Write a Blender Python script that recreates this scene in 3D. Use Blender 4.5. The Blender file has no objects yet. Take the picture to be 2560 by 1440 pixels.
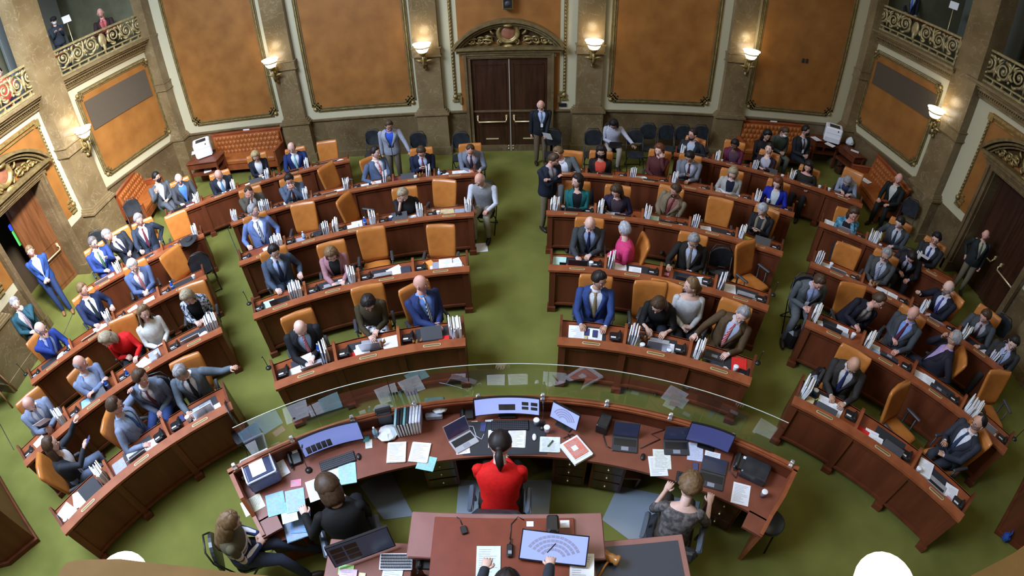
import bpy, math, random
from math import sin, cos, pi, radians as rad, atan2, hypot
from mathutils import Vector, Matrix, Euler
import numpy as np
SC = bpy.context.scene
COL = SC.collection
RND = random.Random(7)

# ---------------------------------------------------------------- camera (wide barrel lens, tilted down from the gallery)
CZ = 6.3
PITCH, ROLL, YAW = 0.7072978, -0.0288431, -0.0338714
FPX, MLENS = 1309.8566, 2.8741126
cam_d = bpy.data.cameras.new('camera'); cam = bpy.data.objects.new('camera', cam_d); COL.objects.link(cam)
cam_d.type = 'PANO'; cam_d.sensor_width = 36; cam_d.sensor_fit = 'HORIZONTAL'
cam_d.clip_start = 0.05
def _cam_dir(x, y, z):
    c, s = cos(ROLL), sin(ROLL); X, Y = c*x - s*y, s*x + c*y
    fw, up = -z, Y; c, s = cos(PITCH), sin(PITCH)
    a = (X, fw*c + up*s, -fw*s + up*c)
    c, s = cos(-YAW), sin(-YAW)
    return Vector((c*a[0] - s*a[1], s*a[0] + c*a[1], a[2]))
ax = [_cam_dir(1, 0, 0), _cam_dir(0, 1, 0), _cam_dir(0, 0, 1)]
cam.matrix_world = Matrix(((ax[0].x, ax[1].x, ax[2].x, 0), (ax[0].y, ax[1].y, ax[2].y, 0), (ax[0].z, ax[1].z, ax[2].z, CZ), (0, 0, 0, 1)))
cc = cam_d
cc.panorama_type = 'FISHEYE_LENS_POLYNOMIAL'
cc.fisheye_fov = rad(180)
cc.fisheye_polynomial_k0 = 0.0
cc.fisheye_polynomial_k1, cc.fisheye_polynomial_k2, cc.fisheye_polynomial_k3, cc.fisheye_polynomial_k4 = -5.42778023e-02, -5.41596228e-06, 7.30211618e-06, -5.52546180e-08
SC.camera = cam
def ray(px, py):
    x = (px - 1280)/FPX; y = (py - 720)/FPX; r = hypot(x, y) + 1e-9
    t = MLENS*math.atan(r/MLENS)
    return _cam_dir(sin(t)*x/r, -sin(t)*y/r, -cos(t))
def at(px, py, z=0.0):
    """the point of the place, at height z, that the photograph shows at a pixel"""
    d = ray(px, py); t = (z - CZ)/d.z
    return Vector((d.x*t, d.y*t, z))

# ---------------------------------------------------------------- world, exposure, large lights
w = bpy.data.worlds.new('world'); SC.world = w; w.use_nodes = True
w.node_tree.nodes['Background'].inputs[0].default_value = (0.72, 0.80, 1.0, 1)
w.node_tree.nodes['Background'].inputs[1].default_value = 0.12
SC.view_settings.view_transform = 'Standard'; SC.view_settings.look = 'None'
SC.view_settings.exposure = 0.25; SC.view_settings.gamma = 1.0; SC.view_settings.use_curve_mapping = False
def area(name, loc, tgt, sx, sy, power, col, spread=180):
    l = bpy.data.lights.new(name, 'AREA'); l.shape = 'RECTANGLE'; l.size = sx; l.size_y = sy; l.energy = power; l.color = col; l.spread = rad(spread)
    o = bpy.data.objects.new(name, l); COL.objects.link(o); o.location = loc
    o.rotation_euler = (Vector(tgt) - Vector(loc)).to_track_quat('-Z', 'Y').to_euler(); return o
area('skylight_lamp', (-7.2, 4.0, 10.6), (-5.0, 5.0, 0), 6.0, 8.0, 3800, (0.62, 0.75, 1.0))
area('warm_overhead_fill', (2.0, 6.5, 10.7), (1.0, 6.5, 0), 12.0, 8.0, 290, (1.0, 0.88, 0.70))  # broad overhead fill added for the warm ambient level, not a skylight
area('door_bay_spot_fill', (-2.5, 3.0, 9.8), (-10.8, 8.6, 2.6), 1.5, 1.5, 380, (0.95, 0.95, 1.0), 46)  # spot added to brighten the white trim of the left door bay; no window there

# ---------------------------------------------------------------- mesh helpers
class MB:
    def __init__(s): s.v = []; s.f = []; s.m = []; s.sm = []
    def add(s, vs, fs, mi=0, sm=False):
        o = len(s.v); s.v += [tuple(v) for v in vs]
        s.f += [tuple(i + o for i in f) for f in fs]; s.m += [mi]*len(fs); s.sm += [sm]*len(fs); return s
    def box(s, c, d, rz=0.0, mi=0, rot=None, bev=0.0):
        x, y, z = d[0]/2, d[1]/2, d[2]/2
        R = rot if rot is not None else Matrix.Rotation(rz, 3, 'Z'); c = Vector(c)
        if bev <= 0:
            vs = [c + R @ Vector((a*x, b*y, e*z)) for a in (-1, 1) for b in (-1, 1) for e in (-1, 1)]
            return s.add(vs, [(0, 1, 3, 2), (4, 6, 7, 5), (0, 4, 5, 1), (2, 3, 7, 6), (0, 2, 6, 4), (1, 5, 7, 3)], mi)
        b = min(bev, x*.95, y*.95, z*.95); vs = []; fs = []
        for (zz, q) in ((-z, b), (-z + b, 0), (z - b, 0), (z, b)):
            for sx, sy in ((1, 1), (-1, 1), (-1, -1), (1, -1)):
                X, Y = x - q, y - q
                p = [(X, Y - b), (X - b, Y)] if b < min(X, Y) else [(X, Y*.5), (X*.5, Y)]
                if sx*sy < 0: p = p[::-1]
                vs += [c + R @ Vector((sx*u, sy*w_, zz)) for u, w_ in p]
        for k in range(3):
            for i in range(8): fs.append((k*8 + i, k*8 + (i + 1) % 8, k*8 + 8 + (i + 1) % 8, k*8 + 8 + i))
        fs += [tuple(range(7, -1, -1)), tuple(range(24, 32))]
        return s.add(vs, fs, mi)
    def loft(s, rings, mi=0, cap=True, close=True, sm=True):
        n = len(rings[0]); vs = [p for r in rings for p in r]; fs = []
        for k in range(len(rings) - 1):
            for i in range(n if close else n - 1):
                j = (i + 1) % n; fs.append((k*n + i, k*n + j, k*n + n + j, k*n + n + i))
        s.add(vs, fs, mi, sm)
        if cap and close:
            o = len(s.v) - len(vs)
            s.f += [tuple(o + i for i in range(n - 1, -1, -1)), tuple(o + (len(rings) - 1)*n + i for i in range(n))]; s.m += [mi, mi]; s.sm += [sm, sm]
        return s
    def tube(s, pts, rad_, n=6, mi=0, cap=True, sm=True):
        pts = [Vector(p) for p in pts]; rs = rad_ if isinstance(rad_, (list, tuple)) else [rad_]*len(pts)
        rings = []; up = None
        for i, p in enumerate(pts):
            d = (pts[min(i + 1, len(pts) - 1)] - pts[max(i - 1, 0)])
            d = d.normalized() if d.length > 1e-9 else Vector((0, 0, 1))
            if up is None: up = Vector((0, 0, 1)) if abs(d.z) < .9 else Vector((0, 1, 0))
            a = d.cross(up); a = a.normalized() if a.length > 1e-6 else Vector((1, 0, 0)); b = a.cross(d).normalized(); up = b
            rings.append([p + (a*cos(2*pi*k/n) + b*sin(2*pi*k/n))*rs[i] for k in range(n)])
        return s.loft(rings, mi, cap, True, sm)
    def limb(s, pts, rs, n=8, mi=0):
        """tapering limb with rounded ends"""
        pts = [Vector(p) for p in pts]; d0 = (pts[0] - pts[1]).normalized(); d1 = (pts[-1] - pts[-2]).normalized()
        P = [pts[0] + d0*rs[0]*.85, pts[0] + d0*rs[0]*.5] + pts + [pts[-1] + d1*rs[-1]*.5, pts[-1] + d1*rs[-1]*.85]
        R = [rs[0]*.3, rs[0]*.82] + list(rs) + [rs[-1]*.82, rs[-1]*.3]
        return s.tube(P, R, n, mi)
    def lathe(s, prof, c=(0, 0, 0), n=16, mi=0, rot=None, sm=True):
        c = Vector(c); R = rot or Matrix.Identity(3)
        return s.loft([[c + R @ Vector((r*cos(2*pi*k/n), r*sin(2*pi*k/n), z)) for k in range(n)] for r, z in prof], mi, True, True, sm)
    def ball(s, c, r, n=8, m=6, mi=0, rot=None):
        c = Vector(c); R = rot or Matrix.Identity(3); r = r if isinstance(r, (tuple, list)) else (r, r, r)
        rings = []
        for k in range(m + 1):
            t = -pi/2 + pi*(k + .0)/m; q = max(cos(t), .02)
            rings.append([c + R @ Vector((r[0]*q*cos(2*pi*i/n), r[1]*q*sin(2*pi*i/n), r[2]*sin(t))) for i in range(n)])
        return s.loft(rings, mi)
    def arc(s, C, r0, r1, z0, z1, a0, a1, n=12, mi=0):
        """box bent round a centre; angles in degrees from +y towards +x"""
        rings = []
        for i in range(n + 1):
            a = rad(a0 + (a1 - a0)*i/n); e = (sin(a), cos(a))
            rings.append([(C[0] + e[0]*r, C[1] + e[1]*r, z) for r, z in ((r0, z0), (r0, z1), (r1, z1), (r1, z0))])
        return s.loft(rings, mi, True, True, False)
    def prism(s, poly, z0, z1, mi=0, M=None):
        n = len(poly); M = M or Matrix.Identity(4)
        vs = [M @ Vector((x, y, z0)) for x, y in poly] + [M @ Vector((x, y, z1)) for x, y in poly]
        fs = [tuple(range(n - 1, -1, -1)), tuple(range(n, 2*n))] + [(i, (i + 1) % n, n + (i + 1) % n, n + i) for i in range(n)]
        return s.add(vs, fs, mi)
    def quad(s, a, b, c, d, mi=0): return s.add([a, b, c, d], [(0, 1, 2, 3)], mi)
    def mesh(s, name, mats):
        me = bpy.data.meshes.new(name); me.from_pydata(s.v, [], s.f)
        for m in (mats if isinstance(mats, (list, tuple)) else [mats]): me.materials.append(m)
        if s.f:
            me.polygons.foreach_set('material_index', s.m); me.polygons.foreach_set('use_smooth', s.sm)
        me.update(); return me
    def build(s, name, mats, parent=None, M=None):
        o = bpy.data.objects.new(name, s.mesh(name, mats)); COL.objects.link(o)
        if parent: o.parent = parent
        if M is not None: o.matrix_local = M
        return o
def tag(o, label=None, cat=None, group=None, kind=None):
    if label: o['label'] = label
    if cat: o['category'] = cat
    if group: o['group'] = group
    if kind: o['kind'] = kind
    return o
def empty(name, loc=(0, 0, 0), rz=0.0, rot=None):
    o = bpy.data.objects.new(name, None); COL.objects.link(o); o.location = loc; o.empty_display_size = .1
    o.rotation_euler = rot if rot else (0, 0, rz); return o
def struct(o): o['kind'] = 'structure'; return o
def copy_tree(o, parent=None):
    c = o.copy(); COL.objects.link(c); c.parent = parent
    for ch in o.children: copy_tree(ch, c)
    return c

# ---------------------------------------------------------------- materials
MATS = {}
def mat(name, c, rough=.5, metal=0.0, c2=None, scale=8, detail=4, bump=0.0, emit=None, es=0.0, stretch=None, spec=.5, coat=0.0, contrast=None, tex='noise'):
    if name in MATS: return MATS[name]
    m = bpy.data.materials.new(name); m.use_nodes = True; nt = m.node_tree; b = nt.nodes['Principled BSDF']
    b.inputs['Base Color'].default_value = (*c, 1); b.inputs['Roughness'].default_value = rough; b.inputs['Metallic'].default_value = metal
    b.inputs['Specular IOR Level'].default_value = spec; b.inputs['Coat Weight'].default_value = coat
    if emit: b.inputs['Emission Color'].default_value = (*emit, 1); b.inputs['Emission Strength'].default_value = es
    if c2 or bump:
        tc = nt.nodes.new('ShaderNodeTexCoord'); mp = nt.nodes.new('ShaderNodeMapping'); nt.links.new(tc.outputs['Object'], mp.inputs[0])
        if stretch: mp.inputs['Scale'].default_value = stretch
        n = nt.nodes.new('ShaderNodeTexNoise' if tex == 'noise' else 'ShaderNodeTexVoronoi'); n.inputs['Scale'].default_value = scale
        if tex == 'noise': n.inputs['Detail'].default_value = detail
        nt.links.new(mp.outputs[0], n.inputs['Vector'])
        out = n.outputs[0]
        if c2:
            r = nt.nodes.new('ShaderNodeValToRGB'); lo, hi = contrast or (.35, .65)
            r.color_ramp.elements[0].position = lo; r.color_ramp.elements[1].position = hi
            r.color_ramp.elements[0].color = (*c, 1); r.color_ramp.elements[1].color = (*c2, 1)
            nt.links.new(out, r.inputs[0]); nt.links.new(r.outputs[0], b.inputs['Base Color'])
        if bump:
            bp = nt.nodes.new('ShaderNodeBump'); bp.inputs['Strength'].default_value = bump; bp.inputs['Distance'].default_value = .01
            nt.links.new(out, bp.inputs['Height']); nt.links.new(bp.outputs[0], b.inputs['Normal'])
    MATS[name] = m; return m
def marble(name, c, c2, vein):
    m = mat(name, c, .28, 0, c2, 1.6, 6, contrast=(.3, .7)); nt = m.node_tree
    b = nt.nodes['Principled BSDF']; rp = [n for n in nt.nodes if n.type == 'VALTORGB'][0]; mp = [n for n in nt.nodes if n.type == 'MAPPING'][0]
    v = nt.nodes.new('ShaderNodeTexNoise'); v.inputs['Scale'].default_value = 2.3; v.inputs['Detail'].default_value = 8; v.inputs['Distortion'].default_value = 1.6
    r = nt.nodes.new('ShaderNodeValToRGB'); e = r.color_ramp.elements; e[0].position = .49; e[0].color = (0, 0, 0, 1); e[1].position = .5; e[1].color = (1, 1, 1, 1)
    k = e.new(.515); k.color = (0, 0, 0, 1)
    mx = nt.nodes.new('ShaderNodeMix'); mx.data_type = 'RGBA'; mx.inputs[7].default_value = (*vein, 1)
    nt.links.new(mp.outputs[0], v.inputs['Vector']); nt.links.new(v.outputs[0], r.inputs[0])
    sc = nt.nodes.new('ShaderNodeMath'); sc.operation = 'MULTIPLY'; sc.inputs[1].default_value = .45
    nt.links.new(r.outputs[0], sc.inputs[0]); nt.links.new(sc.outputs[0], mx.inputs[0]); nt.links.new(rp.outputs[0], mx.inputs[6]); nt.links.new(mx.outputs[2], b.inputs['Base Color'])
    return m
M_CARPET = mat('green_carpet', (.110, .115, .024), .95, 0, (.165, .168, .038), 1.3, 8, bump=.25, spec=.1, contrast=(.3, .72))
M_MARBLE = marble('olive_marble', (.125, .084, .036), (.20, .143, .068), (.38, .30, .19))
M_DADO = marble('brown_marble', (.088, .057, .026), (.15, .103, .05), (.27, .21, .12))
M_CREAM = mat('cream_paint', (.46, .42, .27), .6)
M_PANEL = mat('orange_wall_leather', (.20, .076, .013), .5, 0, (.29, .120, .024), 2.2, 7, bump=.08, contrast=(.3, .7))
M_GOLD = mat('gilded_plaster', (.36, .27, .10), .42, .5, (.20, .14, .045), 14, 3, bump=.2)
M_GOLD2 = mat('old_gold_moulding', (.20, .145, .055), .5, .3, (.13, .09, .035), 9, 3)
M_RAIL = mat('pale_gold_railing', (.40, .33, .16), .45, .3, (.26, .20, .085), 12, 3, bump=.15)
M_BRASS = mat('polished_brass', (.80, .66, .36), .3, .45)
M_WOOD = mat('red_brown_desk_wood', (.145, .038, .014), .45, 0, (.095, .024, .009), 5, 5, stretch=(1, 1, .15), spec=.35)
M_LEDGE = mat('orange_brown_ledge_wood', (.29, .085, .030), .42, 0, (.22, .058, .02), 6, 5, spec=.35)
M_TOP = mat('desk_top_wood', (.27, .065, .02), .3, 0, (.20, .045, .013), 6, 5, coat=.3)
M_CLERK = mat('clerk_desk_top_wood', (.20, .062, .034), .4, 0, (.165, .048, .026), 5, 5, spec=.35)
M_DOOR = mat('dark_door_wood', (.048, .017, .008), .35, 0, (.026, .009, .004), 4, 6, stretch=(3, 3, .3), coat=.2)
M_SIDEDOOR = mat('side_door_wood', (.16, .060, .020), .35, 0, (.09, .032, .01), 4, 6, stretch=(3, 3, .3), coat=.2)
M_LEATHER = mat('orange_chair_leather', (.50, .180, .036), .32, 0, (.41, .14, .026), 6, 4, bump=.06)
M_BLK = mat('black_plastic', (.012, .012, .013), .38)
M_DKGREY = mat('dark_grey_plastic', (.035, .037, .042), .5)
M_BLOT = mat('black_desk_mat', (.018, .020, .024), .6)
M_PAPER = mat('white_paper', (.80, .82, .84), .85, spec=.2)
M_SILVER = mat('silver_metal', (.55, .57, .62), .35, .6)
M_STEEL = mat('steel_clip', (.7, .72, .75), .25, .8)
M_GREY = mat('grey_plastic', (.25, .26, .3), .5)
M_WHITE = mat('white_plastic', (.78, .80, .84), .4)
M_BLKLEA = mat('black_leather', (.020, .022, .026), .32, 0, (.03, .034, .04), 9, 3, bump=.05)
M_OLIVE = mat('olive_gallery_wall', (.13, .13, .07), .8, 0, (.10, .10, .055), 3, 4)
M_GRILLE = mat('brown_speaker_cloth', (.055, .040, .024), .9, 0, (.08, .06, .036), 60, 0, stretch=(1, 1, 14), tex='noise')
M_LAMP = mat('lit_alabaster_glass', (1, .95, .82), .4, emit=(1, .93, .78), es=7.0)
M_CHAIRMAT = mat('chair_mat_skylight_tint', (.20, .245, .28), .25, spec=.7)  # skylight reflection put into the base colour as a pale blue-grey
M_CARTOUCHE = mat('rose_marble', (.32, .13, .07), .3, 0, (.24, .09, .05), 8, 4)
CM = {}
def cm(c, rough=.75):
    """plain cloth, paper or plastic of one colour"""
    k = (tuple(round(x, 3) for x in c), rough)
    if k not in CM: CM[k] = mat('cloth_%d' % len(CM), c, rough, 0, tuple(x*.82 for x in c), 30, 3, spec=.2)
    return CM[k]
CEN = (-0.1476, -1.2572)          # common centre of all curved desks
def pol(r, a, z=0.0): return Vector((CEN[0] + r*sin(rad(a)), CEN[1] + r*cos(rad(a)), z))
# ================================================================ the room
YB = 13.23
fl = MB(); fl.add([(-14, -4, 0), (13, -4, 0), (13, 14, 0), (-14, 14, 0)], [(0, 1, 2, 3)]); struct(fl.build('floor', M_CARPET))
# straight seams of cable covers in the carpet
for i, (p, q_) in enumerate((((0, 1060), (35, 1125)), ((22, 838), (95, 965)), ((160, 835), (200, 745)), ((545, 510), (598, 640)))):
    a, b = at(*p), at(*q_)
    s = MB(); s.tube([a + Vector((0, 0, .004)), b + Vector((0, 0, .004))], .008, 4); struct(s.build('trim_floor_%d' % (i + 1), M_DKGREY))
CORN_L, CORN_R = -10.44, 9.60
def wall_frame(M, name, panels, x0, x1, z1, mats, dado=1.2):
    """wall in its own plane: local x along, local z up, local y out of the wall into the room"""
    w_ = MB(); w_.box(((x0 + x1)/2, -.25, dado/2), (x1 - x0, .5 + .04, dado), mi=1)
    w_.box(((x0 + x1)/2, -.25, (dado + z1)/2), (x1 - x0, .5, z1 - dado), mi=0)
    w_.box(((x0 + x1)/2, .02, dado - .02), (x1 - x0, .10, .05), mi=1)
    w_.box(((x0 + x1)/2, .02, .09), (x1 - x0, .10, .18), mi=1)
    for (a, b, c, d) in panels: w_.box(((a + b)/2, .005, (c + d)/2), (b - a, .02, d - c), mi=2)
    o = w_.build(name, mats); o.matrix_world = M; return struct(o)
def gold_frame(M, i, a, b, c, d, cut=.16, ts=None):
    """gilt moulding round a panel, with stepped corners and small rosettes; open at the top for tall panels"""
    g = MB(); T = .075
    def path(o):
        A, B, C_, D = a - o, b + o, c - o, d + o
        k = cut
        return [(A, D - k), (A, C_ + k), (A + k*.55, C_ + k), (A + k*.55, C_ + k*.45), (A + k, C_ + k*.45), (A + k, C_), (B - k, C_), (B - k, C_ + k*.45), (B - k*.55, C_ + k*.45), (B - k*.55, C_ + k), (B, C_ + k), (B, D - k), (B - k*.55, D - k), (B - k*.55, D - k*.45), (B - k, D - k*.45), (B - k, D), (A + k, D), (A + k, D - k*.45), (A + k*.55, D - k*.45), (A + k*.55, D - k)]
    for o, h, th, mi in ((0, .035, .03, 0), (.05, .055, .035, 1), (.10, .03, .02, 0)):
        P_ = path(o); n = len(P_)
        for j in range(n):
            (x, z), (x2, z2) = P_[j], P_[(j + 1) % n]
            g.box(((x + x2)/2, h/2, (z + z2)/2), (abs(x2 - x) + th, h, abs(z2 - z) + th), mi=mi)
    for sx in (a - .02, b + .02):
        for sz in (c - .02, d + .02):
            g.lathe([(.06, 0), (.06, .04), (.035, .06), (.02, .075)], (sx, 0, sz), 10, 1, Matrix.Rotation(-pi/2, 3, 'X'))
    o = g.build('trim_panel_%d' % i, [M_GOLD2, M_GOLD]); o.matrix_world = M; return struct(o)
def scroll(g, c, r, turns, sgn, th=.022, a0=0.0, mi=0, depth=.02, n=6, ex=(1, 0, 0), ez=(0, 0, 1), ey=(0, 1, 0)):
    """one acanthus volute: a tapering spiral tube in the wall plane with a bead at its eye"""
    ex, ey, ez = Vector(ex), Vector(ey), Vector(ez); c = Vector(c); pts = []; rs = []; N = int(10*turns)
    for i in range(N + 1):
        t = i/N; a = a0 + sgn*t*turns*2*pi; q = r*(1 - .82*t)
        pts.append(c + ex*cos(a)*q + ez*sin(a)*q + ey*(depth + .02*sin(t*pi))); rs.append(th*(1 - .55*t))
    g.tube(pts, rs, n, mi); g.ball(c + ey*depth, th*1.5, 6, 4, mi)
def leafy(g, c, L, ang, th=.03, mi=0, depth=.03, ex=(1, 0, 0), ez=(0, 0, 1), ey=(0, 1, 0), bend=.6):
    ex, ey, ez = Vector(ex), Vector(ey), Vector(ez); c = Vector(c); pts = []
    for i in range(6):
        t = i/5; a = ang + bend*t; pts.append(c + (ex*cos(a) + ez*sin(a))*L*t + ey*(depth + .03*sin(pi*t)))
    g.tube(pts, [th*.5, th, th*1.1, th*.9, th*.5, th*.12], 5, mi)
# ---- back wall
MBK = Matrix.Translation((0, YB, 0)) @ Matrix.Rotation(pi, 4, 'Z')      # local x runs towards -x of the room
def bx(x): return -x
P_BACK = [(-9.68, -6.95), (-5.68, -2.95), (2.30, 4.92), (6.20, 8.80)]
TOPZ = 8.2
wall_frame(MBK, 'wall_back', [(bx(b), bx(a), 1.52, TOPZ) for a, b in P_BACK] + [(bx(.92), bx(-1.62), 1.2, TOPZ)], bx(10.4), bx(CORN_L - .4), TOPZ, [M_CREAM, M_DADO, M_PANEL])
for i, (a, b) in enumerate(P_BACK): gold_frame(MBK, i + 1, bx(b), bx(a), 1.52, TOPZ - .4)
def beaded(M, name, x, z0, z1):
    g = MB(); g.box((x, .02, (z0 + z1)/2), (.07, .04, z1 - z0), mi=0)
    for k in range(int((z1 - z0)/.09)): g.ball((x, .05, z0 + .05 + k*.09), (.028, .02, .036), 6, 4, 1)
    o = g.build(name, [M_GOLD2, M_GOLD]); o.matrix_world = M; return struct(o)
for i, x in enumerate((-1.78, 1.05)):
    beaded(MBK, 'trim_bead_%d' % (i + 1), bx(x), 1.5, TOPZ - .4)
    g = MB(); s_ = 1 if x > 0 else -1
    for (dx, dz, l, h) in ((0, 0, .16, .05), (-.05*s_, .09, .12, .05), (-.10*s_, .18, .09, .05), (-.14*s_, .0, .06, .2)): g.box((bx(x + dx), .03, 1.5 + dz), (l, .06, h))
    g.lathe([(.06, 0), (.06, .05), (.02, .07)], (bx(x), .02, 1.62), 10, 0, Matrix.Rotation(-pi/2, 3, 'X'))
    o = g.build('trim_corner_%d' % (i + 1), M_GOLD); o.matrix_world = MBK; struct(o)
def pilaster(M, name, x, wd, dep, z1=TOPZ, band=(2.78, 3.0), taper=.02):
    p = MB(); p.box((x, dep/2, .64), (wd + .16, dep + .10, 1.28)); p.box((x, dep/2, .12), (wd + .24, dep + .16, .24))
    for z, e in ((1.20, .26), (1.25, .18), (1.30, .10)): p.box((x, dep/2, z), (wd + e, dep + e*.7, .055))
    p.box((x, dep/2, (1.3 + z1)/2), (wd, dep, z1 - 1.3))
    if band:
        p.box((x, dep/2, (band[0] + band[1])/2), (wd + .05, dep + .04, band[1] - band[0]))
        for z in band: p.box((x, dep/2, z), (wd + .10, dep + .08, .03))
    o = p.build(name, M_MARBLE); o.matrix_world = M; return struct(o)
PIL_B = [-6.33, -2.42, 1.68, 5.62]
for i, x in enumerate(PIL_B): pilaster(MBK, 'trim_pilaster_%d' % (i + 1), bx(x), .66, .16)
pilaster(MBK, 'trim_pilaster_5', bx(CORN_L + .12), .36, .34); pilaster(MBK, 'trim_pilaster_6', bx(CORN_R - .12), .36, .34)
# ---- door with pediment (shared by the back and the two side walls)
def pediment(M, i, x, wd, z0):
    """segmental pediment with carved scrolls round a rose marble cartouche"""
    H = wd*.245; R = (wd*wd/4 + H*H)/(2*H); ha = math.asin(wd/2/R)
    g = MB(); N = 22
    for (o, d, th, mi) in ((0, .30, .07, 0), (-.085, .22, .05, 0), (-.15, .16, .035, 0)):
        rings = []
        for k in range(N + 1):
            a = -ha + 2*ha*k/N; e = (sin(a), cos(a)); r = R + o
            rings.append([(x + e[0]*(r + q), y, z0 + H - R + e[1]*(r + q)) for q, y in ((-th/2, 0), (-th/2, d), (th/2, d), (th/2, 0))])
        g.loft(rings, mi, True, True, False)
    g.box((x, .14, z0 - .03), (wd + .04, .28, .07)); g.box((x, .10, z0 - .11), (wd - .12, .20, .09)); g.box((x, .07, z0 - .22), (wd - .36, .14, .12))
    root = g.build('trim_pediment_%d' % i, [M_GOLD2]); root.matrix_world = M; struct(root)
    fill = MB(); poly = [(x + sin(a)*(R - .17), z0 + H - R + cos(a)*(R - .17)) for a in [ha*.93*(1 - 2*k/14) for k in range(15)]]
    poly = [p for p in poly if p[1] > z0 + .01]
    n = len(poly); fill.add([(p[0], .03, p[1]) for p in poly], [tuple(range(n))]); fill.build('tympanum', cm((.07, .035, .012)), root)
    c = MB(); zc = z0 + H*.50
    c.lathe([(.30, 0), (.30, .06), (.26, .12), (.21, .09), (.19, .05)], (x, .04, zc), 20, 0, Matrix.Rotation(-pi/2, 3, 'X') @ Matrix.Diagonal((1, .95, 1)))
    c.box((x, .16, z0 + H - .04), (.26, .16, .12), bev=.03); c.ball((x, .2, z0 + H - .12), (.12, .07, .05), 10, 6)
    for s_ in (-1, 1):
        scroll(c, (x + s_*.27, .06, zc + .17), .10, 1.4, -s_, .03, pi/2); scroll(c, (x + s_*.20, .06, zc - .22), .08, 1.3, s_, .028, -pi/2)
        c.ball((x + s_*.17, .14, z0 + H - .05), .05, 6, 4)
    c.ball((x, .14, z0 - .02), (.15, .06, .08), 8, 5)
    c.build('cartouche', M_GOLD, root)
    r_ = MB(); r_.ball((x, .07, zc), (.19, .05, .185), 14, 8); r_.build('cartouche_stone', M_CARTOUCHE, root)
    c = MB()
    for s_ in (-1, 1):
        for (dx, dz, r, t) in ((.50, .12, .12, 1.6), (.70, .11, .10, 1.5), (.90, .08, .075, 1.4), (1.05, .06, .05, 1.2)):
            k = wd/2.75; scroll(c, (x + s_*dx*k, .05, z0 + dz*k + .04), r*k, t, s_*(1 if int(dx*10) % 4 else -1), .026, .8)
            leafy(c, (x + s_*(dx - .12)*k, .05, z0 + (dz + .10)*k), .22*k, pi/2 - s_*.9, .03, bend=-s_*.8)
            leafy(c, (x + s_*(dx)*k, .05, z0 + .03), .16*k, pi/2 - s_*.6, .022, bend=-s_*.5)
        leafy(c, (x + s_*.36, .06, z0 + .10), .34, pi/2 - s_*.75, .036, bend=-s_*.7); leafy(c, (x + s_*.34, .06, z0 + .30), .20, pi/2 - s_*1.1, .03, bend=s_*.5)
    c.build('carved_scrolls', M_GOLD, root)
    return root
def surround(M, i, x, ow, oh, jw=.17):
    g = MB()
    for s_ in (-1, 1):
        g.box((x + s_*(ow/2 + jw/2), .04, (oh + jw)/2), (jw, .16, oh + jw)); g.box((x + s_*(ow/2 + jw*.75), .07, (oh + jw)/2), (jw*.4, .2, oh + jw))
        g.box((x + s_*(ow/2 + jw/2), .06, .14), (jw + .05, .22, .28)); g.box((x + s_*(ow/2 - .005), -.15, oh/2), (.03, .34, oh))
    g.box((x, -.15, oh - .005), (ow, .34, .03)); g.box((x, .04, oh + jw/2), (ow, .16, jw)); g.box((x, .07, oh + jw*.75), (ow + jw, .2, jw*.4))
    o = g.build('trim_door_surround_%d' % i, M_DADO); o.matrix_world = M; return struct(o)
def door_leaf(parent, x0, x1, h, bar, mt=None, name='door_leaf'):
    g = MB(); w_ = x1 - x0; c = (x0 + x1)/2; g.box((c, 0, h/2), (w_, .05, h))
    for z0, z1 in ((.12, .78), (1.12, h - .14)):
        for (a, b, cc_, d) in ((x0 + .09, x1 - .09, z0, z0 + .03), (x0 + .09, x1 - .09, z1 - .03, z1)): g.box(((a + b)/2, .03, (cc_ + d)/2), (b - a, .02, d - cc_), mi=0)
        for xx in (x0 + .09, x1 - .09): g.box((xx, .03, (z0 + z1)/2), (.03, .02, z1 - z0))
    o = g.build(name, mt or M_DOOR, parent)
    b = MB(); a0, a1 = bar
    for a in (a0, a1): b.box((a, .05, 1.02), (.05, .06, .09), bev=.01); b.tube([(a, .05, 1.0), (a, .11, .96), (a + (.02 if a == a0 else -.02), .12, .91)], .017)
    b.tube([(a0 + .02, .12, .90), (a1 - .02, .12, .90)], .02); b.build('push_bar', M_BRASS, o)
    return o
# back door
d1 = empty('door_1', (0, 0, 0)); d1.matrix_world = MBK @ Matrix.Translation((bx(-.36), .02, 0)); struct(d1)
l1 = door_leaf(d1, -.965, -.01, 2.62, (-.86, -.10)); l2 = door_leaf(d1, .01, .965, 2.62, (.10, .86))
g = MB(); g.box((0, .03, 1.31), (.028, .05, 2.6)); g.build('astragal', mat('bright_door_edge', (.55, .5, .42), .3, .5), d1)
g = MB()
for s_ in (-1, 1):
    g.box((s_*.5, .035, .37), (.34, .015, .03)); 
    for z in (.08, .16): g.ball((s_*.06, .05, z), .022, 6, 4)
g.build('door_bolts', M_BRASS, d1)
surround(MBK, 1, bx(-.36), 1.94, 2.64); pediment(MBK, 1, bx(-.36), 2.72, 2.96)
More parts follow.
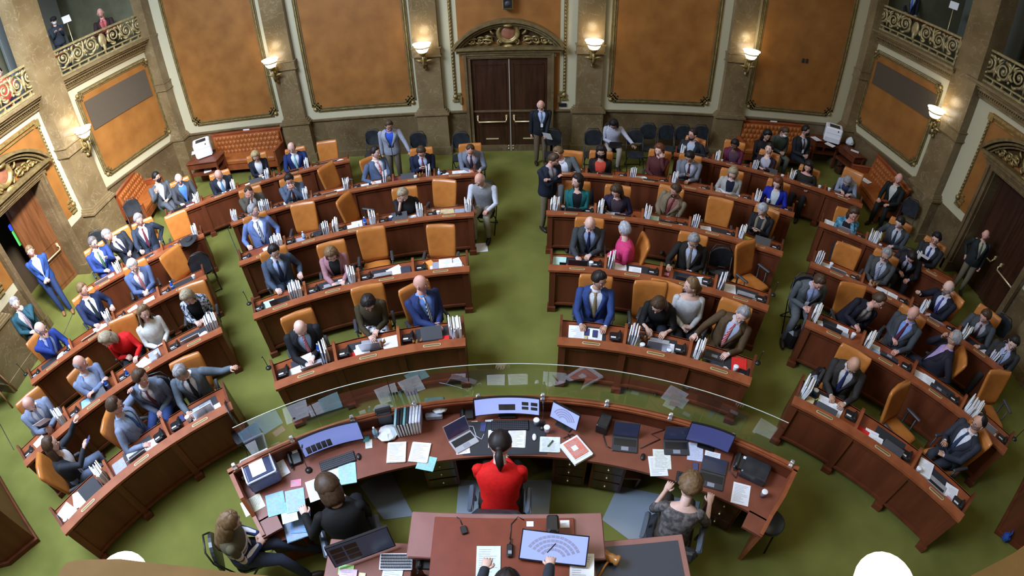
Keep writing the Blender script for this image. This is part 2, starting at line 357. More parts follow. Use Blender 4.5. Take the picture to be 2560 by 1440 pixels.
# ---- side walls: frames placed where each wall stands
def plane_M(p, q_):
    """frame whose local x runs from p to q, local y points into the room (towards x = 0)"""
    p, q_ = Vector((*p, 0)), Vector((*q_, 0)); d = (q_ - p).normalized(); n = Vector((-d.y, d.x, 0))
    if n.dot(Vector((0, 6, 0)) - p) < 0: p, q_, d = q_, p, -d; n = Vector((-d.y, d.x, 0))
    return Matrix(((d.x, n.x, 0, p.x), (d.y, n.y, 0, p.y), (0, 0, 1, 0), (0, 0, 0, 1))), (q_ - p).length
def railing(M, i, x0, x1, z0, h, label):
    """gilded cast-metal balustrade of scrolls with a central shield"""
    c = (x0 + x1)/2; g = MB()
    g.box((c, .05, z0 + .03), (x1 - x0, .09, .05)); g.box((c, .05, z0 + .14), (x1 - x0, .07, .035)); g.box((c, .05, z0 + h), (x1 - x0, .10, .05))
    for k in range(int((x1 - x0)/.3) + 1): g.box((x0 + .02 + k*.3, .05, z0 + .085), (.035, .06, .10))
    for xx in (x0 + .03, x1 - .03): g.box((xx, .05, z0 + h/2), (.05, .07, h))
    root = g.build('balcony_railing', M_RAIL); root.matrix_world = M; tag(root, label, 'railing')
    s = MB(); zc = z0 + .14 + (h - .14)/2; hh = (h - .14)/2
    s.ball((c, .07, zc), (.13, .05, hh*.72), 12, 8); s.ball((c, .09, zc - hh*.7), (.05, .04, .12), 8, 5)
    s.build('shield', M_RAIL, root)
    n = max(2, int((x1 - x0)/2/.42)); st = ((x1 - x0)/2 - .16)/n
    for s_ in (-1, 1):
        r = MB()
        for k in range(n):
            xx = c + s_*(.16 + st*(k + .5)); up = 1 if k % 2 else -1
            scroll(r, (xx, .05, zc - up*.02), hh*.74, 1.9, s_*up, .036, pi/2*up, depth=0)
            for a in (.5, 1.9, 3.2, 4.6, 5.6): leafy(r, (xx + cos(a)*hh*.62, .05, zc + sin(a)*hh*.62), .17, a + .5, .036, depth=0, bend=1.2)
            leafy(r, (xx + s_*st*.5, .05, zc - up*hh*.9), hh*1.7, pi/2*up, .03, depth=0, bend=.35*s_)
            r.ball((xx + s_*st*.5, .07, zc + up*hh*.62), .035, 6, 4)
        r.build('scrollwork', M_RAIL, root)
    return root
def cornice(M, name, x0, x1, z):
    g = MB(); c = (x0 + x1)/2
    for dz, d, h, mi in ((0, .34, .06, 0), (-.06, .28, .06, 1), (-.13, .20, .08, 0), (-.22, .12, .10, 1), (-.31, .08, .06, 0)): g.box((c, d/2 - .02, z + dz), (x1 - x0 + d*.4, d, h), mi=mi)
    for k in range(int((x1 - x0)/.07)): g.box((x0 + .03 + k*.07, .11, z - .20), (.035, .05, .05), mi=1)
    o = g.build(name, [M_MARBLE, M_GOLD2]); o.matrix_world = M; return struct(o)
def sconce(M, label, light=14):
    """gilded bracket with two lit glass bowls; M: local y out of the wall"""
    root = empty('wall_sconce'); root.matrix_world = M; tag(root, label, 'wall lamp', 'wall sconces on the marble pilasters')
    g = MB(); g.box((0, .03, -.32), (.13, .06, .36), bev=.02); scroll(g, (0, .10, -.30), .12, 1.3, 1, .03, pi/2, depth=0, ex=(0, 1, 0), ey=(1, 0, 0))
    g.tube([(0, .04, -.48), (0, .16, -.52), (0, .22, -.40), (0, .22, -.18)], [.02, .035, .03, .03], 8)
    g.lathe([(.02, -.62), (.05, -.59), (.03, -.52)], (0, .06, 0), 10); g.lathe([(.05, -.20), (.09, -.14), (.10, -.11)], (0, .22, 0), 12)
    for s_ in (-1, 1): leafy(g, (s_*.03, .08, -.42), .22, pi/2 - s_*.5, .03, bend=-s_*.8)
    g.build('bracket', M_GOLD, root)
    b = MB(); b.lathe([(.03, -.12), (.11, -.10), (.15, -.04), (.16, 0), (.145, .0), (.04, -.05)], (0, .22, 0), 20); b.build('lower_bowl', M_LAMP, root)
    b = MB(); b.lathe([(.10, .04), (.18, .06), (.225, .10), (.23, .115), (.20, .115), (.05, .09)], (0, .22, 0), 24); b.build('upper_bowl', M_LAMP, root)
    f = MB(); f.lathe([(.165, .0), (.17, .03), (.20, .045), (.18, .02)], (0, .22, 0), 20); f.build('bowl_rim', M_BRASS, root)
    l = bpy.data.lights.new('sconce_bulb', 'POINT'); l.energy = light*.45; l.color = (1, .78, .48); l.shadow_soft_size = .12
    lo = bpy.data.objects.new('sconce_bulb', l); COL.objects.link(lo); lo.parent = root; lo.location = (0, .30, .35)
    return root
for x, nm in zip(PIL_B, ('on the pilaster above the tufted bench at the far wall', 'on the pilaster left of the central double door', 'on the pilaster right of the central double door', 'on the far-wall pilaster above the bearded man')):
    sconce(MBK @ Matrix.Translation((bx(x) + (.22 if x < -6 else .05 if x < 0 else -.05 if x < 3 else -.2), .16, 3.06)), 'lit gilded wall sconce ' + nm)
LEFT = dict(sx=-1, c=(-10.44, 13.2), e=(-11.15, 10.1), d0=(-10.98, 9.3), d1=(-10.62, 4.6), px=-10.55, py=(8.95, 9.68), dz=0, do=7.1, cor=4.38)
RIGHT = dict(sx=1, c=(9.60, 13.2), e=(9.97, 10.0), d0=(10.04, 9.4), d1=(10.04, 4.2), px=9.78, py=(9.12, 9.95), dz=0, do=6.95, cor=4.22)
for W, side in ((LEFT, 'left'), (RIGHT, 'right')):
    sx = W['sx']; cz = W['cor']
    # bay 1: loudspeaker grille panel
    M, L = plane_M(W['c'], W['e']); flip = (M @ Vector((0, 0, 0)) - Vector((*W['c'], 0))).length > .1
    X = (lambda t, L=L, f=flip: L - t if f else t)
    rg = lambda a, b, X=X: (min(X(a), X(b)), max(X(a), X(b)))
    a, b = rg(.22, L - .20)
    wall_frame(M, 'wall_%s_rear' % side, [(a + .14, b - .14, 1.52, cz - .62)], -.1, L + (.5 if sx < 0 else .3), cz - .25, [M_CREAM, M_DADO, M_PANEL])
    gold_frame(M, 10 + (sx > 0), a + .14, b - .14, 1.52, cz - .62, .14)
    ga, gb = rg(.50, L*.86 if sx < 0 else L*.92)
    g = MB(); g.box(((ga + gb)/2, .03, (2.76 + cz - .82)/2), (gb - ga, .03, cz - .82 - 2.76)); o = g.build('trim_grille_%s' % side, M_GRILLE); o.matrix_world = M; struct(o)
    cornice(M, 'trim_cornice_%s_rear' % side, -.05, L + .1, cz)
    railing(M, 1, .08, L - .05, cz + .03, .68, 'gilded scrollwork balcony railing above the speaker grille on the %s wall' % side)
    # bay 2: door bay
    M2, L2 = plane_M(W['d0'], W['d1']); flip2 = (M2 @ Vector((0, 0, 0)) - Vector((*W['d0'], 0))).length > .1
    X2 = (lambda t, L=L2, f=flip2: L - t if f else t)
    y0 = W['d0'][1]; xc = X2(y0 - W['do']); ow, oh = (1.86, 2.72)
    g = MB()      # wall with the doorway left open
    for (u0, u1, z0, z1, mi) in ((-.3, xc - ow/2, 0, 1.2, 1), (xc + ow/2, L2 + .3, 0, 1.2, 1), (-.3, xc - ow/2, 1.2, cz - .25, 0), (xc + ow/2, L2 + .3, 1.2, cz - .25, 0), (xc - ow/2, xc + ow/2, oh, cz - .25, 0)):
        g.box(((u0 + u1)/2, -.15, (z0 + z1)/2), (u1 - u0, .3 + .04*mi, z1 - z0), mi=mi)
    pa, pb = xc - 1.62, xc + 1.62
    for (u0, u1, z0, z1) in ((pa, xc - ow/2, 1.42, cz - .45), (xc + ow/2, pb, 1.42, cz - .45), (xc - ow/2, xc + ow/2, oh, cz - .45)): g.box(((u0 + u1)/2, .005, (z0 + z1)/2), (u1 - u0, .02, z1 - z0), mi=2)
    o = g.build('wall_%s_middle' % side, [M_CREAM, M_DADO, M_PANEL]); o.matrix_world = M2; struct(o)
    for k, uu in enumerate((pa, pb)): beaded(M2, 'trim_bead_%s_%d' % (side, k), uu, 1.5, cz - .5)
    g = MB()
    for s_ in (-1, 1):
        for (dx, dz, l, h) in ((0, 0, .2, .05), (-.05*s_, .09, .15, .05), (-.10*s_, .18, .10, .05), (-.05*s_, .28, .10, .04)): g.box((xc + s_*1.55 + dx, .03, 1.46 + dz), (l, .06, h))
        g.lathe([(.06, 0), (.06, .05), (.02, .07)], (xc + s_*1.62, .02, 1.62), 10, 0, Matrix.Rotation(-pi/2, 3, 'X')); g.box((xc + s_*1.6, .04, cz - .55), (.16, .06, .16))
    g.box((xc, .03, cz - .5), (3.1, .06, .07)); g.box((xc, .03, cz - .6), (2.9, .04, .03))
    o = g.build('trim_corner_%s' % side, M_GOLD); o.matrix_world = M2; struct(o)
    surround(M2, 2 + (sx > 0), xc, ow, oh); pediment(M2, 2 + (sx > 0), xc, 2.72, 3.04)
    cornice(M2, 'trim_cornice_%s_middle' % side, .0, L2, cz + .02)
    railing(M2, 2, .12, L2 - .05, cz + .05, .72, 'gilded scrollwork balcony railing above the carved door pediment on the %s wall' % side)
    # doorway niche behind the opening and the door leaves
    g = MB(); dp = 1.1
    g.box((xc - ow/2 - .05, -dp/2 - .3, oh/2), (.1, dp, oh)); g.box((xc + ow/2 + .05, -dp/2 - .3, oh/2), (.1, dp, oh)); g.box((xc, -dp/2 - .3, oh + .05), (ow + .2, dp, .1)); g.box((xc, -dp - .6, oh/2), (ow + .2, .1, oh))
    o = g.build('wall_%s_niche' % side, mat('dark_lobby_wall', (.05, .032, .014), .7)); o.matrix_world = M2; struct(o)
    dd = empty('door_%d' % (2 + (sx > 0))); dd.matrix_world = M2; struct(dd)
    far = 1 if X2(0) > xc else -1           # side of the opening nearer the back wall
    op = rad(12 if sx < 0 else 6)
    h1 = empty('door_hinge'); h1.parent = dd; h1.location = (xc + far*ow/2, -.32, 0); h1.rotation_euler = (0, 0, far*op)
    lf = door_leaf(h1, min(0, -far*.92), max(0, -far*.92), oh - .02, (min(-far*.12, -far*.80), max(-far*.12, -far*.80)), M_SIDEDOOR if sx < 0 else M_DOOR)
    h2 = empty('door_hinge'); h2.parent = dd; h2.location = (xc - far*ow/2, -.32, 0); h2.rotation_euler = (0, 0, -far*rad(75 if sx < 0 else 4))
    door_leaf(h2, min(0, far*.92), max(0, far*.92), oh - .02, (min(far*.12, far*.80), max(far*.12, far*.80)))
    # pilasters of the side wall
    def side_pil(nm, x, ya, yb, dep=.5, band=True):
        Mp = Matrix.Translation((x, (ya + yb)/2, 0)) @ Matrix.Rotation(-sx*pi/2*-1, 4, 'Z')
        return pilaster(Mp, nm, 0, abs(yb - ya), dep)
    Mp = Matrix.Translation((W['px'] + sx*.55, sum(W['py'])/2, 0)) @ Matrix.Rotation(pi/2 if sx > 0 else -pi/2, 4, 'Z')
    pilaster(Mp, 'trim_pilaster_%s_1' % side, 0, W['py'][1] - W['py'][0], .55, 9.0)
    Mq = Matrix.Translation((W['px'] + sx*.0 + sx*.45 + (.2 if sx < 0 else 0), 4.72, 0)) @ Matrix.Rotation(pi/2 if sx > 0 else -pi/2, 4, 'Z')
    pilaster(Mq, 'trim_pilaster_%s_2' % side, 0, .8, .5, 9.0)
    sconce(Matrix.Translation((W['px'], W['py'][1] - .18 if sx < 0 else W['py'][1] - .1, 3.1)) @ Matrix.Rotation(pi/2 if sx > 0 else -pi/2, 4, 'Z'), 'lit gilded wall sconce on the marble pilaster beside the %s side door' % side)
    # gallery space behind the railings
    g = MB(); xg = W['c'][0] + sx*.6
    ya, yb = 4.0, 12.6; g.box((xg + sx*2.8, (ya + yb)/2, 6.3), (.2, yb - ya + 3, 5))
    g2 = MB(); g2.box((xg + sx*1.9, (ya + yb)/2, cz - .15), (2.9, yb - ya + 2, .12)); struct(g2.build('floor_%s_gallery' % side, M_OLIVE))
    g2 = MB(); g2.box((xg + sx*1.4, 13.3, 6.3), (3.6, .2, 4.6)); struct(g2.build('wall_%s_gallery_end' % side, M_OLIVE))
    o = g.build('wall_%s_gallery' % side, M_OLIVE); struct(o)
# rest of the shell: side walls towards the camera, front wall under the gallery, ceiling
g = MB()
g.box((-11.0, .0, 4.5), (.3, 8.6, 9), mi=0); g.box((10.4, .0, 4.5), (.3, 8.0, 9), mi=0)
g.box((-10.85, .0, .6), (.3, 8.6, 1.2), mi=1); g.box((10.25, .0, .6), (.3, 8.0, 1.2), mi=1)
struct(g.build('wall_sides_front', [M_CREAM, M_DADO]))
g = MB(); g.box((-.3, -.75, 1.9), (21.6, .3, 3.8), mi=0); g.box((-.3, -.58, .6), (21.0, .06, 1.2), mi=1)
for x_ in (-2.68, 2.28): g.box((x_, -.1, 1.6), (.6, 1.1, 3.2), mi=0)
struct(g.build('wall_front', [M_MARBLE, M_DADO]))
g = MB(); g.box((-.3, 5, 11.1), (24, 20, .2)); struct(g.build('ceiling', mat('pale_ceiling_paint', (.62, .58, .48), .8)))
g = MB(); g.box((-.3, -4.2, 7), (24, .2, 8)); struct(g.build('wall_gallery_rear', M_OLIVE))
# gallery ledges just below the camera, and the two sconces on the front wall
a, b, c, d = at(158, 1425, 4.3), at(330, 1396, 4.3), at(720, 1440, 4.3), at(900, 1470, 4.3)
g = MB(); pts = []
L0 = at(175, 1408, 4.3); L1 = at(760, 1447, 4.3)
poly = [(at(150, 1430, 4.3).x, -.2)] + [tuple(at(px_, py_, 4.3))[:2] for px_, py_ in ((150, 1428), (164, 1408), (195, 1399), (300, 1397), (480, 1417), (760, 1447), (900, 1462))] + [(L1.x + .4, -.2)]
if sum(poly[i][0]*poly[(i + 1) % len(poly)][1] - poly[(i + 1) % len(poly)][0]*poly[i][1] for i in range(len(poly))) < 0: poly = poly[::-1]
g.prism(poly, 4.0, 4.3); g.prism([(x*.99, y - .05) for x, y in poly], 3.7, 4.0)
M_LEDGEST = mat('tan_gallery_stone', (.21, .115, .032), .75, 0, (.175, .095, .026), 5, 4, spec=.15)
struct(g.build('trim_gallery_ledge_1', M_LEDGEST))
R0, R1 = at(2425, 1440, 4.3), at(2560, 1368, 4.3)
g = MB(); g.prism([(R0.x, -.2), (R0.x, R0.y), (R1.x, R1.y), (R1.x + 1, R1.y + .2), (R1.x + 1, -.2)][::-1], 3.9, 4.3); struct(g.build('trim_gallery_ledge_2', M_LEDGEST))
for px, py, nm in ((325, 1474, 'low on the front wall beside the woman in the striped sweater'), (2190, 1480, 'low on the front wall beyond the black stool')):
    p = at(px, py, 3.25); sconce(Matrix.Translation((p.x, p.y - .22, p.z)), 'large lit wall sconce ' + nm, 25)
# loudspeaker above the central door, wall plates and signs
g = MB(); g.box((bx(-.35), .14, 4.12), (.26, .24, .42), bev=.02, mi=0); g.box((bx(-.35), .265, 4.12), (.20, .01, .34), mi=1)
g.lathe([(.07, 0), (.07, .01), (.02, .015)], (bx(-.35), .268, 4.06), 14, 2, Matrix.Rotation(-pi/2, 3, 'X'))
o = g.build('loudspeaker', [M_GOLD2, M_BLK, M_DKGREY]); o.matrix_world = MBK; tag(o, 'small loudspeaker box on the orange wall above the central door', 'loudspeaker')
for x in (7.55, 7.67):
    g = MB(); g.box((bx(x), .03, 2.98), (.075, .03, .12), bev=.01); o = g.build('wall_socket', M_BLK); o.matrix_world = MBK
    tag(o, 'small black socket plate on the orange panel above the masked people', 'socket', 'pair of black socket plates')
for x, nm in ((-8.0, 'above the tufted leather bench'), (7.05, 'above the woman in the grey-green sweater')):
    g = MB(); g.box((bx(x), .05, 1.12), (.22, .02, .05), bev=.008); o = g.build('wall_sign', M_WHITE); o.matrix_world = MBK; tag(o, 'small white strip sign on the marble dado ' + nm, 'sign')
g = MB(); g.box((bx(1.02), .035, 1.33), (.20, .02, .10), bev=.008); o = g.build('door_plaque', M_BLK); o.matrix_world = MBK; tag(o, 'small black plaque on the cream wall beside the central door', 'plaque')
# ================================================================ curved desk rows
RF = [6.37, 8.04, 9.73, 11.35, 12.93]
ZR, ZS = .92, .76        # rim height, writing-surface height
BLOCKS = {   # key: (row, first angle, last angle, number of desks, description)
 '1CL': (0, -31.3, -6.5, 3, 'front row, just left of the centre aisle'), '1CR': (0, 5.5, 30.2, 3, 'front row, just right of the centre aisle'),
 '1L': (0, -64.2, -37.6, 3, 'front row at the far left'), '1R': (0, 36.2, 61.5, 3, 'front row at the far right'),
 '2CL': (1, -31.6, -5.7, 4, 'second row, just left of the centre aisle'), '2CR': (1, 3.9, 29.8, 4, 'second row, just right of the centre aisle'),
 '2L': (1, -63.4, -35.9, 4, 'second row at the far left'), '2R': (1, 34.7, 61.4, 4, 'second row at the far right'),
 '3CL': (2, -31.8, -5.0, 5, 'third row, just left of the centre aisle'), '3CR': (2, 3.4, 29.9, 5, 'third row, just right of the centre aisle'),
 '3L': (2, -58.3, -36.0, 4, 'third row at the far left'), '3R': (2, 33.4, 56.8, 4, 'third row at the far right'),
 '4CL': (3, -31.8, -4.6, 6, 'fourth row, just left of the centre aisle'), '4CR': (3, 2.9, 30.2, 6, 'fourth row, just right of the centre aisle'),
 '4L': (3, -49.2, -35.2, 3, 'fourth row at the far left'), '4R': (3, 33.3, 48.6, 3, 'fourth row at the far right'),
 '5L': (4, -38.6, -18.3, 5, 'rearmost row on the left, near the tufted bench'), '5R': (4, 16.8, 37.0, 5, 'rearmost row on the right, near the printer')}
DESK = {}
def desk_row(key, row, a0, a1, n, desc):
    R = RF[row]; C = CEN; da = (a1 - a0)/n; seg = max(3, int(abs(da)*R/25))
    root = empty('desk_row', pol(R + .3, (a0 + a1)/2), 0); tag(root, 'curved red-brown wooden desk row, ' + desc, 'desk', 'curved rows of legislators\' desks')
    inv = Matrix.Translation(-root.location)
    def B(mb, nm, m):
        o = mb.build(nm, m, root); o.location = -root.location; return o
    f = MB(); f.arc(C, R + .03, R + .06, .10, .88, a0, a1, seg*n); f.arc(C, R + .005, R + .05, .80, .83, a0, a1, seg*n); f.arc(C, R + .0, R + .05, .14, .18, a0, a1, seg*n)
    B(f, 'front_panel', M_WOOD)
    ww = .05/R*57.3
    for k in range(n + 1):
        p = MB(); a = min(max(a0 + da*k, a0 + ww), a1 - ww); p.arc(C, R - .005, R + .06, .0, .87, a - ww, a + ww, 1); p.arc(C, R - .05, R + .10, .0, .10, a - ww*1.4, a + ww*1.4, 1); B(p, 'pilaster_strip', M_WOOD)
    l = MB(); l.arc(C, R - .03, R + .13, .88, ZR, a0 - .15, a1 + .15, seg*n); B(l, 'ledge', M_LEDGE)
    i_ = MB(); i_.arc(C, R + .10, R + .125, ZS - .02, .89, a0, a1, seg*n); B(i_, 'ledge_riser', M_TOP)
    ew = .035/R*57.3
    for a in (a0, a1):
        e = MB(); s_ = 1 if a == a0 else -1; rings = [[pol(r, a + q, z) for r, z in ((R + .02, .0), (R + .02, .90), (R + .14, .90), (R + .66, .86), (R + .66, .05), (R + .60, 0))] for q in (0, s_*ew)]
        e.loft(rings, 0, True, True, False); B(e, 'end_panel', M_WOOD)
    for k in range(n):
        b0, b1 = a0 + da*k, a0 + da*(k + 1)
        t = MB(); t.arc(C, R + .10, R + .64, ZS - .035, ZS, b0, b1, seg); t.arc(C, R + .62, R + .65, ZS - .12, ZS, b0, b1, seg); B(t, 'writing_surface', M_TOP)
        if k:
            d = MB(); rings = [[pol(r, b0 + q, z) for r, z in ((R + .11, ZS - .1), (R + .11, .905), (R + .20, .905), (R + .55, .88), (R + .64, .84), (R + .64, ZS - .3))] for q in (-ew*.6, ew*.6)]
            d.loft(rings, 0, True, True, False); B(d, 'divider', M_LEDGE)
        ac = (b0 + b1)/2; pl = MB(); hw = .105
        pts = [(cos(t_)*.024 + (hw if cos(t_) > 0 else -hw), sin(t_)*.024) for t_ in [2*pi*j/14 for j in range(14)]]
        Mx = Matrix.Translation(pol(R + .045, ac, ZR)) @ Matrix.Rotation(-rad(ac), 4, 'Z')
        pl.prism(pts, 0, .007, 0, Mx); pl.prism([(x*.92, y*.62) for x, y in pts], .007, .0085, 1, Mx)
        B(pl, 'name_plate', [M_BRASS, mat('engraved_plate', (.20, .15, .07), .4, .4)])
        DESK['%s%d' % (key, k)] = (R, ac, abs(da)*pi/180*R)
for k, v in BLOCKS.items(): desk_row(k, *v)
def dpos(key, u, v, z=ZS):
    """point on a desk: u -1..1 across (towards +angle), v 0..1 from the ledge to the seat side"""
    R, a, w_ = DESK[key]; return pol(R + .14 + v*.46, a + u*w_*.46/(R + .3)*57.3, z)
# ================================================================ people
SKIN = {'l': (.64, .40, .31), 'p': (.72, .47, .38), 'r': (.66, .35, .27), 't': (.50, .28, .19), 'd': (.17, .075, .045)}
HAIRC = {'grey': (.32, .31, .31), 'white': (.62, .61, .60), 'silver': (.45, .46, .50), 'brown': (.07, .038, .018), 'dark': (.018, .012, .010), 'black': (.008, .007, .008), 'blonde': (.50, .36, .17), 'lbrown': (.20, .12, .055), 'red': (.16, .045, .015), 'salt': (.16, .14, .13), 'ash': (.38, .31, .20)}
M_EYE = mat('eye_dark', (.01, .008, .008), .3); M_LIP = mat('lip', (.38, .11, .09), .6); M_EYEW = mat('eye_white', (.7, .7, .68), .4)
def skin(k): return mat('skin_' + k, SKIN[k], .5, 0, tuple(x*.9 for x in SKIN[k]), 25, 2, spec=.3)
def hairm(k): return mat('hair_' + k, HAIRC[k], .55, 0, tuple(x*.6 for x in HAIRC[k]), 40, 2, stretch=(1, 1, .2), spec=.35)
def head_pt(th, ph, o=0.0):
    """surface of a head: th = azimuth (pi/2 is the face), ph = elevation"""
    x, y, z = cos(ph)*cos(th), cos(ph)*sin(th), sin(ph)
    w, d, h = .077, .096, .118
    if z < 0:
        k = 1 - .30*(-z)**1.3; w *= k; d *= (1 - .16*(-z)) if y > 0 else (1 - .38*(-z))
    if y > 0: d *= .93 + .05*max(0, -z)
    X, Y, Z = x*(w + o), y*(d + o), z*(h + o)
    if y > .55 and o == 0:                      # brow, eye hollows, nose, mouth and chin
        f = (y - .55)/.45; ax_ = abs(x)
        if abs(z) < .55: Y -= .006*f*max(0, 1 - abs(z - .02)/.18)*max(0, 1 - abs(ax_ - .38)/.22)
        Y += .020*f*max(0, 1 - ax_/.16)*max(0, 1 - abs(z + .22)/.26)
        Y += .006*f*max(0, 1 - ax_/.45)*max(0, 1 - abs(z + .86)/.25)
    return Vector((X, Y, Z))
def add_head(mb, R, c, female=False, n=20, m=14, mouth=True):
    rings = []
    for k in range(m + 1):
        ph = -pi/2*.985 + pi*.985*k/m; rings.append([c + R @ head_pt(2*pi*i/n + pi/2, ph) for i in range(n)])
    mb.loft(rings, 0)
    for s in (-1, 1):
        mb.ball(c + R @ Vector((s*.031, .079, .006)), (.0135, .007, .0065), 8, 5, 3, R); mb.ball(c + R @ Vector((s*.031, .0845, .006)), (.006, .003, .006), 6, 4, 1, R)
        mb.ball(c + R @ Vector((s*.078, -.004, -.006)), (.009, .018, .030), 8, 6, 0, R)
        mb.ball(c + R @ Vector((s*.031, .086, .027)), (.018, .005, .0042), 6, 4, 4, R)
    mb.ball(c + R @ Vector((0, .098, -.024)), (.011, .012, .018), 7, 5, 0, R)
    mb.ball(c + R @ Vector((0, .0835, -.057)), (.024, .006, .0065), 8, 5, 2, R)
def add_hair(mb, R, c, style, M_=24):
    """hair as a shell that thickens away from the hairline"""
    def mask(th, ph):
        f = sin(th); z = sin(ph)               # f > 0 face side
        if style in ('short', 'part', 'long', 'bob', 'bun', 'pony', 'curly', 'wavy'):
            line = .42 + .20*f if f > 0 else .42*(1 + f) - .42
            if abs(cos(th)) > .8 and f > -.2: line = -.05 + .5*max(0, f)
            return z - line
        if style == 'receding': return (z - (.15 + .75*max(0, f + .15))) if f > -.3 else z + .42
        if style == 'fringe': return min(z + .42, .38 - z - max(0, f)*.9) if f < .35 else -1
        return -1
    T = {'short': .016, 'part': .022, 'receding': .010, 'fringe': .008, 'bob': .026, 'long': .022, 'bun': .016, 'pony': .014, 'curly': .040, 'wavy': .028}[style]
    m = 16; n = M_; V = {}; vs = []; fs = []
    for k in range(m + 1):
        ph = -pi/2*.98 + pi*.98*k/m
        for i in range(n):
            th = 2*pi*i/n; q = mask(th, ph); t = max(-.004, min(1, q/.22)*T)
            if style in ('curly', 'wavy') and q > 0: t += (.010 if style == 'curly' else .004)*sin(i*2.7 + k*1.9)
            if q > 0: t += .0035*sin(i*1.7)*(k/m)
            vs.append(c + R @ head_pt(th, ph, t)); V[k, i] = q
    for k in range(m):
        for i in range(n):
            j = (i + 1) % n
            if max(V[k, i], V[k, j], V[k + 1, i], V[k + 1, j]) > 0: fs.append((k*n + i, k*n + j, k*n + n + j, k*n + n + i))
    mb.add(vs, fs, 0, True)
    if style in ('long', 'bob', 'wavy'):        # hair hanging behind and beside the neck
        L = {'long': .34, 'bob': .10, 'wavy': .24}[style]; rows = []
        N = 14
        for layer in (0, 1):
            for k in range(6):
                t = k/5; z = .02 - (L + .06)*t; r = .098 + .010*sin(pi*t) - (.02*t if style == 'bob' else .0) - (.026 if layer else 0)
                row = []
                for i in range(N + 1):
                    a = rad(-200 + 220*i/N) if style != 'bob' else rad(-205 + 230*i/N)
                    fl = 1 + .04*sin(i*2.1 + k)
                    row.append(c + R @ Vector((cos(a)*r*.95*fl, sin(a)*r*1.02*fl - (.015 if t < .5 else .02), z)))
                rows.append(row)
        outer, inner = rows[:6], rows[6:]
        ring = [outer[k] + inner[k][::-1] for k in range(6)]
        mb.loft(ring, 0)
    if style == 'bun': mb.ball(c + R @ Vector((0, -.115, .05)), (.045, .04, .045), 8, 6, 0, R)
    if style == 'pony':
        mb.ball(c + R @ Vector((0, -.10, -.01)), (.03, .03, .03), 8, 6, 0, R)
        mb.tube([c + R @ Vector((0, -.10, -.0)), c + R @ Vector((.0, -.135, -.06)), c + R @ Vector((.01, -.13, -.14)), c + R @ Vector((.01, -.11, -.20))], [.02, .036, .032, .008], 8)
def ik(a, b, l1, l2, pole):
    a, b = Vector(a), Vector(b); d = b - a; L = min(d.length, (l1 + l2)*.995); u = d.normalized(); b = a + u*L
    x = (l1*l1 - l2*l2 + L*L)/(2*L); h = math.sqrt(max(l1*l1 - x*x, 1e-6)); p = Vector(pole); p = (p - u*p.dot(u)); p = p.normalized() if p.length > 1e-5 else Vector((0, 0, -1))
    return a + u*x + p*h, b
def add_hand(mb, w, d, nrm, s, curl=.5, mi=0, sc=1.0):
    """palm with four fingers of different length and a thumb; w wrist, d direction, nrm back of the hand, s = +1 right"""
    d = d.normalized(); nrm = (nrm - d*nrm.dot(d)).normalized(); x = d.cross(nrm)*s
    P = lambda a, b, c: w + (x*a + d*b + nrm*c)*sc
    ring = lambda b, wd, th, off=0: [P(off + wd*cos(t), b, th*sin(t)) for t in [2*pi*i/8 for i in range(8)]]
    mb.loft([ring(-.02, .022, .018), ring(.01, .030, .017), ring(.05, .040, .015, -.002), ring(.085, .040, .012, -.002), ring(.092, .034, .006)], mi)
    for i, (fx, L) in enumerate(((-.030, .060), (-.010, .074), (.011, .070), (.030, .055))):
        a = 0; p = [P(fx, .082, 0)]; b_, c_ = .082, 0; cu = curl*(1 + .12*i)
        for seg in (.42, .33, .25):
            a += cu*.62; b_ += L*seg*cos(a); c_ -= L*seg*sin(a); p.append(P(fx*(1 + .1*i/3), b_, c_))
        mb.tube(p, [.0088*sc, .0085*sc, .0076*sc, .0052*sc], 6, mi)
    mb.tube([P(-.030, .018, -.004), P(-.052, .042, -.010), P(-.056, .066, -.018 - .01*curl), P(-.050, .086, -.024 - .02*curl)], [.013*sc, .011*sc, .0095*sc, .006*sc], 6, mi)
TORSO = [(-.16, .172, .125), (-.06, .188, .132), (.08, .182, .130), (.25, .174, .124), (.45, .180, .126), (.62, .194, .132), (.76, .206, .130), (.87, .202, .114), (.95, .158, .090), (1.0, .105, .070), (1.04, .066, .058)]
PEOPLE = {}
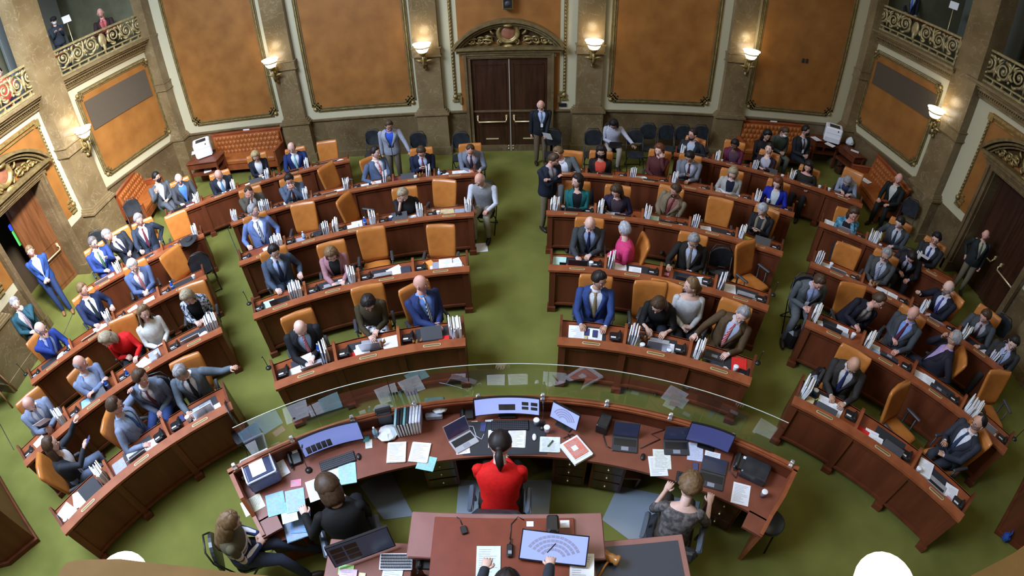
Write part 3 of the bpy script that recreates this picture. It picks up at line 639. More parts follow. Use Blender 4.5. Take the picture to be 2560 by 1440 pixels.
def person(px, py, label, who=None, desk=None, yaw=0, face=None, stand=False, top='suit', c=(.05, .055, .07), shirt=(.75, .78, .85), tie=None, pants=None, hair='short', hc='brown', sk='l',
           lean=8, side=0, tw=0, hp=15, hy=0, hr=0, R='desk', L='desk', belly=0.0, f=False, extra=(), zoff=0.0, xy=None, sc=None, hz=None, shoe=(.03, .02, .015), group=None, knees=.42, zbase=0.0, chair=True, pat=None, legs=None, badge=True):
    """builds one figure; px, py = where the photograph shows the middle of the head"""
    sc = sc if sc else (1.03 if stand else 1.10)
    hz = hz if hz is not None else (.94 if stand else .50); TL = .50 if f else .53
    H0 = Vector((0, 0, hz)); T = []                      # spine frames
    p = H0.copy(); prev = 0.0
    def fr(t):
        pt = rad(lean)*min(1, .35 + .8*max(t, 0)); sd = rad(side)*min(1, .4 + .7*max(t, 0)); yw = rad(tw)*max(0, t)
        return Matrix.Rotation(yw, 3, 'Z') @ Matrix.Rotation(sd, 3, 'Y') @ Matrix.Rotation(-pt, 3, 'X')
    def sp(t):
        q = H0.copy(); N = 6
        if t <= 0: return q + fr(0) @ Vector((0, 0, t*TL))
        for i in range(N): q = q + fr(t*(i + .5)/N) @ Vector((0, 0, TL*t/N))
        return q
    top_f = fr(1.0); neck = sp(1.0)
    HR = 1.12 * Matrix.Rotation(rad(tw*.6 + hy), 3, 'Z') @ Matrix.Rotation(rad(side*.4 + hr), 3, 'Y') @ Matrix.Rotation(-rad(hp), 3, 'X')
    nu = (top_f @ Vector((0, 0, 1)) + (HR @ Vector((0, 0, 1))).normalized()).normalized()
    hc_ = neck + nu*.075 + HR @ Vector((0, .022, .105))
    # place the whole figure so that its head is where the photograph shows it
    wh = at(px, py, hc_.z*sc + zbase)
    if face is None:
        if desk: a = DESK[desk][1]; face = 180 - a
        else: face = degrees_to(wh)
    th = rad(face + yaw)                      # heading of +Y, clockwise-free world angle measured from +y (ccw)
    Rz = Matrix.Rotation(th, 3, 'Z'); off = Rz @ Vector((hc_.x, hc_.y, 0))*sc
    ylim = 9.0
    if desk: ylim = max(.20, (hypot(wh.x - off.x - CEN[0], wh.y - off.y - CEN[1]) - DESK[desk][0] - .33)/sc)
    base = Vector((wh.x - off.x, wh.y - off.y, zbase)) if xy is None else Vector((*xy, zbase))
    root = empty('person', base, th); root.scale = (sc, sc, sc); tag(root, label, 'person', group)
    sh = {s: sp(.88) + fr(.88) @ Vector((s*(.172 if f else .205), -.005, 0)) for s in (-1, 1)}
    UA, FA = (.27, .235) if f else (.295, .255)
    def target(nm, s):
        if isinstance(nm, (tuple, list)): return Vector((nm[0], nm[1], nm[2]))
        D = {'lap': (s*.07, .27, hz + .17), 'desk': (s*.17, .44, .815/sc), 'type': (s*.09, .47, .83/sc), 'write': (s*.05, .43, .815/sc), 'mid': (s*.04, .38, .83/sc), 'knee': (s*.14, .40, hz + .16), 'rest': (s*.30, .22, .72), 'side': (s*.25, .04, hz - .17),
             'hip': (s*.22, -.02, hz + .06), 'clasp': (s*.035, .24, hz + .06), 'belly': (s*.03, .20, hz + .22), 'cross': (-s*.09, .20, hz + .33), 'out': (s*.52, .18, hz + .30), 'phone': (s*.06, .30, hz + .33)}
        if nm in D:
            v_ = Vector(D[nm]); v_.y = min(v_.y, ylim) if nm in ('desk', 'type', 'write', 'mid') else v_.y; return v_
        if nm == 'chin': return hc_ + HR @ Vector((s*.035, .085, -.15))
        if nm == 'cheek': return hc_ + HR @ Vector((s*.085, .055, -.12))
        if nm == 'brow': return hc_ + HR @ Vector((s*.04, .11, -.02))
        if nm == 'fold': return hc_ + HR @ Vector((s*.03, .15, -.10))
        return Vector((s*.2, .3, hz + .2))
    # ---- body (skin): one mesh
    b = MB()
    add_head(b, HR, hc_, f)
    b.tube([sp(.93), neck - nu*.0, hc_ - HR @ Vector((0, .01, .06))], [.066, .052 if f else .06, .052], 10)
    rings = []
    for t, a, d in TORSO:
        F, o = fr(t), sp(t); rings.append([o + F @ Vector((a*.9*cos(q), d*.9*sin(q), 0)) for q in [2*pi*i/12 for i in range(12)]])
    b.loft(rings, 0)
    arms = {}
    for s, nm in ((1, R), (-1, L)):
        tg = target(nm, s); pole = (s*.55, -.45, -1.0) if not stand else (s*.35, -1, -.3)
        if nm in ('chin', 'cheek', 'brow', 'fold'): pole = (s*.5, .4, -1.2)
        if nm == 'cross': pole = (s*1.0, .2, -.9)
        e, w_ = ik(sh[s], tg, UA, FA, pole); arms[s] = (e, w_, nm)
        b.limb([sh[s], e, w_], [.044, .034, .024], 8)
        dd = (w_ - e).normalized(); up = Vector((0, 0, 1)) if abs(dd.z) < .8 else Vector((s*.3, 1, 0))
        if nm in ('side',): dd, up = Vector((0, .15, -1)), Vector((s, 0, 0))
        if nm in ('desk', 'type', 'write', 'mid', 'rest', 'knee'): dd = Vector((dd.x*.7 - s*.15, dd.y, 0.0 if nm != 'rest' else -.1)).normalized()
        if nm in ('lap', 'clasp', 'belly'): dd = Vector((-s*.8, .6, -.1)).normalized(); up = Vector((0, .3, 1))
        if nm in ('chin', 'cheek', 'brow', 'fold'): dd = (HR @ Vector((-s*.35, .0, 1))).normalized(); up = HR @ Vector((s*.3, 1, 0))
        add_hand(b, w_ - dd*.005, dd, up, s, {'type': .45, 'desk': .35, 'write': .9, 'chin': 1.0, 'cheek': .7, 'rest': .4}.get(nm, .75) if isinstance(nm, str) else .7)
    hipj = {s: H0 + Vector((s*.09, .02, -.0)) for s in (-1, 1)}; LEG = {}
    for s in (-1, 1):
        if stand:
            fx = s*.10; k = Vector((s*.10, .03, hz*.52)); an = Vector((fx, -.02, .09)); fo = Vector((fx, .0, 0))
            if legs: an = Vector((legs[0 if s > 0 else 1][0], legs[0 if s > 0 else 1][1], .09)); k = (hipj[s] + an)/2 + Vector((0, .04, 0))
        else:
            k = Vector((s*.12, knees, hz + .04)); an = Vector((s*.12, knees + (.02 if s > 0 else -.06), .09))
            if legs == 'crossed' and s > 0: k = Vector((.02, knees, hz + .13)); an = Vector((-.16, knees + .22, .26))
            elif isinstance(legs, (list, tuple)): q = legs[0 if s > 0 else 1]; an = Vector((q[0], q[1], .09)); k = Vector((q[0]*.8, knees, hz + .04))
        LEG[s] = (hipj[s], k, an); b.limb([hipj[s], k, an], [.062, .044, .032], 8)
    b.build('body', [skin(sk), M_EYE, M_LIP, M_EYEW, hairm(hc)], root)
    if hair not in (None, 'bald'):
        h = MB(); add_hair(h, HR, hc_, hair); h.build('hair', hairm(hc), root)
    # ---- clothing
    fem = f; open_ = top in ('suit', 'cardigan', 'open')
    def shell(mb, o, t0, t1, opening=None, mi=0, neckcut=0.0, n=22):
        rr = []
        lv = [v for v in TORSO if t0 <= v[0] <= t1]
        for t, a, d in lv:
            F, oo = fr(t), sp(t); a2, d2 = a + o, d + o; bl = belly*max(0, 1 - abs(t - .28)/.42)
            if fem: a2 *= .92 - .07*max(0, 1 - abs(t - .35)/.3); bl += .022*max(0, 1 - abs(t - .66)/.16)
            dl = opening(t) if opening else 0
            dl = math.asin(min(.95, dl/a2)) if dl else 0.0; ring = []
            cnt = n if not opening else n + 1
            for i in range(cnt):
                q = pi/2 + (2*pi*i/n if not opening else dl + (2*pi - 2*dl)*i/n)
                x, y = a2*cos(q), d2*sin(q); x = math.copysign(abs(cos(q))**.85, cos(q))*a2
                if y > 0: y += bl*(sin(q)**2)
                if t > .85 and y > 0: y *= 1 - .25*(t - .85)/.15
                if t >= .98 and neckcut: y *= .9
                ring.append(oo + F @ Vector((x, y, 0)))
            rr.append(ring)
        mb.loft(rr, mi, not opening, not opening)
        return rr
    M_top = cm(c) if not pat else pat
    pc = pants or (c if top == 'suit' else (.02, .022, .03))
    if top in ('suit', 'cardigan', 'open', 'vest'):
        s_ = MB(); shell(s_, .004, -.06, 1.04, None)
        if top in ('suit', 'vest'): s_.tube([neck - nu*.035, neck - nu*.01, neck + nu*.024], [.080, .074, .063], 12)
        if top == 'vest':
            for s in (-1, 1):
                e, w_, nm = arms[s]; s_.limb([sh[s], e, e + (w_ - e)*.95], [.066, .054, .038], 10)
        elif top == 'suit':
            for s in (-1, 1):
                e, w_, nm = arms[s]; s_.limb([e + (w_ - e)*.5, w_ - (w_ - e)*.02], [.036, .031], 10)
        s_.build('shirt', cm(shirt), root)
    if tie and top in ('suit', 'vest'):
        t_ = MB(); rr = []
        for t, wd in ((.98, .016), (.93, .020), (.90, .014), (.80, .022), (.6, .030), (.4, .036), (.2, .042), (.12, .02)):
            F, oo = fr(t), sp(t); a, d = [(np.interp(t, [v[0] for v in TORSO], [v[1] for v in TORSO])), (np.interp(t, [v[0] for v in TORSO], [v[2] for v in TORSO]))]
            y = d + .010 + belly*max(0, 1 - abs(t - .28)/.42); y *= (1 - .25*(t - .85)/.15) if t > .85 else 1
            y += .007 if t > .88 else .004
            rr.append([oo + F @ Vector((x_, y_ + y, 0)) for x_, y_ in ((-wd, -.006), (-wd*.6, .004), (wd*.6, .004), (wd, -.006))])
        t_.loft(rr, 0); t_.build('necktie', cm(tie) if not isinstance(tie, str) else MATS[tie], root)
    o_ = {'suit': .020, 'cardigan': .016, 'open': .02, 'sweater': .014, 'blouse': .010, 'vest': .013}[top]
    j = MB()
    if open_:
        wlow, whigh = {'suit': (.0, .088), 'cardigan': (.05, .075), 'open': (.10, .10)}[top]
        op = lambda t: max(.004, wlow*(1 - max(0, t)) + (whigh*max(0, (t - .30)/.62) if t < .92 else whigh*(1 - (t - .92)*2.5))) if t < 1.0 else .058
        hem = -.16
        rr = shell(j, o_, hem, 1.04, op)
        if top == 'suit':                      # lapels folded back over the chest
            for e_ in (0, -1):
                st = []
                for k, ring in enumerate(rr):
                    t = [v for v in TORSO if hem <= v[0] <= 1.04][k][0]
                    if .2 < t <= 1.0:
                        i0, i1 = (0, 2) if e_ == 0 else (-1, -3); v0, v1 = ring[i0], ring[i1]; out = fr(t) @ Vector((0, .009, 0)); wdt = .95 if .6 < t < .9 else .45
                        st.append([v0 + out*.2, v0 + out, v0 + (v1 - v0)*wdt + out, v0 + (v1 - v0)*wdt])
                j.loft(st, 0, True, True, True)
    else: shell(j, o_, -.16 if top != 'vest' else -.06, 1.04 if top != 'blouse' else .99)
    if top != 'vest':
        cut = {'suit': .93, 'cardigan': .95, 'open': .93, 'sweater': .97, 'blouse': .95}[top]
        if 'bare' in extra: cut = .30
        if 'elbow' in extra: cut = .12
        for s in (-1, 1):
            e, w_, nm = arms[s]; j.limb([sh[s], sh[s] + (e - sh[s])*.5, e, e + (w_ - e)*.5, e + (w_ - e)*cut] if cut > .5 else [sh[s], sh[s] + (e - sh[s])*.5, e, e + (w_ - e)*cut], ([.066, .060, .053, .047, .041] if cut > .5 else [.068, .062, .055, .05]) if not fem else ([.060, .053, .047, .043, .037] if cut > .5 else [.06, .054, .05, .046]), 10)
    j.build({'suit': 'jacket', 'cardigan': 'cardigan', 'open': 'jacket', 'sweater': 'sweater', 'blouse': 'blouse', 'vest': 'vest'}[top], M_top if top != 'vest' else cm(c), root)
    t_ = MB()
    rings = []
    for t, a, d in [(-.20, .15, .11)] + TORSO[:4]:
        F, oo = fr(t), sp(t); rings.append([oo + F @ Vector(((a + .006)*cos(q), (d + .006)*sin(q) + (.0 if sin(q) < 0 else belly*.5*(t > .1)), 0)) for q in [2*pi*i/14 for i in range(14)]])
    t_.loft(rings, 0)
    skirt = 'skirt' in extra
    for s in (-1, 1):
        a_, k_, n_ = LEG[s]
        t_.limb([a_ + Vector((0, 0, .0)), (a_ + k_)/2, k_, (k_ + n_)/2, n_ + Vector((0, 0, .02))] if not skirt else [a_, (a_ + k_)/2, k_, k_ + (n_ - k_)*.2], [.092, .084, .068, .060, .050] if not skirt else [.10, .10, .095, .09], 10)
    t_.build('skirt' if skirt else 'trousers', cm(pc) if not isinstance(pc, str) else MATS[pc], root)
    for s in (-1, 1):
        a_, k_, n_ = LEG[s]; o = MB(); ft = n_ + Vector((s*.015, .06, -.045)) if not (legs == 'crossed' and s > 0) else n_ + Vector((-.02, .07, .0))
        o.ball(ft, (.045, .14, .045), 10, 6); o.build('shoe', cm(shoe, .35), root)
    if 'glasses' in extra:
        g = MB()
        for s in (-1, 1):
            g.tube([hc_ + HR @ Vector((s*.033 + .021*cos(q), .098 - .004*abs(cos(q)), .004 + .016*sin(q))) for q in [2*pi*i/10 for i in range(11)]], .0026, 4); g.tube([hc_ + HR @ Vector((s*.055, .094, .008)), hc_ + HR @ Vector((s*.080, .0, .006))], .0025, 4)
        g.tube([hc_ + HR @ Vector((-.012, .102, .008)), hc_ + HR @ Vector((.012, .102, .008))], .0025, 4); g.build('glasses', M_BLK, root)
    for nm_, mc in (('maskw', (.75, .78, .8)), ('maskb', (.012, .012, .014))):
        if nm_ in extra:
            g = MB(); rr = []
            for z, wd, y in ((-.090, .030, .074), (-.075, .050, .094), (-.045, .060, .106), (-.015, .055, .110), (.0, .035, .100)): rr.append([hc_ + HR @ Vector((wd*cos(q)*1.05, y - .055 + .058*sin(q), z)) for q in [pi*i/10 for i in range(11)]])
            g.loft(rr, 0, False, False); 
            for s in (-1, 1): g.tube([hc_ + HR @ Vector((s*.060, .055, -.03)), hc_ + HR @ Vector((s*.080, .0, -.01))], .002, 4)
            g.build('face_mask', cm(mc), root)
    for bn, bc in (('beard', hc), ('goatee', hc)):
        if bn in extra:
            g = MB(); rr = []
            for z, wd in ((-.122, .030), (-.105, .052), (-.085, .062), (-.068, .066)): rr.append([hc_ + HR @ Vector(((wd if bn == 'beard' else wd*.55)*cos(q), .018 + (.070 if z > -.11 else .055)*sin(q) + .004, z)) for q in [pi*i/10 for i in range(11)]])
            g.loft(rr, 0, False, False); g.build('beard', hairm(bc), root)
    if badge and top == 'suit' and face is not None:
        F, oo = fr(.74), sp(.74); g = MB(); g.ball(oo + F @ Vector((-.115, .118, 0)), (.016, .008, .018), 8, 4); g.build('badge', M_WHITE, root)
    if 'lanyard' in extra:
        g = MB(); F, oo = fr(.4), sp(.4); g.box(oo + F @ Vector((0, .155 + belly, 0)), (.06, .006, .09), rot=F)
        for s in (-1, 1): g.tube([neck + fr(1) @ Vector((s*.06, .03, 0)), oo + F @ Vector((s*.01, .155 + belly, .05))], .004, 4)
        g.build('lanyard_badge', M_WHITE, root)
    if 'scarf' in extra:
        g = MB()
        for s in (-1, 1): g.tube([neck + fr(1) @ Vector((s*.075, -.02, .01)), sp(.85) + fr(.85) @ Vector((s*.07, .115, 0)), sp(.5) + fr(.5) @ Vector((s*.06, .14, 0)), sp(.25) + fr(.25) @ Vector((s*.06, .13, 0))], [.03, .03, .028, .02], 8)
        g.build('scarf', cm((.20, .17, .11)), root)
    if 'cap' in extra:
        g = MB(); g.lathe([(.098, 0), (.098, .05), (.07, .085), (.02, .10)], hc_ + HR @ Vector((0, -.005, .04)), 14, 0, HR); g.ball(hc_ + HR @ Vector((0, .12, .05)), (.07, .06, .008), 10, 4, 0, HR); g.build('cap', cm((.02, .02, .025)), root)
    info = dict(root=root, base=base, th=th, who=who, arms=arms, M=Matrix.Translation(base) @ Matrix.Rotation(th, 4, 'Z') @ Matrix.Scale(sc, 4), head=hc_, desk=desk, chair=chair and not stand, label=label, stand=stand)
    PEOPLE[who or label] = info
    if desk:
        rr = hypot(base.x - CEN[0], base.y - CEN[1]) - DESK[desk][0]
        DBG.append((desk, round(rr, 2), round(math.degrees(atan2(base.x - CEN[0], base.y - CEN[1])) - DESK[desk][1], 1), who))
    return info
DBG = []
def degrees_to(p): return 180 - math.degrees(atan2(p.x - CEN[0], p.y - CEN[1]))
# ================================================================ chairs
def make_chair():
    root = empty('leather_chair')
    s = MB()
    def slab(c, R, w0, w1, h, t, mi=0, bow=.05):
        """cushion: rounded slab standing in its own xz plane"""
        c = Vector(c); rings = []; N = 9
        for k in range(N + 1):
            v = -1 + 2*k/N; e = 1 - .16*max(0, abs(v) - .75)**1*4*.5; hw = (w0 + (w1 - w0)*(v + 1)/2)/2*e; th = t*(1 - .55*max(0, abs(v) - .8)*5*.6)
            row = []
            for i in range(16):
                q = 2*pi*i/16; x = math.copysign(abs(cos(q))**.35, cos(q))*hw; y = math.copysign(abs(sin(q))**.6, sin(q))*th/2
                y += bow*(x/hw)**2*.8 - bow*.4; 
                if sin(q) > 0: y -= .012*max(0, 1 - abs(v + .25)/.5)*max(0, 1 - abs(x)/.2)
                row.append(c + R @ Vector((x, y, v*h/2)))
            rings.append(row)
        return rings
    RX = Matrix.Rotation(rad(13), 3, 'X')
    b = MB(); b.loft(slab((0, -.235, .80), RX, .50, .56, .66, .085), 0); b.build('backrest', M_LEATHER, root)
    b = MB(); b.loft(slab((0, .08, .415), Matrix.Rotation(rad(-87), 3, 'X'), .52, .50, .54, .10, 0, .02), 0); b.build('seat', M_LEATHER, root)
    for sx in (-1, 1):
        a = MB(); a.tube([(sx*.24, -.02, .38), (sx*.30, -.02, .42), (sx*.31, -.04, .62), (sx*.31, -.02, .655)], .018, 6); a.tube([(sx*.24, .16, .38), (sx*.30, .16, .44), (sx*.31, .14, .62)], .014, 6)
        a.box((sx*.31, .06, .665), (.055, .30, .035), bev=.012); a.build('armrest', M_DKGREY, root)
    a = MB(); a.tube([(0, 0.02, .12), (0, 0.02, .37)], .03, 8); a.box((0, .03, .365), (.26, .26, .03)); a.build('column', M_DKGREY, root)
    a = MB()
    for k in range(5):
        q = 2*pi*k/5 + .3; a.tube([(0, .02, .12), (cos(q)*.28, .02 + sin(q)*.28, .065)], [.028, .016], 6); a.ball((cos(q)*.28, .02 + sin(q)*.28, .03), .03, 6, 4)
    a.build('base', M_BLK, root)
    return root
CH0 = make_chair(); _used = [False]
def chair(loc, th, label, group='orange leather desk chairs'):
    o = CH0 if not _used[0] else copy_tree(CH0); _used[0] = True
    o.location = loc; o.rotation_euler = (0, 0, th); tag(o, label, 'chair', group); return o
def proto(fn): 
    st = {}
    def place(loc, th=0.0, label=None, cat=None, group=None, key=(), rot=None):
        if key not in st: st[key] = fn(*key); o = st[key]
        else: o = copy_tree(st[key])
        o.location = loc; o.rotation_euler = rot if rot else (0, 0, th)
        tag(o, label, cat, group); return o
    return place
def fchair_():
    """black folding chair with rounded back"""
    root = empty('folding_chair'); g = MB(); pts = []
    poly = [(.215*math.copysign(abs(cos(q))**(.5 if sin(q) < 0 else .9), cos(q)), .23*math.copysign(abs(sin(q))**(.4 if sin(q) < 0 else .9), sin(q))) for q in [2*pi*i/24 for i in range(24)]]
    Mx = Matrix.Translation((0, -.235, .80)) @ Matrix.Rotation(rad(82), 4, 'X'); g.prism(poly, -.02, .02, 0, Mx); g.build('backrest', M_BLKLEA, root)
    g = MB(); poly = [(.21*math.copysign(abs(cos(q))**.5, cos(q)), .05 + .20*math.copysign(abs(sin(q))**.5, sin(q))) for q in [2*pi*i/20 for i in range(20)]]
    g.prism(poly, .42, .46); g.build('seat', M_BLKLEA, root)
    for sx in (-1, 1):
        g = MB(); g.tube([(sx*.21, -.24, .90), (sx*.22, -.12, .46), (sx*.22, .24, .0)], .012, 6); g.tube([(sx*.20, .12, .44), (sx*.20, -.26, .0)], .012, 6); g.build('leg', M_BLK, root)
    g = MB(); g.tube([(-.22, -.22, .70), (-.21, -.25, .90), (-.12, -.275, 1.03), (.12, -.275, 1.03), (.21, -.25, .90), (.22, -.22, .70)], .012, 6); g.tube([(-.2, -.24, .02), (.2, -.24, .02)], .01, 5); g.build('frame', M_BLK, root)
    return root
fchair = proto(fchair_)
# ================================================================ things on desks  (+y points away from the sitter)
def phone_():
    r = empty('desk_phone'); g = MB(); R = Matrix.Rotation(rad(-14), 3, 'X')
    g.box((0, 0, .035), (.18, .20, .045), rot=Matrix.Rotation(rad(14), 3, 'X'), bev=.012); g.build('base', M_BLK, r)
    g = MB(); g.box((-.055, 0, .078), (.045, .19, .028), rot=Matrix.Rotation(rad(14), 3, 'X'), bev=.012)
    for y in (-.075, .075): g.box((-.055, y, .068 + y*.25), (.052, .045, .035), rot=Matrix.Rotation(rad(14), 3, 'X'), bev=.012)
    g.build('handset', M_BLK, r)
    g = MB(); g.box((.035, .055, .078), (.075, .035, .004), rot=Matrix.Rotation(rad(14), 3, 'X')); g.build('display', M_WHITE, r)
    g = MB()
    for i in range(3):
        for j in range(4): g.box((.015 + i*.022, -.055 + j*.022, .052 + (-.055 + j*.022)*.25 + .003), (.015, .014, .006), rot=Matrix.Rotation(rad(14), 3, 'X'))
    g.build('keypad', M_GREY, r)
    g = MB(); pts = [(-.06 + .012*cos(t*2.2), -.09 - .012*t*.35, .03 + .012*sin(t*2.2)) for t in range(14)]; g.tube(pts, .006, 4); g.build('cord', M_BLK, r)
    return r
def laptop_(shell, open_=105):
    r = empty('laptop'); m = {'s': M_SILVER, 'b': M_DKGREY, 'w': M_WHITE}[shell]
    g = MB(); g.box((0, 0, .009), (.32, .22, .016), bev=.006); g.build('base', m, r)
    g = MB(); g.box((0, .025, .0178), (.28, .10, .002)); 
    g.build('keyboard', M_BLK if shell != 'w' else M_GREY, r)
    g = MB(); g.box((0, -.065, .0178), (.09, .055, .002)); g.build('touchpad', M_GREY, r)
    R = Matrix.Rotation(rad(90 - open_), 3, 'X'); c = Vector((0, .108, .018)) + R @ Vector((0, 0, .108))
    g = MB(); g.box(c, (.32, .008, .212), rot=R, bev=.003); s = g.build('screen', m if shell != 'w' else M_SILVER, r)
    g = MB(); g.box(c + R @ Vector((0, -.005, .004)), (.30, .002, .185), rot=R); g.build('display', mat('laptop_display', (.012, .014, .02), .12, emit=(.10, .14, .35), es=.12), s)
    return r
def paper_(w, h, t, col, lines):
    r = MB(); hx, hy = w/2, h/2; layers = max(1, int(t/.004)) if t > .003 else 1
    for k in range(layers):
        j = .006*sin(k*2.3) if layers > 1 else 0; z0 = t*k/layers; r.box((j, j*.6, z0 + t/layers/2), (w, h, t/layers*.9 if layers > 1 else t), rz=.03*sin(k*3.1) if layers > 1 else 0)
    z = t + .0006
    if lines:
        rr = random.Random(int(w*1000 + h*777 + t*5000))
        for k in range(int(h/.02) - 2):
            L = w*(.35 + .45*rr.random()); y = hy - .03 - k*.02; r.quad((-hx*.8, y, z), (-hx*.8 + L, y, z), (-hx*.8 + L, y - .006, z), (-hx*.8, y - .006, z), 1)
    me = r.mesh('paper', [col, mat('grey_print', (.42, .42, .45), .9)]); o = bpy.data.objects.new('paper_sheet' if t < .003 else 'paper_stack', me); COL.objects.link(o); return o
C_WH, C_BLUE, C_YEL, C_PINK, C_RED, C_MINT, C_MAN, C_ORG = (.80, .83, .88), (.28, .52, .72), (.80, .78, .10), (.75, .28, .38), (.70, .03, .025), (.50, .78, .70), (.62, .50, .28), (.85, .34, .08)
def sheet(loc, th, label, col=C_WH, w=.216, h=.279, t=.0015, lines=True, group=None, cat='paper'):
    o = paper_(w, h, t, M_PAPER if col == C_WH else cm(col, .8), lines); o.location = loc; o.rotation_euler = (0, 0, th); tag(o, label, cat, group); return o
def files_(k):
    """slanting row of paper folders held upright in a small rack"""
    rr = random.Random(k); r = empty('upright_files'); g = MB(); g.box((0, 0, .006), (.13, .26, .012)); g.box((.06, 0, .05), (.006, .26, .10)); g.box((-.06, 0, .03), (.006, .26, .06)); g.build('rack', M_BLK, r)
    n = 6 + k % 3
    for i in range(n):
        x = -.05 + .10*i/(n - 1); R = Matrix.Rotation(rad(-3 + rr.uniform(-5, 5)), 3, 'Y'); h = .20 + rr.random()*.065
        col = rr.choice([M_PAPER, M_PAPER, M_PAPER, M_PAPER, cm(C_WH), cm((.55, .60, .75)), cm((.72, .68, .60))])
        g = MB(); g.box(Vector((x, rr.uniform(-.035, .035), .012)) + R @ Vector((0, 0, h/2)), (.0165, .20 + rr.random()*.07, h), rot=R); g.build('folder', col, r)
    return r
def cup_(col):
    r = empty('cup'); g = MB(); g.lathe([(.028, 0), (.038, .10), (.036, .102)], n=14); g.build('body', cm(col, .5), r); g = MB(); g.lathe([(.040, .100), (.040, .110), (.034, .114), (.01, .115)], n=14); g.build('lid', M_WHITE, r); return r
def bottle_(col):
    r = empty('bottle'); g = MB(); g.lathe([(.030, 0), (.033, .01), (.033, .13), (.028, .15), (.013, .175), (.012, .19)], n=14); g.build('body', mat('bottle_plastic_%d' % int(sum(col)*100), col, .15, spec=.8), r)
    g = MB(); g.lathe([(.014, .188), (.014, .208), (.004, .21)], n=10); g.build('cap', M_WHITE, r); g = MB(); g.lathe([(.0336, .06), (.0336, .11)], n=14); g.build('bottle_label', cm((.2, .35, .6)), r); return r
def mic_():
    r = empty('gooseneck_microphone'); g = MB(); g.lathe([(.045, 0), (.045, .015), (.012, .03)], n=12); g.build('base', M_BLK, r); g = MB(); g.tube([(0, 0, .02), (0, -.01, .15), (0, -.05, .27), (0, -.11, .35)], .005, 6); g.build('neck', M_BLK, r); g = MB(); g.tube([(0, -.11, .35), (0, -.14, .375)], [.011, .013], 8); g.build('microphone_head', M_DKGREY, r); return r
def mat_():
    r = MB(); r.box((0, 0, .002), (.50, .36, .004), bev=.0015); o = r.build('desk_blotter', M_BLOT); return o
def mouse_(): r = MB(); r.ball((0, 0, .012), (.03, .052, .02), 10, 6); r.box((0, .02, .03), (.003, .03, .006)); return r.build('computer_mouse', M_BLK)
def cell_(): r = empty('mobile_phone'); g = MB(); g.box((0, 0, .005), (.075, .15, .009), bev=.004); g.build('case', M_DKGREY, r); g = MB(); g.box((0, 0, .0103), (.066, .135, .001)); g.build('screen', mat('phone_screen', (.05, .06, .16), .15), r); return r
def hat_():
    r = empty('cowboy_hat'); g = MB(); rings = []
    for rr_, z in ((.19, .035), (.195, .03), (.15, .008), (.10, .0), (.092, .02), (.088, .09), (.075, .115), (.03, .105)):
        rings.append([Vector((rr_*cos(q)*(1.0 if rr_ > .11 else .85), rr_*sin(q)*(1.12), z + (.045*abs(cos(q))**2 if rr_ > .12 else 0) - (.02 if rr_ < .05 else 0))) for q in [2*pi*i/22 for i in range(22)]])
    g.loft(rings, 0); g.build('crown_and_brim', mat('black_felt', (.015, .015, .018), .8), r); g = MB(); g.lathe([(.096, .018), (.094, .035)], n=20); g.build('hat_band', cm((.05, .05, .06)), r); return r
def statue_():
    r = empty('eagle_figurine'); g = MB(); g.lathe([(.05, 0), (.05, .02), (.03, .03)], n=12); g.build('stand', M_WOOD, r); g = MB(); m_ = cm((.28, .13, .04), .6)
    g.ball((0, 0, .08), (.035, .03, .05), 10, 6); g.ball((0, .01, .14), (.018, .02, .02), 8, 5); g.tube([(0, .025, .14), (0, .045, .132)], [.008, .002], 5)
    for s in (-1, 1): g.loft([[(s*.03, -.02, .07), (s*.03, .01, .07), (s*.03, .0, .11), (s*.03, -.02, .11)], [(s*.07, -.03, .09), (s*.075, .0, .09), (s*.07, -.01, .15), (s*.065, -.03, .15)], [(s*.06, -.03, .13), (s*.062, -.02, .13), (s*.06, -.02, .18), (s*.058, -.03, .18)]])
    g.build('eagle', m_, r); return r
def tissue_(): 
    r = MB(); rr = random.Random(3); n = 10; rings = []
    for k in range(5):
        q = .08*sin(pi*(k + .5)/5) + .01; rings.append([(q*cos(2*pi*i/n)*(1 + .3*rr.random()), q*sin(2*pi*i/n)*(1 + .3*rr.random()), .012*k*(1 + .4*rr.random())) for i in range(n)])
    r.loft(rings, 0, sm=False); return r.build('crumpled_paper', M_PAPER)
def marker_(col): r = empty('highlighter_pen'); g = MB(); g.tube([(-.05, 0, .009), (.03, 0, .009)], .008, 8); g.build('barrel', cm(col, .4), r); g = MB(); g.tube([(.03, 0, .009), (.06, 0, .009)], [.009, .008], 8); g.build('cap', cm((.1, .1, .1)), r); return r
def frame_(): r = empty('picture_frame'); R = Matrix.Rotation(rad(-15), 3, 'X'); g = MB(); g.box((0, 0, .07), (.11, .012, .14), rot=R); g.box((0, .03, .04), (.02, .06, .08)); g.build('frame', M_BLK, r); g = MB(); g.box((0, -.008, .07), (.09, .004, .115), rot=R); g.build('photo', M_WHITE, r); return r
phone, laptop, files, cup, bottle, mic, dmat, mouse, cell, hat, statue, tissue, marker, pframe = [proto(x) for x in (phone_, laptop_, files_, cup_, bottle_, mic_, mat_, mouse_, cell_, hat_, statue_, tissue_, marker_, frame_)]
DESKWHO = {}
_cnt = [0]
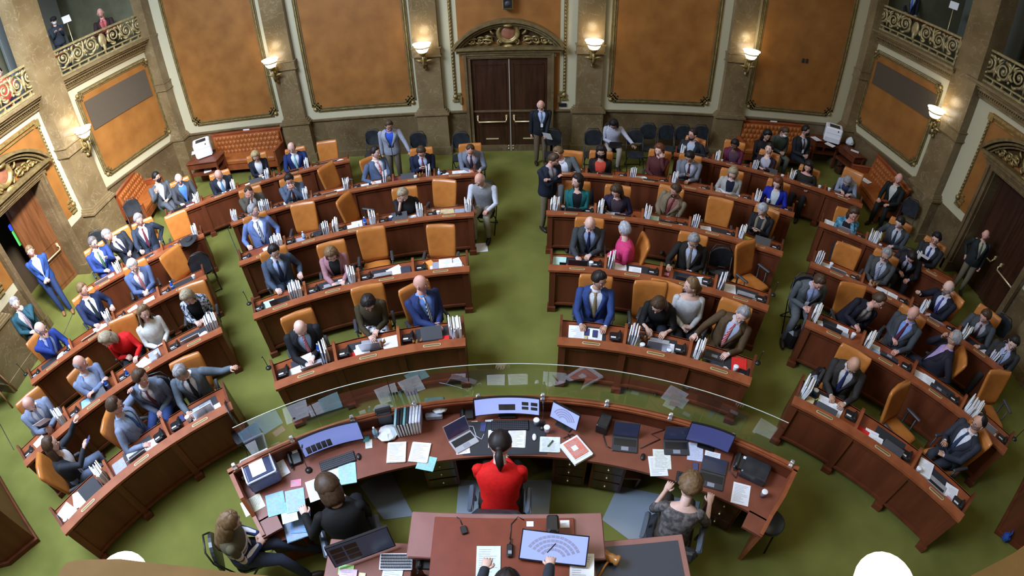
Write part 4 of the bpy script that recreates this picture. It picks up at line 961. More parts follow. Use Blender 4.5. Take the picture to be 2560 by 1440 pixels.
def put(desk, spec):
    """spec: words 'code:u:v[:turn]' laid out over one desk"""
    who = DESKWHO[desk]; th0 = pi - rad(DESK[desk][1]); seen = {}
    for wd in spec.split():
        q = wd.split(':'); c = q[0]; u, v = float(q[1]), float(q[2]); tr = rad(float(q[3])) if len(q) > 3 else 0.0
        _cnt[0] += 1; onmat = .0
        p = dpos(desk, u, v); th = th0 + tr; n = seen.get(c, 0); seen[c] = n + 1
        if c == 'mt': dmat(p, th, 'flat black desk blotter ' + who, 'desk mat', 'black blotters'); continue
        if c == 'ph': phone(p, th, 'black desk phone ' + who, 'phone', 'black desk phones'); continue
        p.z += .004
        if c in ('ls', 'lb', 'lw'): laptop(p, th, {'ls': 'open silver laptop ', 'lb': 'open dark grey laptop ', 'lw': 'open white laptop '}[c] + who, 'laptop', key=(c[1], 108 if _cnt[0] % 2 else 122))
        elif c == 'lc': laptop(p, th, 'half-closed dark laptop ' + who, 'laptop', key=('b', 35))
        elif c in SHEETS:
            col, w_, h_, t_, nm, ln = SHEETS[c]
            while any(abs(u - a) < .25 and abs(v - b) < .35 for a, b in seen.get('s', [])) and p.z < .80: p.z += .0025; break
            seen.setdefault('s', []).append((u, v)); p.z += .0017*len(seen['s'])
            if n: sheet(p, th, ('second ' if n == 1 else 'further ') + nm + ' ' + who, col, w_, h_, t_, ln)
            else: sheet(p, th, nm + ' ' + who, col, w_, h_, t_, ln)
        elif c == 'fi': files(p, th + pi/2*0, 'rack of upright papers ' + who, 'file rack', 'racks of upright papers', key=(_cnt[0] % 6,))
        elif c == 'cu': cup(p, th, 'white lidded paper cup ' + who, 'cup', key=((.75, .75, .76),))
        elif c == 'cb': cup(p, th, 'blue lidded cup ' + who, 'cup', key=((.03, .12, .4),))
        elif c == 'bt': bottle(p, th, 'clear plastic water bottle ' + who, 'bottle', key=((.55, .65, .8),))
        elif c == 'bb': bottle(p, th, 'blue water bottle ' + who, 'bottle', key=((.02, .1, .5),))
        elif c == 'mi': mic(p, th + pi, 'thin gooseneck microphone ' + who, 'microphone', 'gooseneck microphones')
        elif c == 'mo': mouse(p, th, 'small black computer mouse ' + who, 'mouse')
        elif c == 'ce': p.z += .006*n + .004; cell(p, th, ('second dark mobile phone ' if n else 'dark mobile phone ') + who, 'phone')
        elif c == 'ha': hat(p, th, 'black felt cowboy hat ' + who, 'hat')
        elif c == 'st': statue(p, th, 'brown eagle figurine ' + who, 'figurine')
        elif c == 'ti': tissue(p, th, ('more ' if n else '') + 'crumpled white paper ' + who, 'paper')
        elif c == 'hy': p.z += .004; marker(p, th, 'yellow highlighter pen ' + who, 'pen', key=((.75, .85, .05),))
        elif c == 'pf': pframe(p, th, 'small black picture frame ' + who, 'picture frame')
SHEETS = {'sh': (C_WH, .216, .279, .0015, 'loose white sheet', True), 'sk': (C_WH, .22, .285, .03, 'thick stack of white papers', True), 'sm': (C_MINT, .22, .28, .012, 'pale mint folder', False),
 'sr': (C_RED, .23, .30, .004, 'bright red folder', False), 'so': (C_ORG, .16, .24, .002, 'orange envelope', False), 'sy': (C_YEL, .22, .26, .006, 'yellow pad', False), 'sn': (C_WH, .10, .14, .004, 'small white note pad', True),
 'sg': ((.35, .36, .42), .20, .24, .012, 'grey folder', False), 'sb': (C_BLUE, .21, .27, .004, 'light blue paper', True), 'sf': (C_MAN, .24, .30, .02, 'tan manila folder', False), 'sp': (C_PINK, .08, .08, .008, 'pink note block', False), 'bk': ((.05, .05, .07), .16, .22, .025, 'black notebook', False)}
# ================================================================ everyone on the floor
NAVY, BLUE, GREY, LGREY, CHAR, BLK, BROWN, TAN = (.018, .028, .075), (.03, .06, .19), (.075, .09, .12), (.20, .24, .33), (.028, .032, .040), (.010, .010, .012), (.10, .055, .028), (.24, .18, .10)
SKYSUIT = (.14, .20, .40)
WS, BS = (.74, .77, .84), (.22, .36, .68)
RT = mat('red_striped_tie', (.45, .02, .03), .6, 0, (.55, .42, .42), 1, 0, stretch=(1, 1, 1)); 
def stripes(name, a, b, sc=60):
    m = mat(name, a, .7, 0, b, 1, 0); nt = m.node_tree; n = [x for x in nt.nodes if x.type == 'TEX_NOISE'][0]; w_ = nt.nodes.new('ShaderNodeTexWave'); w_.bands_direction = 'DIAGONAL'; w_.inputs['Scale'].default_value = sc/3
    mp = [x for x in nt.nodes if x.type == 'MAPPING'][0]; r = [x for x in nt.nodes if x.type == 'VALTORGB'][0]; nt.links.new(mp.outputs[0], w_.inputs['Vector']); nt.links.new(w_.outputs[0], r.inputs[0]); return name
TR, TB = stripes('tie_red_stripes', (.42, .015, .03), (.55, .35, .36)), stripes('tie_dark_stripes', (.02, .025, .05), (.45, .48, .55))
PRINT = mat('grey_patterned_print', (.03, .035, .05), .8, 0, (.40, .43, .48), 26, 2, contrast=(.47, .53)); LEO = mat('leopard_print', (.62, .64, .72), .8, 0, (.03, .03, .04), 22, 3, contrast=(.52, .58))
PLAID = mat('teal_plaid', (.02, .09, .14), .8, 0, (.10, .30, .42), 20, 2, contrast=(.4, .6)); CAMO = mat('brown_mottled_print', (.05, .045, .045), .8, 0, (.17, .15, .14), 18, 3, contrast=(.4, .6))
P = person
# --- front row, far left
P(128, 1113, 'long-haired woman in a black jacket raising a mobile phone, back to the gallery', 'the long-haired woman in black raising a phone', '1L0', yaw=72, top='open', c=CHAR, shirt=(.7, .7, .74), pants=(.12, .15, .22), hair='long', hc='brown', f=True, hp=0, R=(.12, .44, .98), L=(-.30, .42, 1.10), lean=6, legs=None)
P(288, 1014, 'man with brown hair and glasses in a pale blue-grey jacket leaning back, facing the aisle', 'the man in glasses and pale blue-grey jacket', '1L1', yaw=55, c=LGREY, shirt=(.35, .50, .70), pants=BLUE, hair='part', hc='brown', sk='r', hy=15, hp=5, R='rest', L=(-.34, .12, 1.12), lean=-4, extra=('glasses',), tie=(.05, .1, .3))
P(352, 944, 'young brown-haired man in a grey suit clasping his hands between two seated men', 'the young man with clasped hands and dark red tie', None, face=205, stand=False, c=(.13, .16, .22), shirt=WS, tie=(.14, .04, .045), pants=BLUE, hair='part', hc='brown', sk='r', lean=22, hp=12, hy=60, R='clasp', L='clasp', hz=.62)
P(452, 932, 'grey-haired man in a grey suit stretching one arm to the desk end', 'the grey-haired man stretching his arm out', '1L2', yaw=-8, c=(.10, .125, .15), shirt=WS, tie=(.02, .022, .035), hair='short', hc='grey', sk='t', hp=32, hy=-10, lean=10, L=(-.62, .22, .95), R='desk')
# --- second row, far left
P(72, 1010, 'bald bearded man in a blue-grey suit holding a white folder', 'the bald bearded man holding a white folder', '2L0', c=LGREY, shirt=WS, tie=(.25, .33, .5), hair='fringe', hc='grey', sk='r', hp=35, R='mid', L='mid', lean=12, extra=('beard',))
P(200, 908, 'bald man in a light blue-grey suit with folded arms, looking away to the aisle', 'the bald man with folded arms', '2L1', yaw=15, c=(.17, .22, .34), shirt=(.5, .6, .8), hair='fringe', hc='grey', sk='r', hp=8, hy=45, R='cross', L='cross', lean=-4, belly=.06)
P(268, 848, 'blonde woman in a bright red sweater leaning over and turning aside', 'the blonde woman in the red sweater', '2L2', yaw=-15, top='sweater', c=(.62, .012, .012), hair='bob', hc='ash', f=True, hp=38, hy=-50, lean=28, side=12, R='lap', L='desk')
P(360, 782, 'young woman with long fair hair in a white sweater, hands in her lap', 'the long-haired young woman in white', None, face=228, top='sweater', c=(.66, .66, .60), pants=(.16, .22, .36), hair='long', hc='lbrown', f=True, hp=5, hy=10, hr=-8, R='lap', L='lap', lean=2)
P(468, 742, 'silver-blonde woman in a grey patterned jacket reading, at the aisle end', 'the woman in the grey patterned jacket', '2L3', yaw=-10, top='open', pat=PRINT, shirt=BLK, hair='bob', hc='ash', f=True, hp=38, hy=-10, R='mid', L='lap', lean=14)
# --- third row, far left
P(101, 822, 'bald man in a vivid blue suit with a hand at his chin', 'the bald man in vivid blue touching his chin', '3L0', yaw=25, c=(.02, .045, .22), shirt=(.3, .4, .7), hair='fringe', hc='grey', sk='p', hp=12, hy=25, R='chin', L='desk', lean=6, extra=('glasses',))
P(207, 724, 'brown-haired man in a navy suit, white shirt and thin black tie', 'the man in navy with thin black tie', '3L1', yaw=10, c=NAVY, shirt=(.80, .82, .86), tie=(.02, .03, .03), hair='short', hc='lbrown', sk='r', hp=5, hy=30, R='desk', L='rest', lean=0, belly=.08)
P(332, 664, 'white-haired smiling man in a light blue suit with a red striped tie', 'the white-haired man in light blue', '3L2', yaw=0, c=(.09, .13, .26), shirt=WS, tie=TR, hair='part', hc='white', sk='p', hp=25, R='mid', L='mid', lean=8)
# --- fourth row, far left
P(233, 607, 'dark-haired man in glasses, blue suit and green tie, gesturing', 'the man in blue with a green tie', '4L0', yaw=8, c=(.03, .06, .22), shirt=WS, tie=(.07, .14, .09), hair='short', hc='salt', hy=20, hp=8, R='lap', L=(-.1, .32, .92), lean=0, extra=('glasses',))
P(269, 588, 'greying man in a dark suit leaning over to his neighbour', 'the greying man in a dark suit leaning over', '4L1', yaw=5, c=(.022, .026, .035), shirt=WS, tie=(.03, .03, .06), hair='part', hc='grey', sk='r', hp=15, side=22, hr=12, hy=-20, R='rest', L='mid', lean=6)
P(347, 549, 'grey-haired man in a dark blue suit and maroon tie, elbow out', 'the man in dark blue with maroon tie', '4L2', yaw=0, c=(.028, .04, .065), shirt=(.82, .84, .88), tie=(.13, .02, .04), hair='part', hc='grey', sk='r', hp=12, hy=15, R='desk', L='hip', lean=2, belly=.08)
# --- rearmost row, left
P(447, 447, 'bald man in glasses, dark grey jacket and open blue shirt', 'the bald man in an open blue shirt', '5L0', yaw=5, c=(.05, .055, .065), shirt=(.08, .22, .62), hair='fringe', hc='grey', sk='p', hp=25, R='desk', L='desk', lean=6, extra=('glasses',))
P(546, 437, 'bald man in a dark suit and light blue tie looking down', 'the bald man in dark suit looking down', '5L1', c=(.018, .022, .035), shirt=WS, tie=(.12, .3, .5), hair='fringe', hc='grey', sk='r', hp=42, R='mid', L='mid', lean=14)
P(639, 390, 'blonde woman in a dark cardigan and white top reading', 'the blonde woman in a dark cardigan', '5L2', top='cardigan', c=(.012, .014, .025), shirt=(.72, .74, .78), hair='bob', hc='blonde', f=True, hp=35, R='mid', L='mid', lean=8)
P(729, 369, 'bald man in a navy suit and pale turquoise tie', 'the bald man in navy with turquoise tie', '5L3', yaw=-5, c=(.015, .03, .12), shirt=WS, tie=(.22, .48, .52), hair='fringe', hc='brown', sk='p', hp=22, hy=-10, R='desk', L='desk', lean=6)
P(391, 443, 'dark-haired man in a black mask and grey suit, legs crossed on the corner bench', 'the masked man on the left corner bench', None, face=225, c=(.085, .095, .11), shirt=(.6, .62, .68), hair='short', hc='black', sk='t', hp=8, hy=35, R=(.12, .28, .95), L='lap', legs='crossed', extra=('maskb',), lean=4)
# --- fourth row, centre left
P(622, 480, 'balding man in an olive-brown suit hiding his brow in one hand', 'the man in olive-brown holding his brow', '4CL0', c=(.085, .075, .055), shirt=WS, tie=(.25, .09, .02), hair='receding', hc='brown', sk='r', hp=35, R='brow', L='desk', lean=16)
P(723, 449, 'dark-haired man in a grey suit with hands folded before his mouth', 'the man with hands folded before his mouth', '4CL1', c=(.08, .105, .155), shirt=WS, tie=(.10, .03, .02), hair='short', hc='dark', sk='r', hp=25, R='fold', L='fold', lean=12)
P(938, 381, 'smiling dark-haired man in a blue-grey suit and red striped tie', 'the smiling man in blue-grey with red tie', '4CL3', yaw=30, c=(.085, .115, .19), shirt=(.80, .82, .85), tie=TR, hair='short', hc='dark', sk='p', hp=5, hy=20, R='rest', L='mid', lean=-2, belly=.10)
P(972, 313, 'standing man in a pale grey jacket and bright blue shirt, without a tie', 'the standing man in a pale grey jacket', None, face=190, stand=True, c=(.30, .32, .38), shirt=(.04, .11, .60), pants=(.16, .13, .10), hair='short', hc='brown', sk='t', hp=28, hy=15, R='side', L=(-.42, .28, .95), lean=12)
P(1053, 379, 'man in glasses and a dark navy suit, looking at his phone', 'the man in dark navy looking at his phone', '4CL4', c=(.012, .016, .04), shirt=(.5, .6, .8), tie=(.2, .06, .07), hair='short', hc='brown', sk='r', hp=38, R='phone', L='phone', lean=14, extra=('glasses',), legs='crossed')
P(1176, 374, 'balding man in a light grey suit writing with his head bowed', 'the man in light grey writing', '4CL5', c=(.17, .19, .24), shirt=(.6, .5, .55), tie=(.05, .04, .07), hair='receding', hc='brown', sk='r', hp=45, R='write', L='desk', lean=20)
# --- third row, centre left
P(634, 527, 'grey-haired man in a pale blue jacket and dark striped tie, leaning back', 'the man in a pale blue jacket', '3CL0', yaw=5, c=SKYSUIT, shirt=(.82, .84, .88), tie=TB, pants=(.10, .15, .28), hair='short', hc='grey', sk='p', hp=-2, hy=45, R='rest', L='rest', lean=-6, belly=.11)
P(1008, 486, 'blonde short-haired woman in a black top resting her cheek on one hand', 'the blonde woman resting her cheek', '3CL3', top='sweater', c=(.014, .013, .014), hair='part', hc='ash', f=True, hp=32, hr=8, R='cheek', L='desk', lean=14, extra=('elbow',))
P(1199, 449, 'bald old man in a pale shirt, grey vest and khaki trousers at the aisle end', 'the bald old man in a grey vest', None, face=172, top='vest', c=(.24, .24, .25), shirt=(.55, .57, .63), pants=(.30, .27, .20), hair='fringe', hc='white', sk='r', hp=22, hy=-15, R='knee', L='knee', lean=18, hz=.52, shoe=(.01, .01, .012), knees=.46)
# --- second row, centre left
P(685, 628, 'dark-haired man in a blue-grey suit and dark tie looking down', 'the dark-haired man in blue-grey', '2CL0', yaw=5, c=(.05, .07, .105), shirt=(.40, .52, .72), tie=(.02, .03, .07), hair='short', hc='dark', sk='p', hp=22, hy=8, R='desk', L='rest', lean=2)
P(828, 634, 'woman with long straight brown hair in a dusty pink cardigan, typing', 'the woman in a dusty pink cardigan', '2CL1', top='cardigan', c=(.34, .17, .19), shirt=(.02, .02, .022), hair='long', hc='lbrown', f=True, hp=40, R='type', L='type', lean=14)
# --- front row, centre left
P(751, 820, 'bald man in glasses, black suit and red striped tie typing on a laptop', 'the bald man in black with striped tie', '1CL0', yaw=3, c=(.012, .013, .015), shirt=(.38, .52, .75), tie=TR, hair='bald', hc='grey', sk='p', hp=35, hy=5, R='type', L='mid', lean=16, extra=('glasses',), belly=.05)
P(921, 756, 'short dark-haired woman in an olive sweater and leopard-print trousers', 'the woman in an olive sweater', '1CL1', top='sweater', c=(.045, .034, .016), pants='leopard_print', hair='part', hc='dark', f=True, hp=42, R='type', L='mid', lean=14, legs='crossed', knees=.36)
P(1052, 709, 'bald man in a blue suit and blue patterned tie, looking over his shoulder', 'the bald man looking over his shoulder', '1CL2', yaw=25, c=(.02, .035, .12), shirt=(.16, .30, .68), tie=TB, hair='bald', hc='brown', sk='r', hp=0, hy=40, R='mid', L='lap', lean=-4, belly=.09)
# --- front row, centre right
P(1498, 700, 'dark-haired man in a royal blue suit and gold tie, both hands on the desk', 'the man in royal blue with gold tie', '1CR0', yaw=2, c=(.028, .055, .18), shirt=WS, tie=(.24, .19, .09), hair='part', hc='dark', sk='t', hp=8, hy=40, R='desk', L='desk', lean=2, belly=.05)
P(1646, 762, 'dark-haired woman in a black top leaning over to a laptop', 'the woman in black leaning to the laptop', '1CR1', yaw=-5, top='sweater', c=(.012, .012, .012), hair='long', hc='brown', f=True, hp=38, hy=-10, R='type', L='desk', lean=32, extra=('bare',))
P(1728, 714, 'woman in a white blouse and black skirt sitting with her head turned away', 'the woman in a white blouse', None, face=170, top='blouse', c=(.50, .50, .50), shirt=WS, pants=(.012, .012, .014), hair='pony', hc='lbrown', f=True, hp=0, hy=-70, R='lap', L='lap', lean=0, extra=('skirt',))
P(1856, 786, 'grey-haired man in a brown suit and red striped tie leaning aside', 'the grey-haired man in brown', '1CR2', yaw=-8, c=(.085, .052, .025), shirt=(.50, .56, .72), tie=TR, hair='short', hc='grey', sk='p', hp=15, hy=5, side=-14, hr=-8, R=(.34, .40, .80), L='desk', lean=8, belly=.10)
# --- second row, centre right
P(1475, 559, 'bald man in a dark grey suit and navy tie with a blue-checked shirt', 'the bald man with a navy tie', '2CR0', c=(.045, .05, .055), shirt=(.30, .36, .55), tie=(.015, .02, .06), hair='bald', hc='grey', sk='p', hp=30, R='desk', L='mid', lean=6)
P(1561, 574, 'silver-haired woman in a hot pink jacket turned to the people behind', 'the woman in a hot pink jacket', '2CR1', yaw=-75, top='sweater', c=(.62, .05, .17), hair='short', hc='silver', f=True, hp=5, hy=-60, R='lap', L='lap', lean=8)
P(1734, 601, 'grey-haired man in a black suit and beige tie looking down', 'the man in black with a beige tie', '2CR2', c=(.016, .014, .012), shirt=(.45, .50, .62), tie=(.16, .13, .10), hair='short', hc='grey', sk='t', hp=32, R=(.30, .46, .83), L='lap', lean=8, belly=.06)
# --- third row, centre right
P(1443, 453, 'dark-haired woman in a teal cardigan smiling to one side', 'the woman in a teal cardigan', '3CR0', top='cardigan', c=(.012, .12, .12), shirt=(.01, .01, .015), hair='bob', hc='dark', f=True, hp=-2, hy=-45, R='mid', L='mid', lean=2)
P(1541, 478, 'dark-haired woman in a dark purple jacket with bowed head', 'the woman in dark purple', '3CR1', top='open', c=(.022, .018, .045), shirt=(.06, .04, .05), hair='wavy', hc='brown', f=True, hp=32, hy=-15, R='desk', L='desk', lean=10)
P(1689, 475, 'bearded man in a tan suit and dark red tie leaning to one side', 'the bearded man in a tan suit', '3CR2', yaw=-10, c=(.20, .155, .095), shirt=(.3, .12, .1), tie=(.15, .03, .03), hair='short', hc='brown', sk='t', hp=20, hy=-30, side=-20, R='lap', L='lap', lean=4, extra=('beard',), legs='crossed')
P(1906, 524, 'silver-haired woman in black with a long beige scarf', 'the woman with a long beige scarf', '3CR4', yaw=-12, top='open', c=(.014, .014, .016), shirt=(.03, .03, .035), hair='short', hc='silver', f=True, hp=32, hy=-15, R='phone', L='phone', lean=4, extra=('scarf',))
P(1384, 399, 'man in a navy blazer and khaki trousers standing in the aisle with crossed arms', 'the standing man with crossed arms', None, face=212, stand=True, c=(.014, .018, .032), shirt=(.4, .4, .5), tie=(.15, .14, .12), pants=(.17, .14, .08), hair='short', hc='brown', sk='r', hp=22, hy=25, R='cross', L='cross', lean=8)
# --- fourth row, centre right
P(1396, 383, 'brown-haired man in a grey suit stretching over to his neighbour', 'the man in grey stretching aside', '4CR0', yaw=-5, c=(.10, .11, .11), shirt=WS, hair='part', hc='lbrown', sk='r', hp=15, hy=-30, side=24, R='desk', L=(-.22, .46, .84), lean=18)
P(1503, 380, 'person with dark hair in a black mask, black jacket and orange-red shirt', 'the masked person with orange-red shirt', '4CR1', top='open', c=(.016, .012, .012), shirt=(.60, .07, .04), hair='wavy', hc='dark', f=True, sk='t', hp=12, R='mid', L='mid', lean=6, extra=('maskb',))
P(1648, 375, 'auburn-haired woman in a maroon sweater propping up her cheek', 'the woman in a maroon sweater', '4CR2', yaw=-5, top='sweater', c=(.085, .022, .022), hair='bob', hc='red', f=True, sk='p', hp=8, hy=-15, R='lap', L='cheek', lean=4)
P(1724, 392, 'dark-haired man in a grey suit and dark red tie reading from his hands', 'the man in grey reading from his hands', '4CR3', c=(.17, .18, .21), shirt=(.5, .5, .58), tie=(.07, .02, .025), hair='part', hc='dark', sk='t', hp=35, hy=-15, R='phone', L='mid', lean=8, legs='crossed')
P(1832, 433, 'grey-haired woman in a cream cardigan reading', 'the woman in a cream cardigan', '4CR4', top='cardigan', c=(.38, .37, .34), shirt=(.012, .014, .03), hair='bob', hc='ash', f=True, sk='p', hp=30, R='desk', L='mid', lean=8, extra=('glasses',))
P(1944, 457, 'woman with long dark hair in a royal blue cardigan', 'the woman in a royal blue cardigan', '4CR5', yaw=-5, top='cardigan', c=(.012, .022, .30), shirt=(.55, .6, .62), hair='long', hc='red', f=True, sk='p', hp=25, hy=-10, R='desk', L='desk', lean=6)
# --- rearmost row, right
P(1732, 335, 'bearded man in glasses and a dark suit, shirt open at the neck', 'the bearded man in a dark suit', '5R0', yaw=-15, c=(.02, .024, .03), shirt=(.40, .45, .56), hair='short', hc='dark', sk='r', hp=5, hy=-25, R='desk', L='rest', lean=0, extra=('glasses', 'beard'), belly=.05)
P(1837, 361, 'short dark-haired person in a magenta jacket leaning forward', 'the person in a magenta jacket', '5R1', top='open', c=(.12, .022, .05), shirt=(.10, .05, .07), hair='short', hc='black', f=True, sk='d', hp=28, hy=-10, R='write', L='mid', lean=18)
P(1923, 372, 'dark-haired woman in a dark blazer and pale top looking up', 'the woman in a dark blazer looking up', '5R2', yaw=-10, top='open', c=(.025, .014, .02), shirt=(.40, .40, .46), hair='pony', hc='dark', f=True, sk='p', hp=-8, hy=-10, R='phone', L='phone', lean=0)
P(2021, 417, 'dark-haired woman in a black top sitting low behind the rear desk', 'the woman in a plain black top', '5R3', yaw=-10, top='blouse', c=(.016, .017, .012), hair='long', hc='dark', f=True, sk='r', hp=20, R='desk', L='desk', lean=2)
P(2119, 452, 'grey-haired person in a lavender-grey jacket bowed over papers', 'the person bowed over papers', '5R4', yaw=-10, top='cardigan', c=(.27, .30, .38), shirt=(.05, .06, .12), hair='short', hc='grey', f=True, sk='p', hp=60, hy=5, R='write', L='desk', lean=42)
P(1962, 330, 'woman in a white mask and grey-green sweater sitting at the back wall', 'the woman in a grey-green sweater', None, face=182, top='sweater', c=(.055, .075, .065), pants=(.08, .09, .07), hair='pony', hc='brown', f=True, sk='t', hp=28, hy=5, R='lap', L='lap', lean=10, extra=('maskw',))
P(2014, 327, 'masked man in a dark suit with a lanyard sitting beside the printer table', 'the masked man with a lanyard', None, face=190, c=(.014, .016, .020), shirt=(.45, .5, .6), tie=(.03, .03, .03), hair='short', hc='black', sk='t', hp=5, hy=25, R='lap', L='lap', lean=0, extra=('maskb', 'lanyard'))
P(1918, 338, 'dark-clothed woman on the back-wall bench behind the looking-up woman', 'the dark-clothed woman on the wall bench', None, face=178, top='sweater', c=(.014, .010, .010), hair='wavy', hc='black', f=True, sk='t', hp=22, R='lap', L='lap', lean=6)
P(1534, 310, 'woman with long black hair in a white sweater, laptop on her knees, by the wall', 'the woman in a white sweater with laptop', None, face=180, top='sweater', c=(.42, .42, .48), pants=(.35, .30, .24), hair='long', hc='black', f=True, sk='t', hp=50, hy=-15, R='lap', L=(-.42, .42, .70), lean=14)
P(2247, 447, 'bald man in a black suit sitting on the right bench with his back half turned', 'the bald man in black on the right bench', None, face=115, c=(.012, .014, .012), shirt=(.55, .55, .5), hair='bald', hc='grey', sk='r', hp=8, hy=25, R='knee', L='knee', lean=10)
P(1352, 263, 'bald man in a black jacket standing before the central door with papers', 'the bald man at the central door', None, face=185, stand=True, c=(.012, .016, .020), shirt=(.45, .55, .75), tie=(.15, .2, .35), pants=(.14, .10, .06), hair='fringe', hc='white', sk='r', hp=28, hy=-10, R='side', L=(-.10, .26, .90), lean=4, extra=('lanyard',), belly=.05)
# --- right blocks
P(2133, 534, 'dark-haired woman in a teal plaid jacket resting her chin on a hand', 'the woman in a teal plaid jacket', '4R0', yaw=10, top='open', pat=PLAID, shirt=(.012, .012, .016), hair='bob', hc='brown', f=True, sk='r', hp=18, hy=15, R='lap', L='chin', lean=10)
P(2250, 556, 'dark-haired man in a grey suit and dark tie leaning forward', 'the man in grey leaning forward', '4R1', yaw=-5, c=(.055, .06, .065), shirt=(.45, .5, .58), tie=(.03, .035, .05), hair='short', hc='dark', sk='p', hp=25, hy=-15, R='rest', L='mid', lean=14)
P(2340, 597, 'black-haired man in glasses, dark suit and blue tie holding a sheet', 'the black-haired man holding a sheet', '4R2', yaw=-8, c=(.022, .024, .028), shirt=(.55, .58, .7), tie=(.025, .04, .13), hair='part', hc='black', sk='r', hp=12, R='mid', L='mid', lean=2, extra=('glasses',))
P(2216, 636, 'grey-haired man in a grey suit and dark striped tie, hands on the desk', 'the grey-haired man with dark striped tie', '3R1', yaw=-5, c=(.060, .064, .062), shirt=(.4, .42, .5), tie=TB, hair='short', hc='grey', sk='t', hp=20, R='mid', L='mid', lean=6, extra=('glasses',))
P(2279, 642, 'man in a dark suit bending low beside the striped-tie man', 'the man in a dark suit bending low', None, face=140, c=(.020, .018, .022), shirt=(.5, .54, .68), tie=(.02, .02, .03), hair='short', hc='dark', sk='r', hp=45, R='lap', L='knee', lean=35)
P(2371, 719, 'bald man with grey goatee, glasses and blue tie, fist raised', 'the bald man with a grey goatee', '3R2', yaw=-25, c=(.014, .015, .026), shirt=(.5, .55, .72), tie=(.06, .06, .25), hair='fringe', hc='grey', sk='p', hp=15, hy=-20, R=(.30, .46, .98), L='mid', lean=4, extra=('glasses', 'goatee'))
P(2464, 790, 'man in a grey suit leaning over the third-row desk at the right wall', 'the man in grey near the right wall', '3R3', yaw=-5, c=(.06, .065, .07), shirt=(.45, .42, .45), tie=(.08, .04, .045), hair='short', hc='brown', sk='r', hp=30, hy=-15, R='desk', L='desk', lean=22)
P(2534, 856, 'man in a dark suit and patterned blue tie at the right picture edge', 'the man in dark suit at the edge', None, face=118, c=(.035, .034, .034), shirt=(.35, .40, .58), tie=TB, hair='short', hc='dark', sk='p', hp=22, hy=10, R='lap', L='lap', lean=6)
P(2464, 588, 'bald man in dark jacket and khaki trousers standing at the right side door', 'the bald man at the right side door', None, face=148, stand=True, c=(.018, .022, .024), shirt=(.42, .44, .28), tie=(.10, .09, .09), pants=(.17, .14, .09), hair='bald', hc='grey', sk='r', hp=12, hy=-25, R='hip', L='side', lean=-2, belly=.06, sc=.95)
P(2196, 752, 'dark-haired man in glasses and a dark navy suit leaning far to the side', 'the man in glasses leaning far aside', '2R0', yaw=25, c=(.014, .014, .022), shirt=(.45, .44, .42), tie=(.05, .05, .05), hair='part', hc='brown', sk='r', hp=15, hy=35, side=-26, R='mid', L='lap', lean=24, extra=('glasses',))
P(2283, 784, 'bald smiling man in a grey suit and maroon tie, hand on his belly', 'the bald smiling man with maroon tie', '2R1', yaw=-12, c=(.055, .060, .068), shirt=(.20, .30, .62), tie=(.085, .015, .03), hair='bald', hc='grey', sk='r', hp=18, hy=-15, side=-6, R='belly', L='desk', lean=2, belly=.11)
P(2386, 846, 'grey-haired man in glasses, dark suit and lavender shirt sitting sideways', 'the man in a lavender shirt', '2R2', yaw=-70, c=(.018, .017, .026), shirt=(.42, .30, .55), hair='short', hc='grey', sk='t', hp=-2, hy=-15, R='fold', L='hip', lean=0, belly=.14, extra=('glasses',))
P(2047, 704, 'short-haired man in a grey suit sitting in the aisle at the desk end', 'the short-haired man in the aisle', None, face=165, c=(.085, .095, .10), shirt=(.35, .42, .65), tie=(.22, .3, .5), hair='short', hc='brown', sk='r', hp=30, hy=10, R='lap', L='lap', lean=20, legs=((.22, .42), (-.05, .40)), extra=('lanyard',))
P(2134, 912, 'bald man in glasses, dark brown suit and navy tie writing', 'the bald man with navy tie writing', '1R0', yaw=-3, c=(.032, .028, .026), shirt=(.55, .55, .55), tie=(.02, .025, .09), hair='bald', hc='grey', sk='t', hp=32, hy=10, R='write', L='desk', lean=14, extra=('glasses',), belly=.05)
P(2447, 1057, 'laughing black-haired man in a dark suit leaning back with crossed legs', 'the laughing black-haired man', '1R2', yaw=-32, c=(.030, .034, .046), shirt=(.62, .64, .70), tie=(.03, .05, .10), hair='receding', hc='black', sk='t', hp=5, hy=-5, R='phone', L='lap', lean=-6, legs='crossed', extra=('glasses',))
# --- at the left wall
P(38, 758, 'grey-haired man in a dark teal suit and pink tie seated against the left pier', 'the man in dark teal by the left pier', None, face=240, c=(.022, .075, .10), shirt=(.5, .55, .6), tie=(.45, .30, .33), pants=(.02, .025, .03), hair='short', hc='grey', sk='p', hp=0, hy=10, R='lap', L='chin', lean=0)
P(76, 628, 'man in a bright blue suit standing by the left side door with a cup', 'the man in bright blue at the left door', None, face=232, stand=True, c=(.03, .07, .24), shirt=(.6, .65, .75), pants=(.025, .045, .12), hair='short', hc='lbrown', sk='r', hp=5, hy=5, R='clasp', L='clasp', lean=0, legs=((.06, .1), (-.12, .25)), shoe=(.25, .12, .05))
def chairs_for_people():
    for k, i in PEOPLE.items():
        if not i['chair']: continue
        r = i['root']; nm = i['who']
        if i['desk']:
            chair(i['base'] - Matrix.Rotation(i['th'], 3, 'Z') @ Vector((0, .02, 0)), i['th'], 'orange leather swivel chair of ' + nm)
        elif nm in BLACKSEAT: fchair(i['base'], i['th'], 'black padded folding chair of ' + nm, 'chair', 'black folding chairs')
BLACKSEAT = ('the man in dark teal by the left pier', 'the short-haired man in the aisle', 'the bald old man in a grey vest', 'the young man with clasped hands and dark red tie', 'the woman in a white blouse', 'the woman in a white sweater with laptop', 'the long-haired young woman in white', 'the man in a dark suit bending low', 'the man in dark suit at the edge')
chairs_for_people()
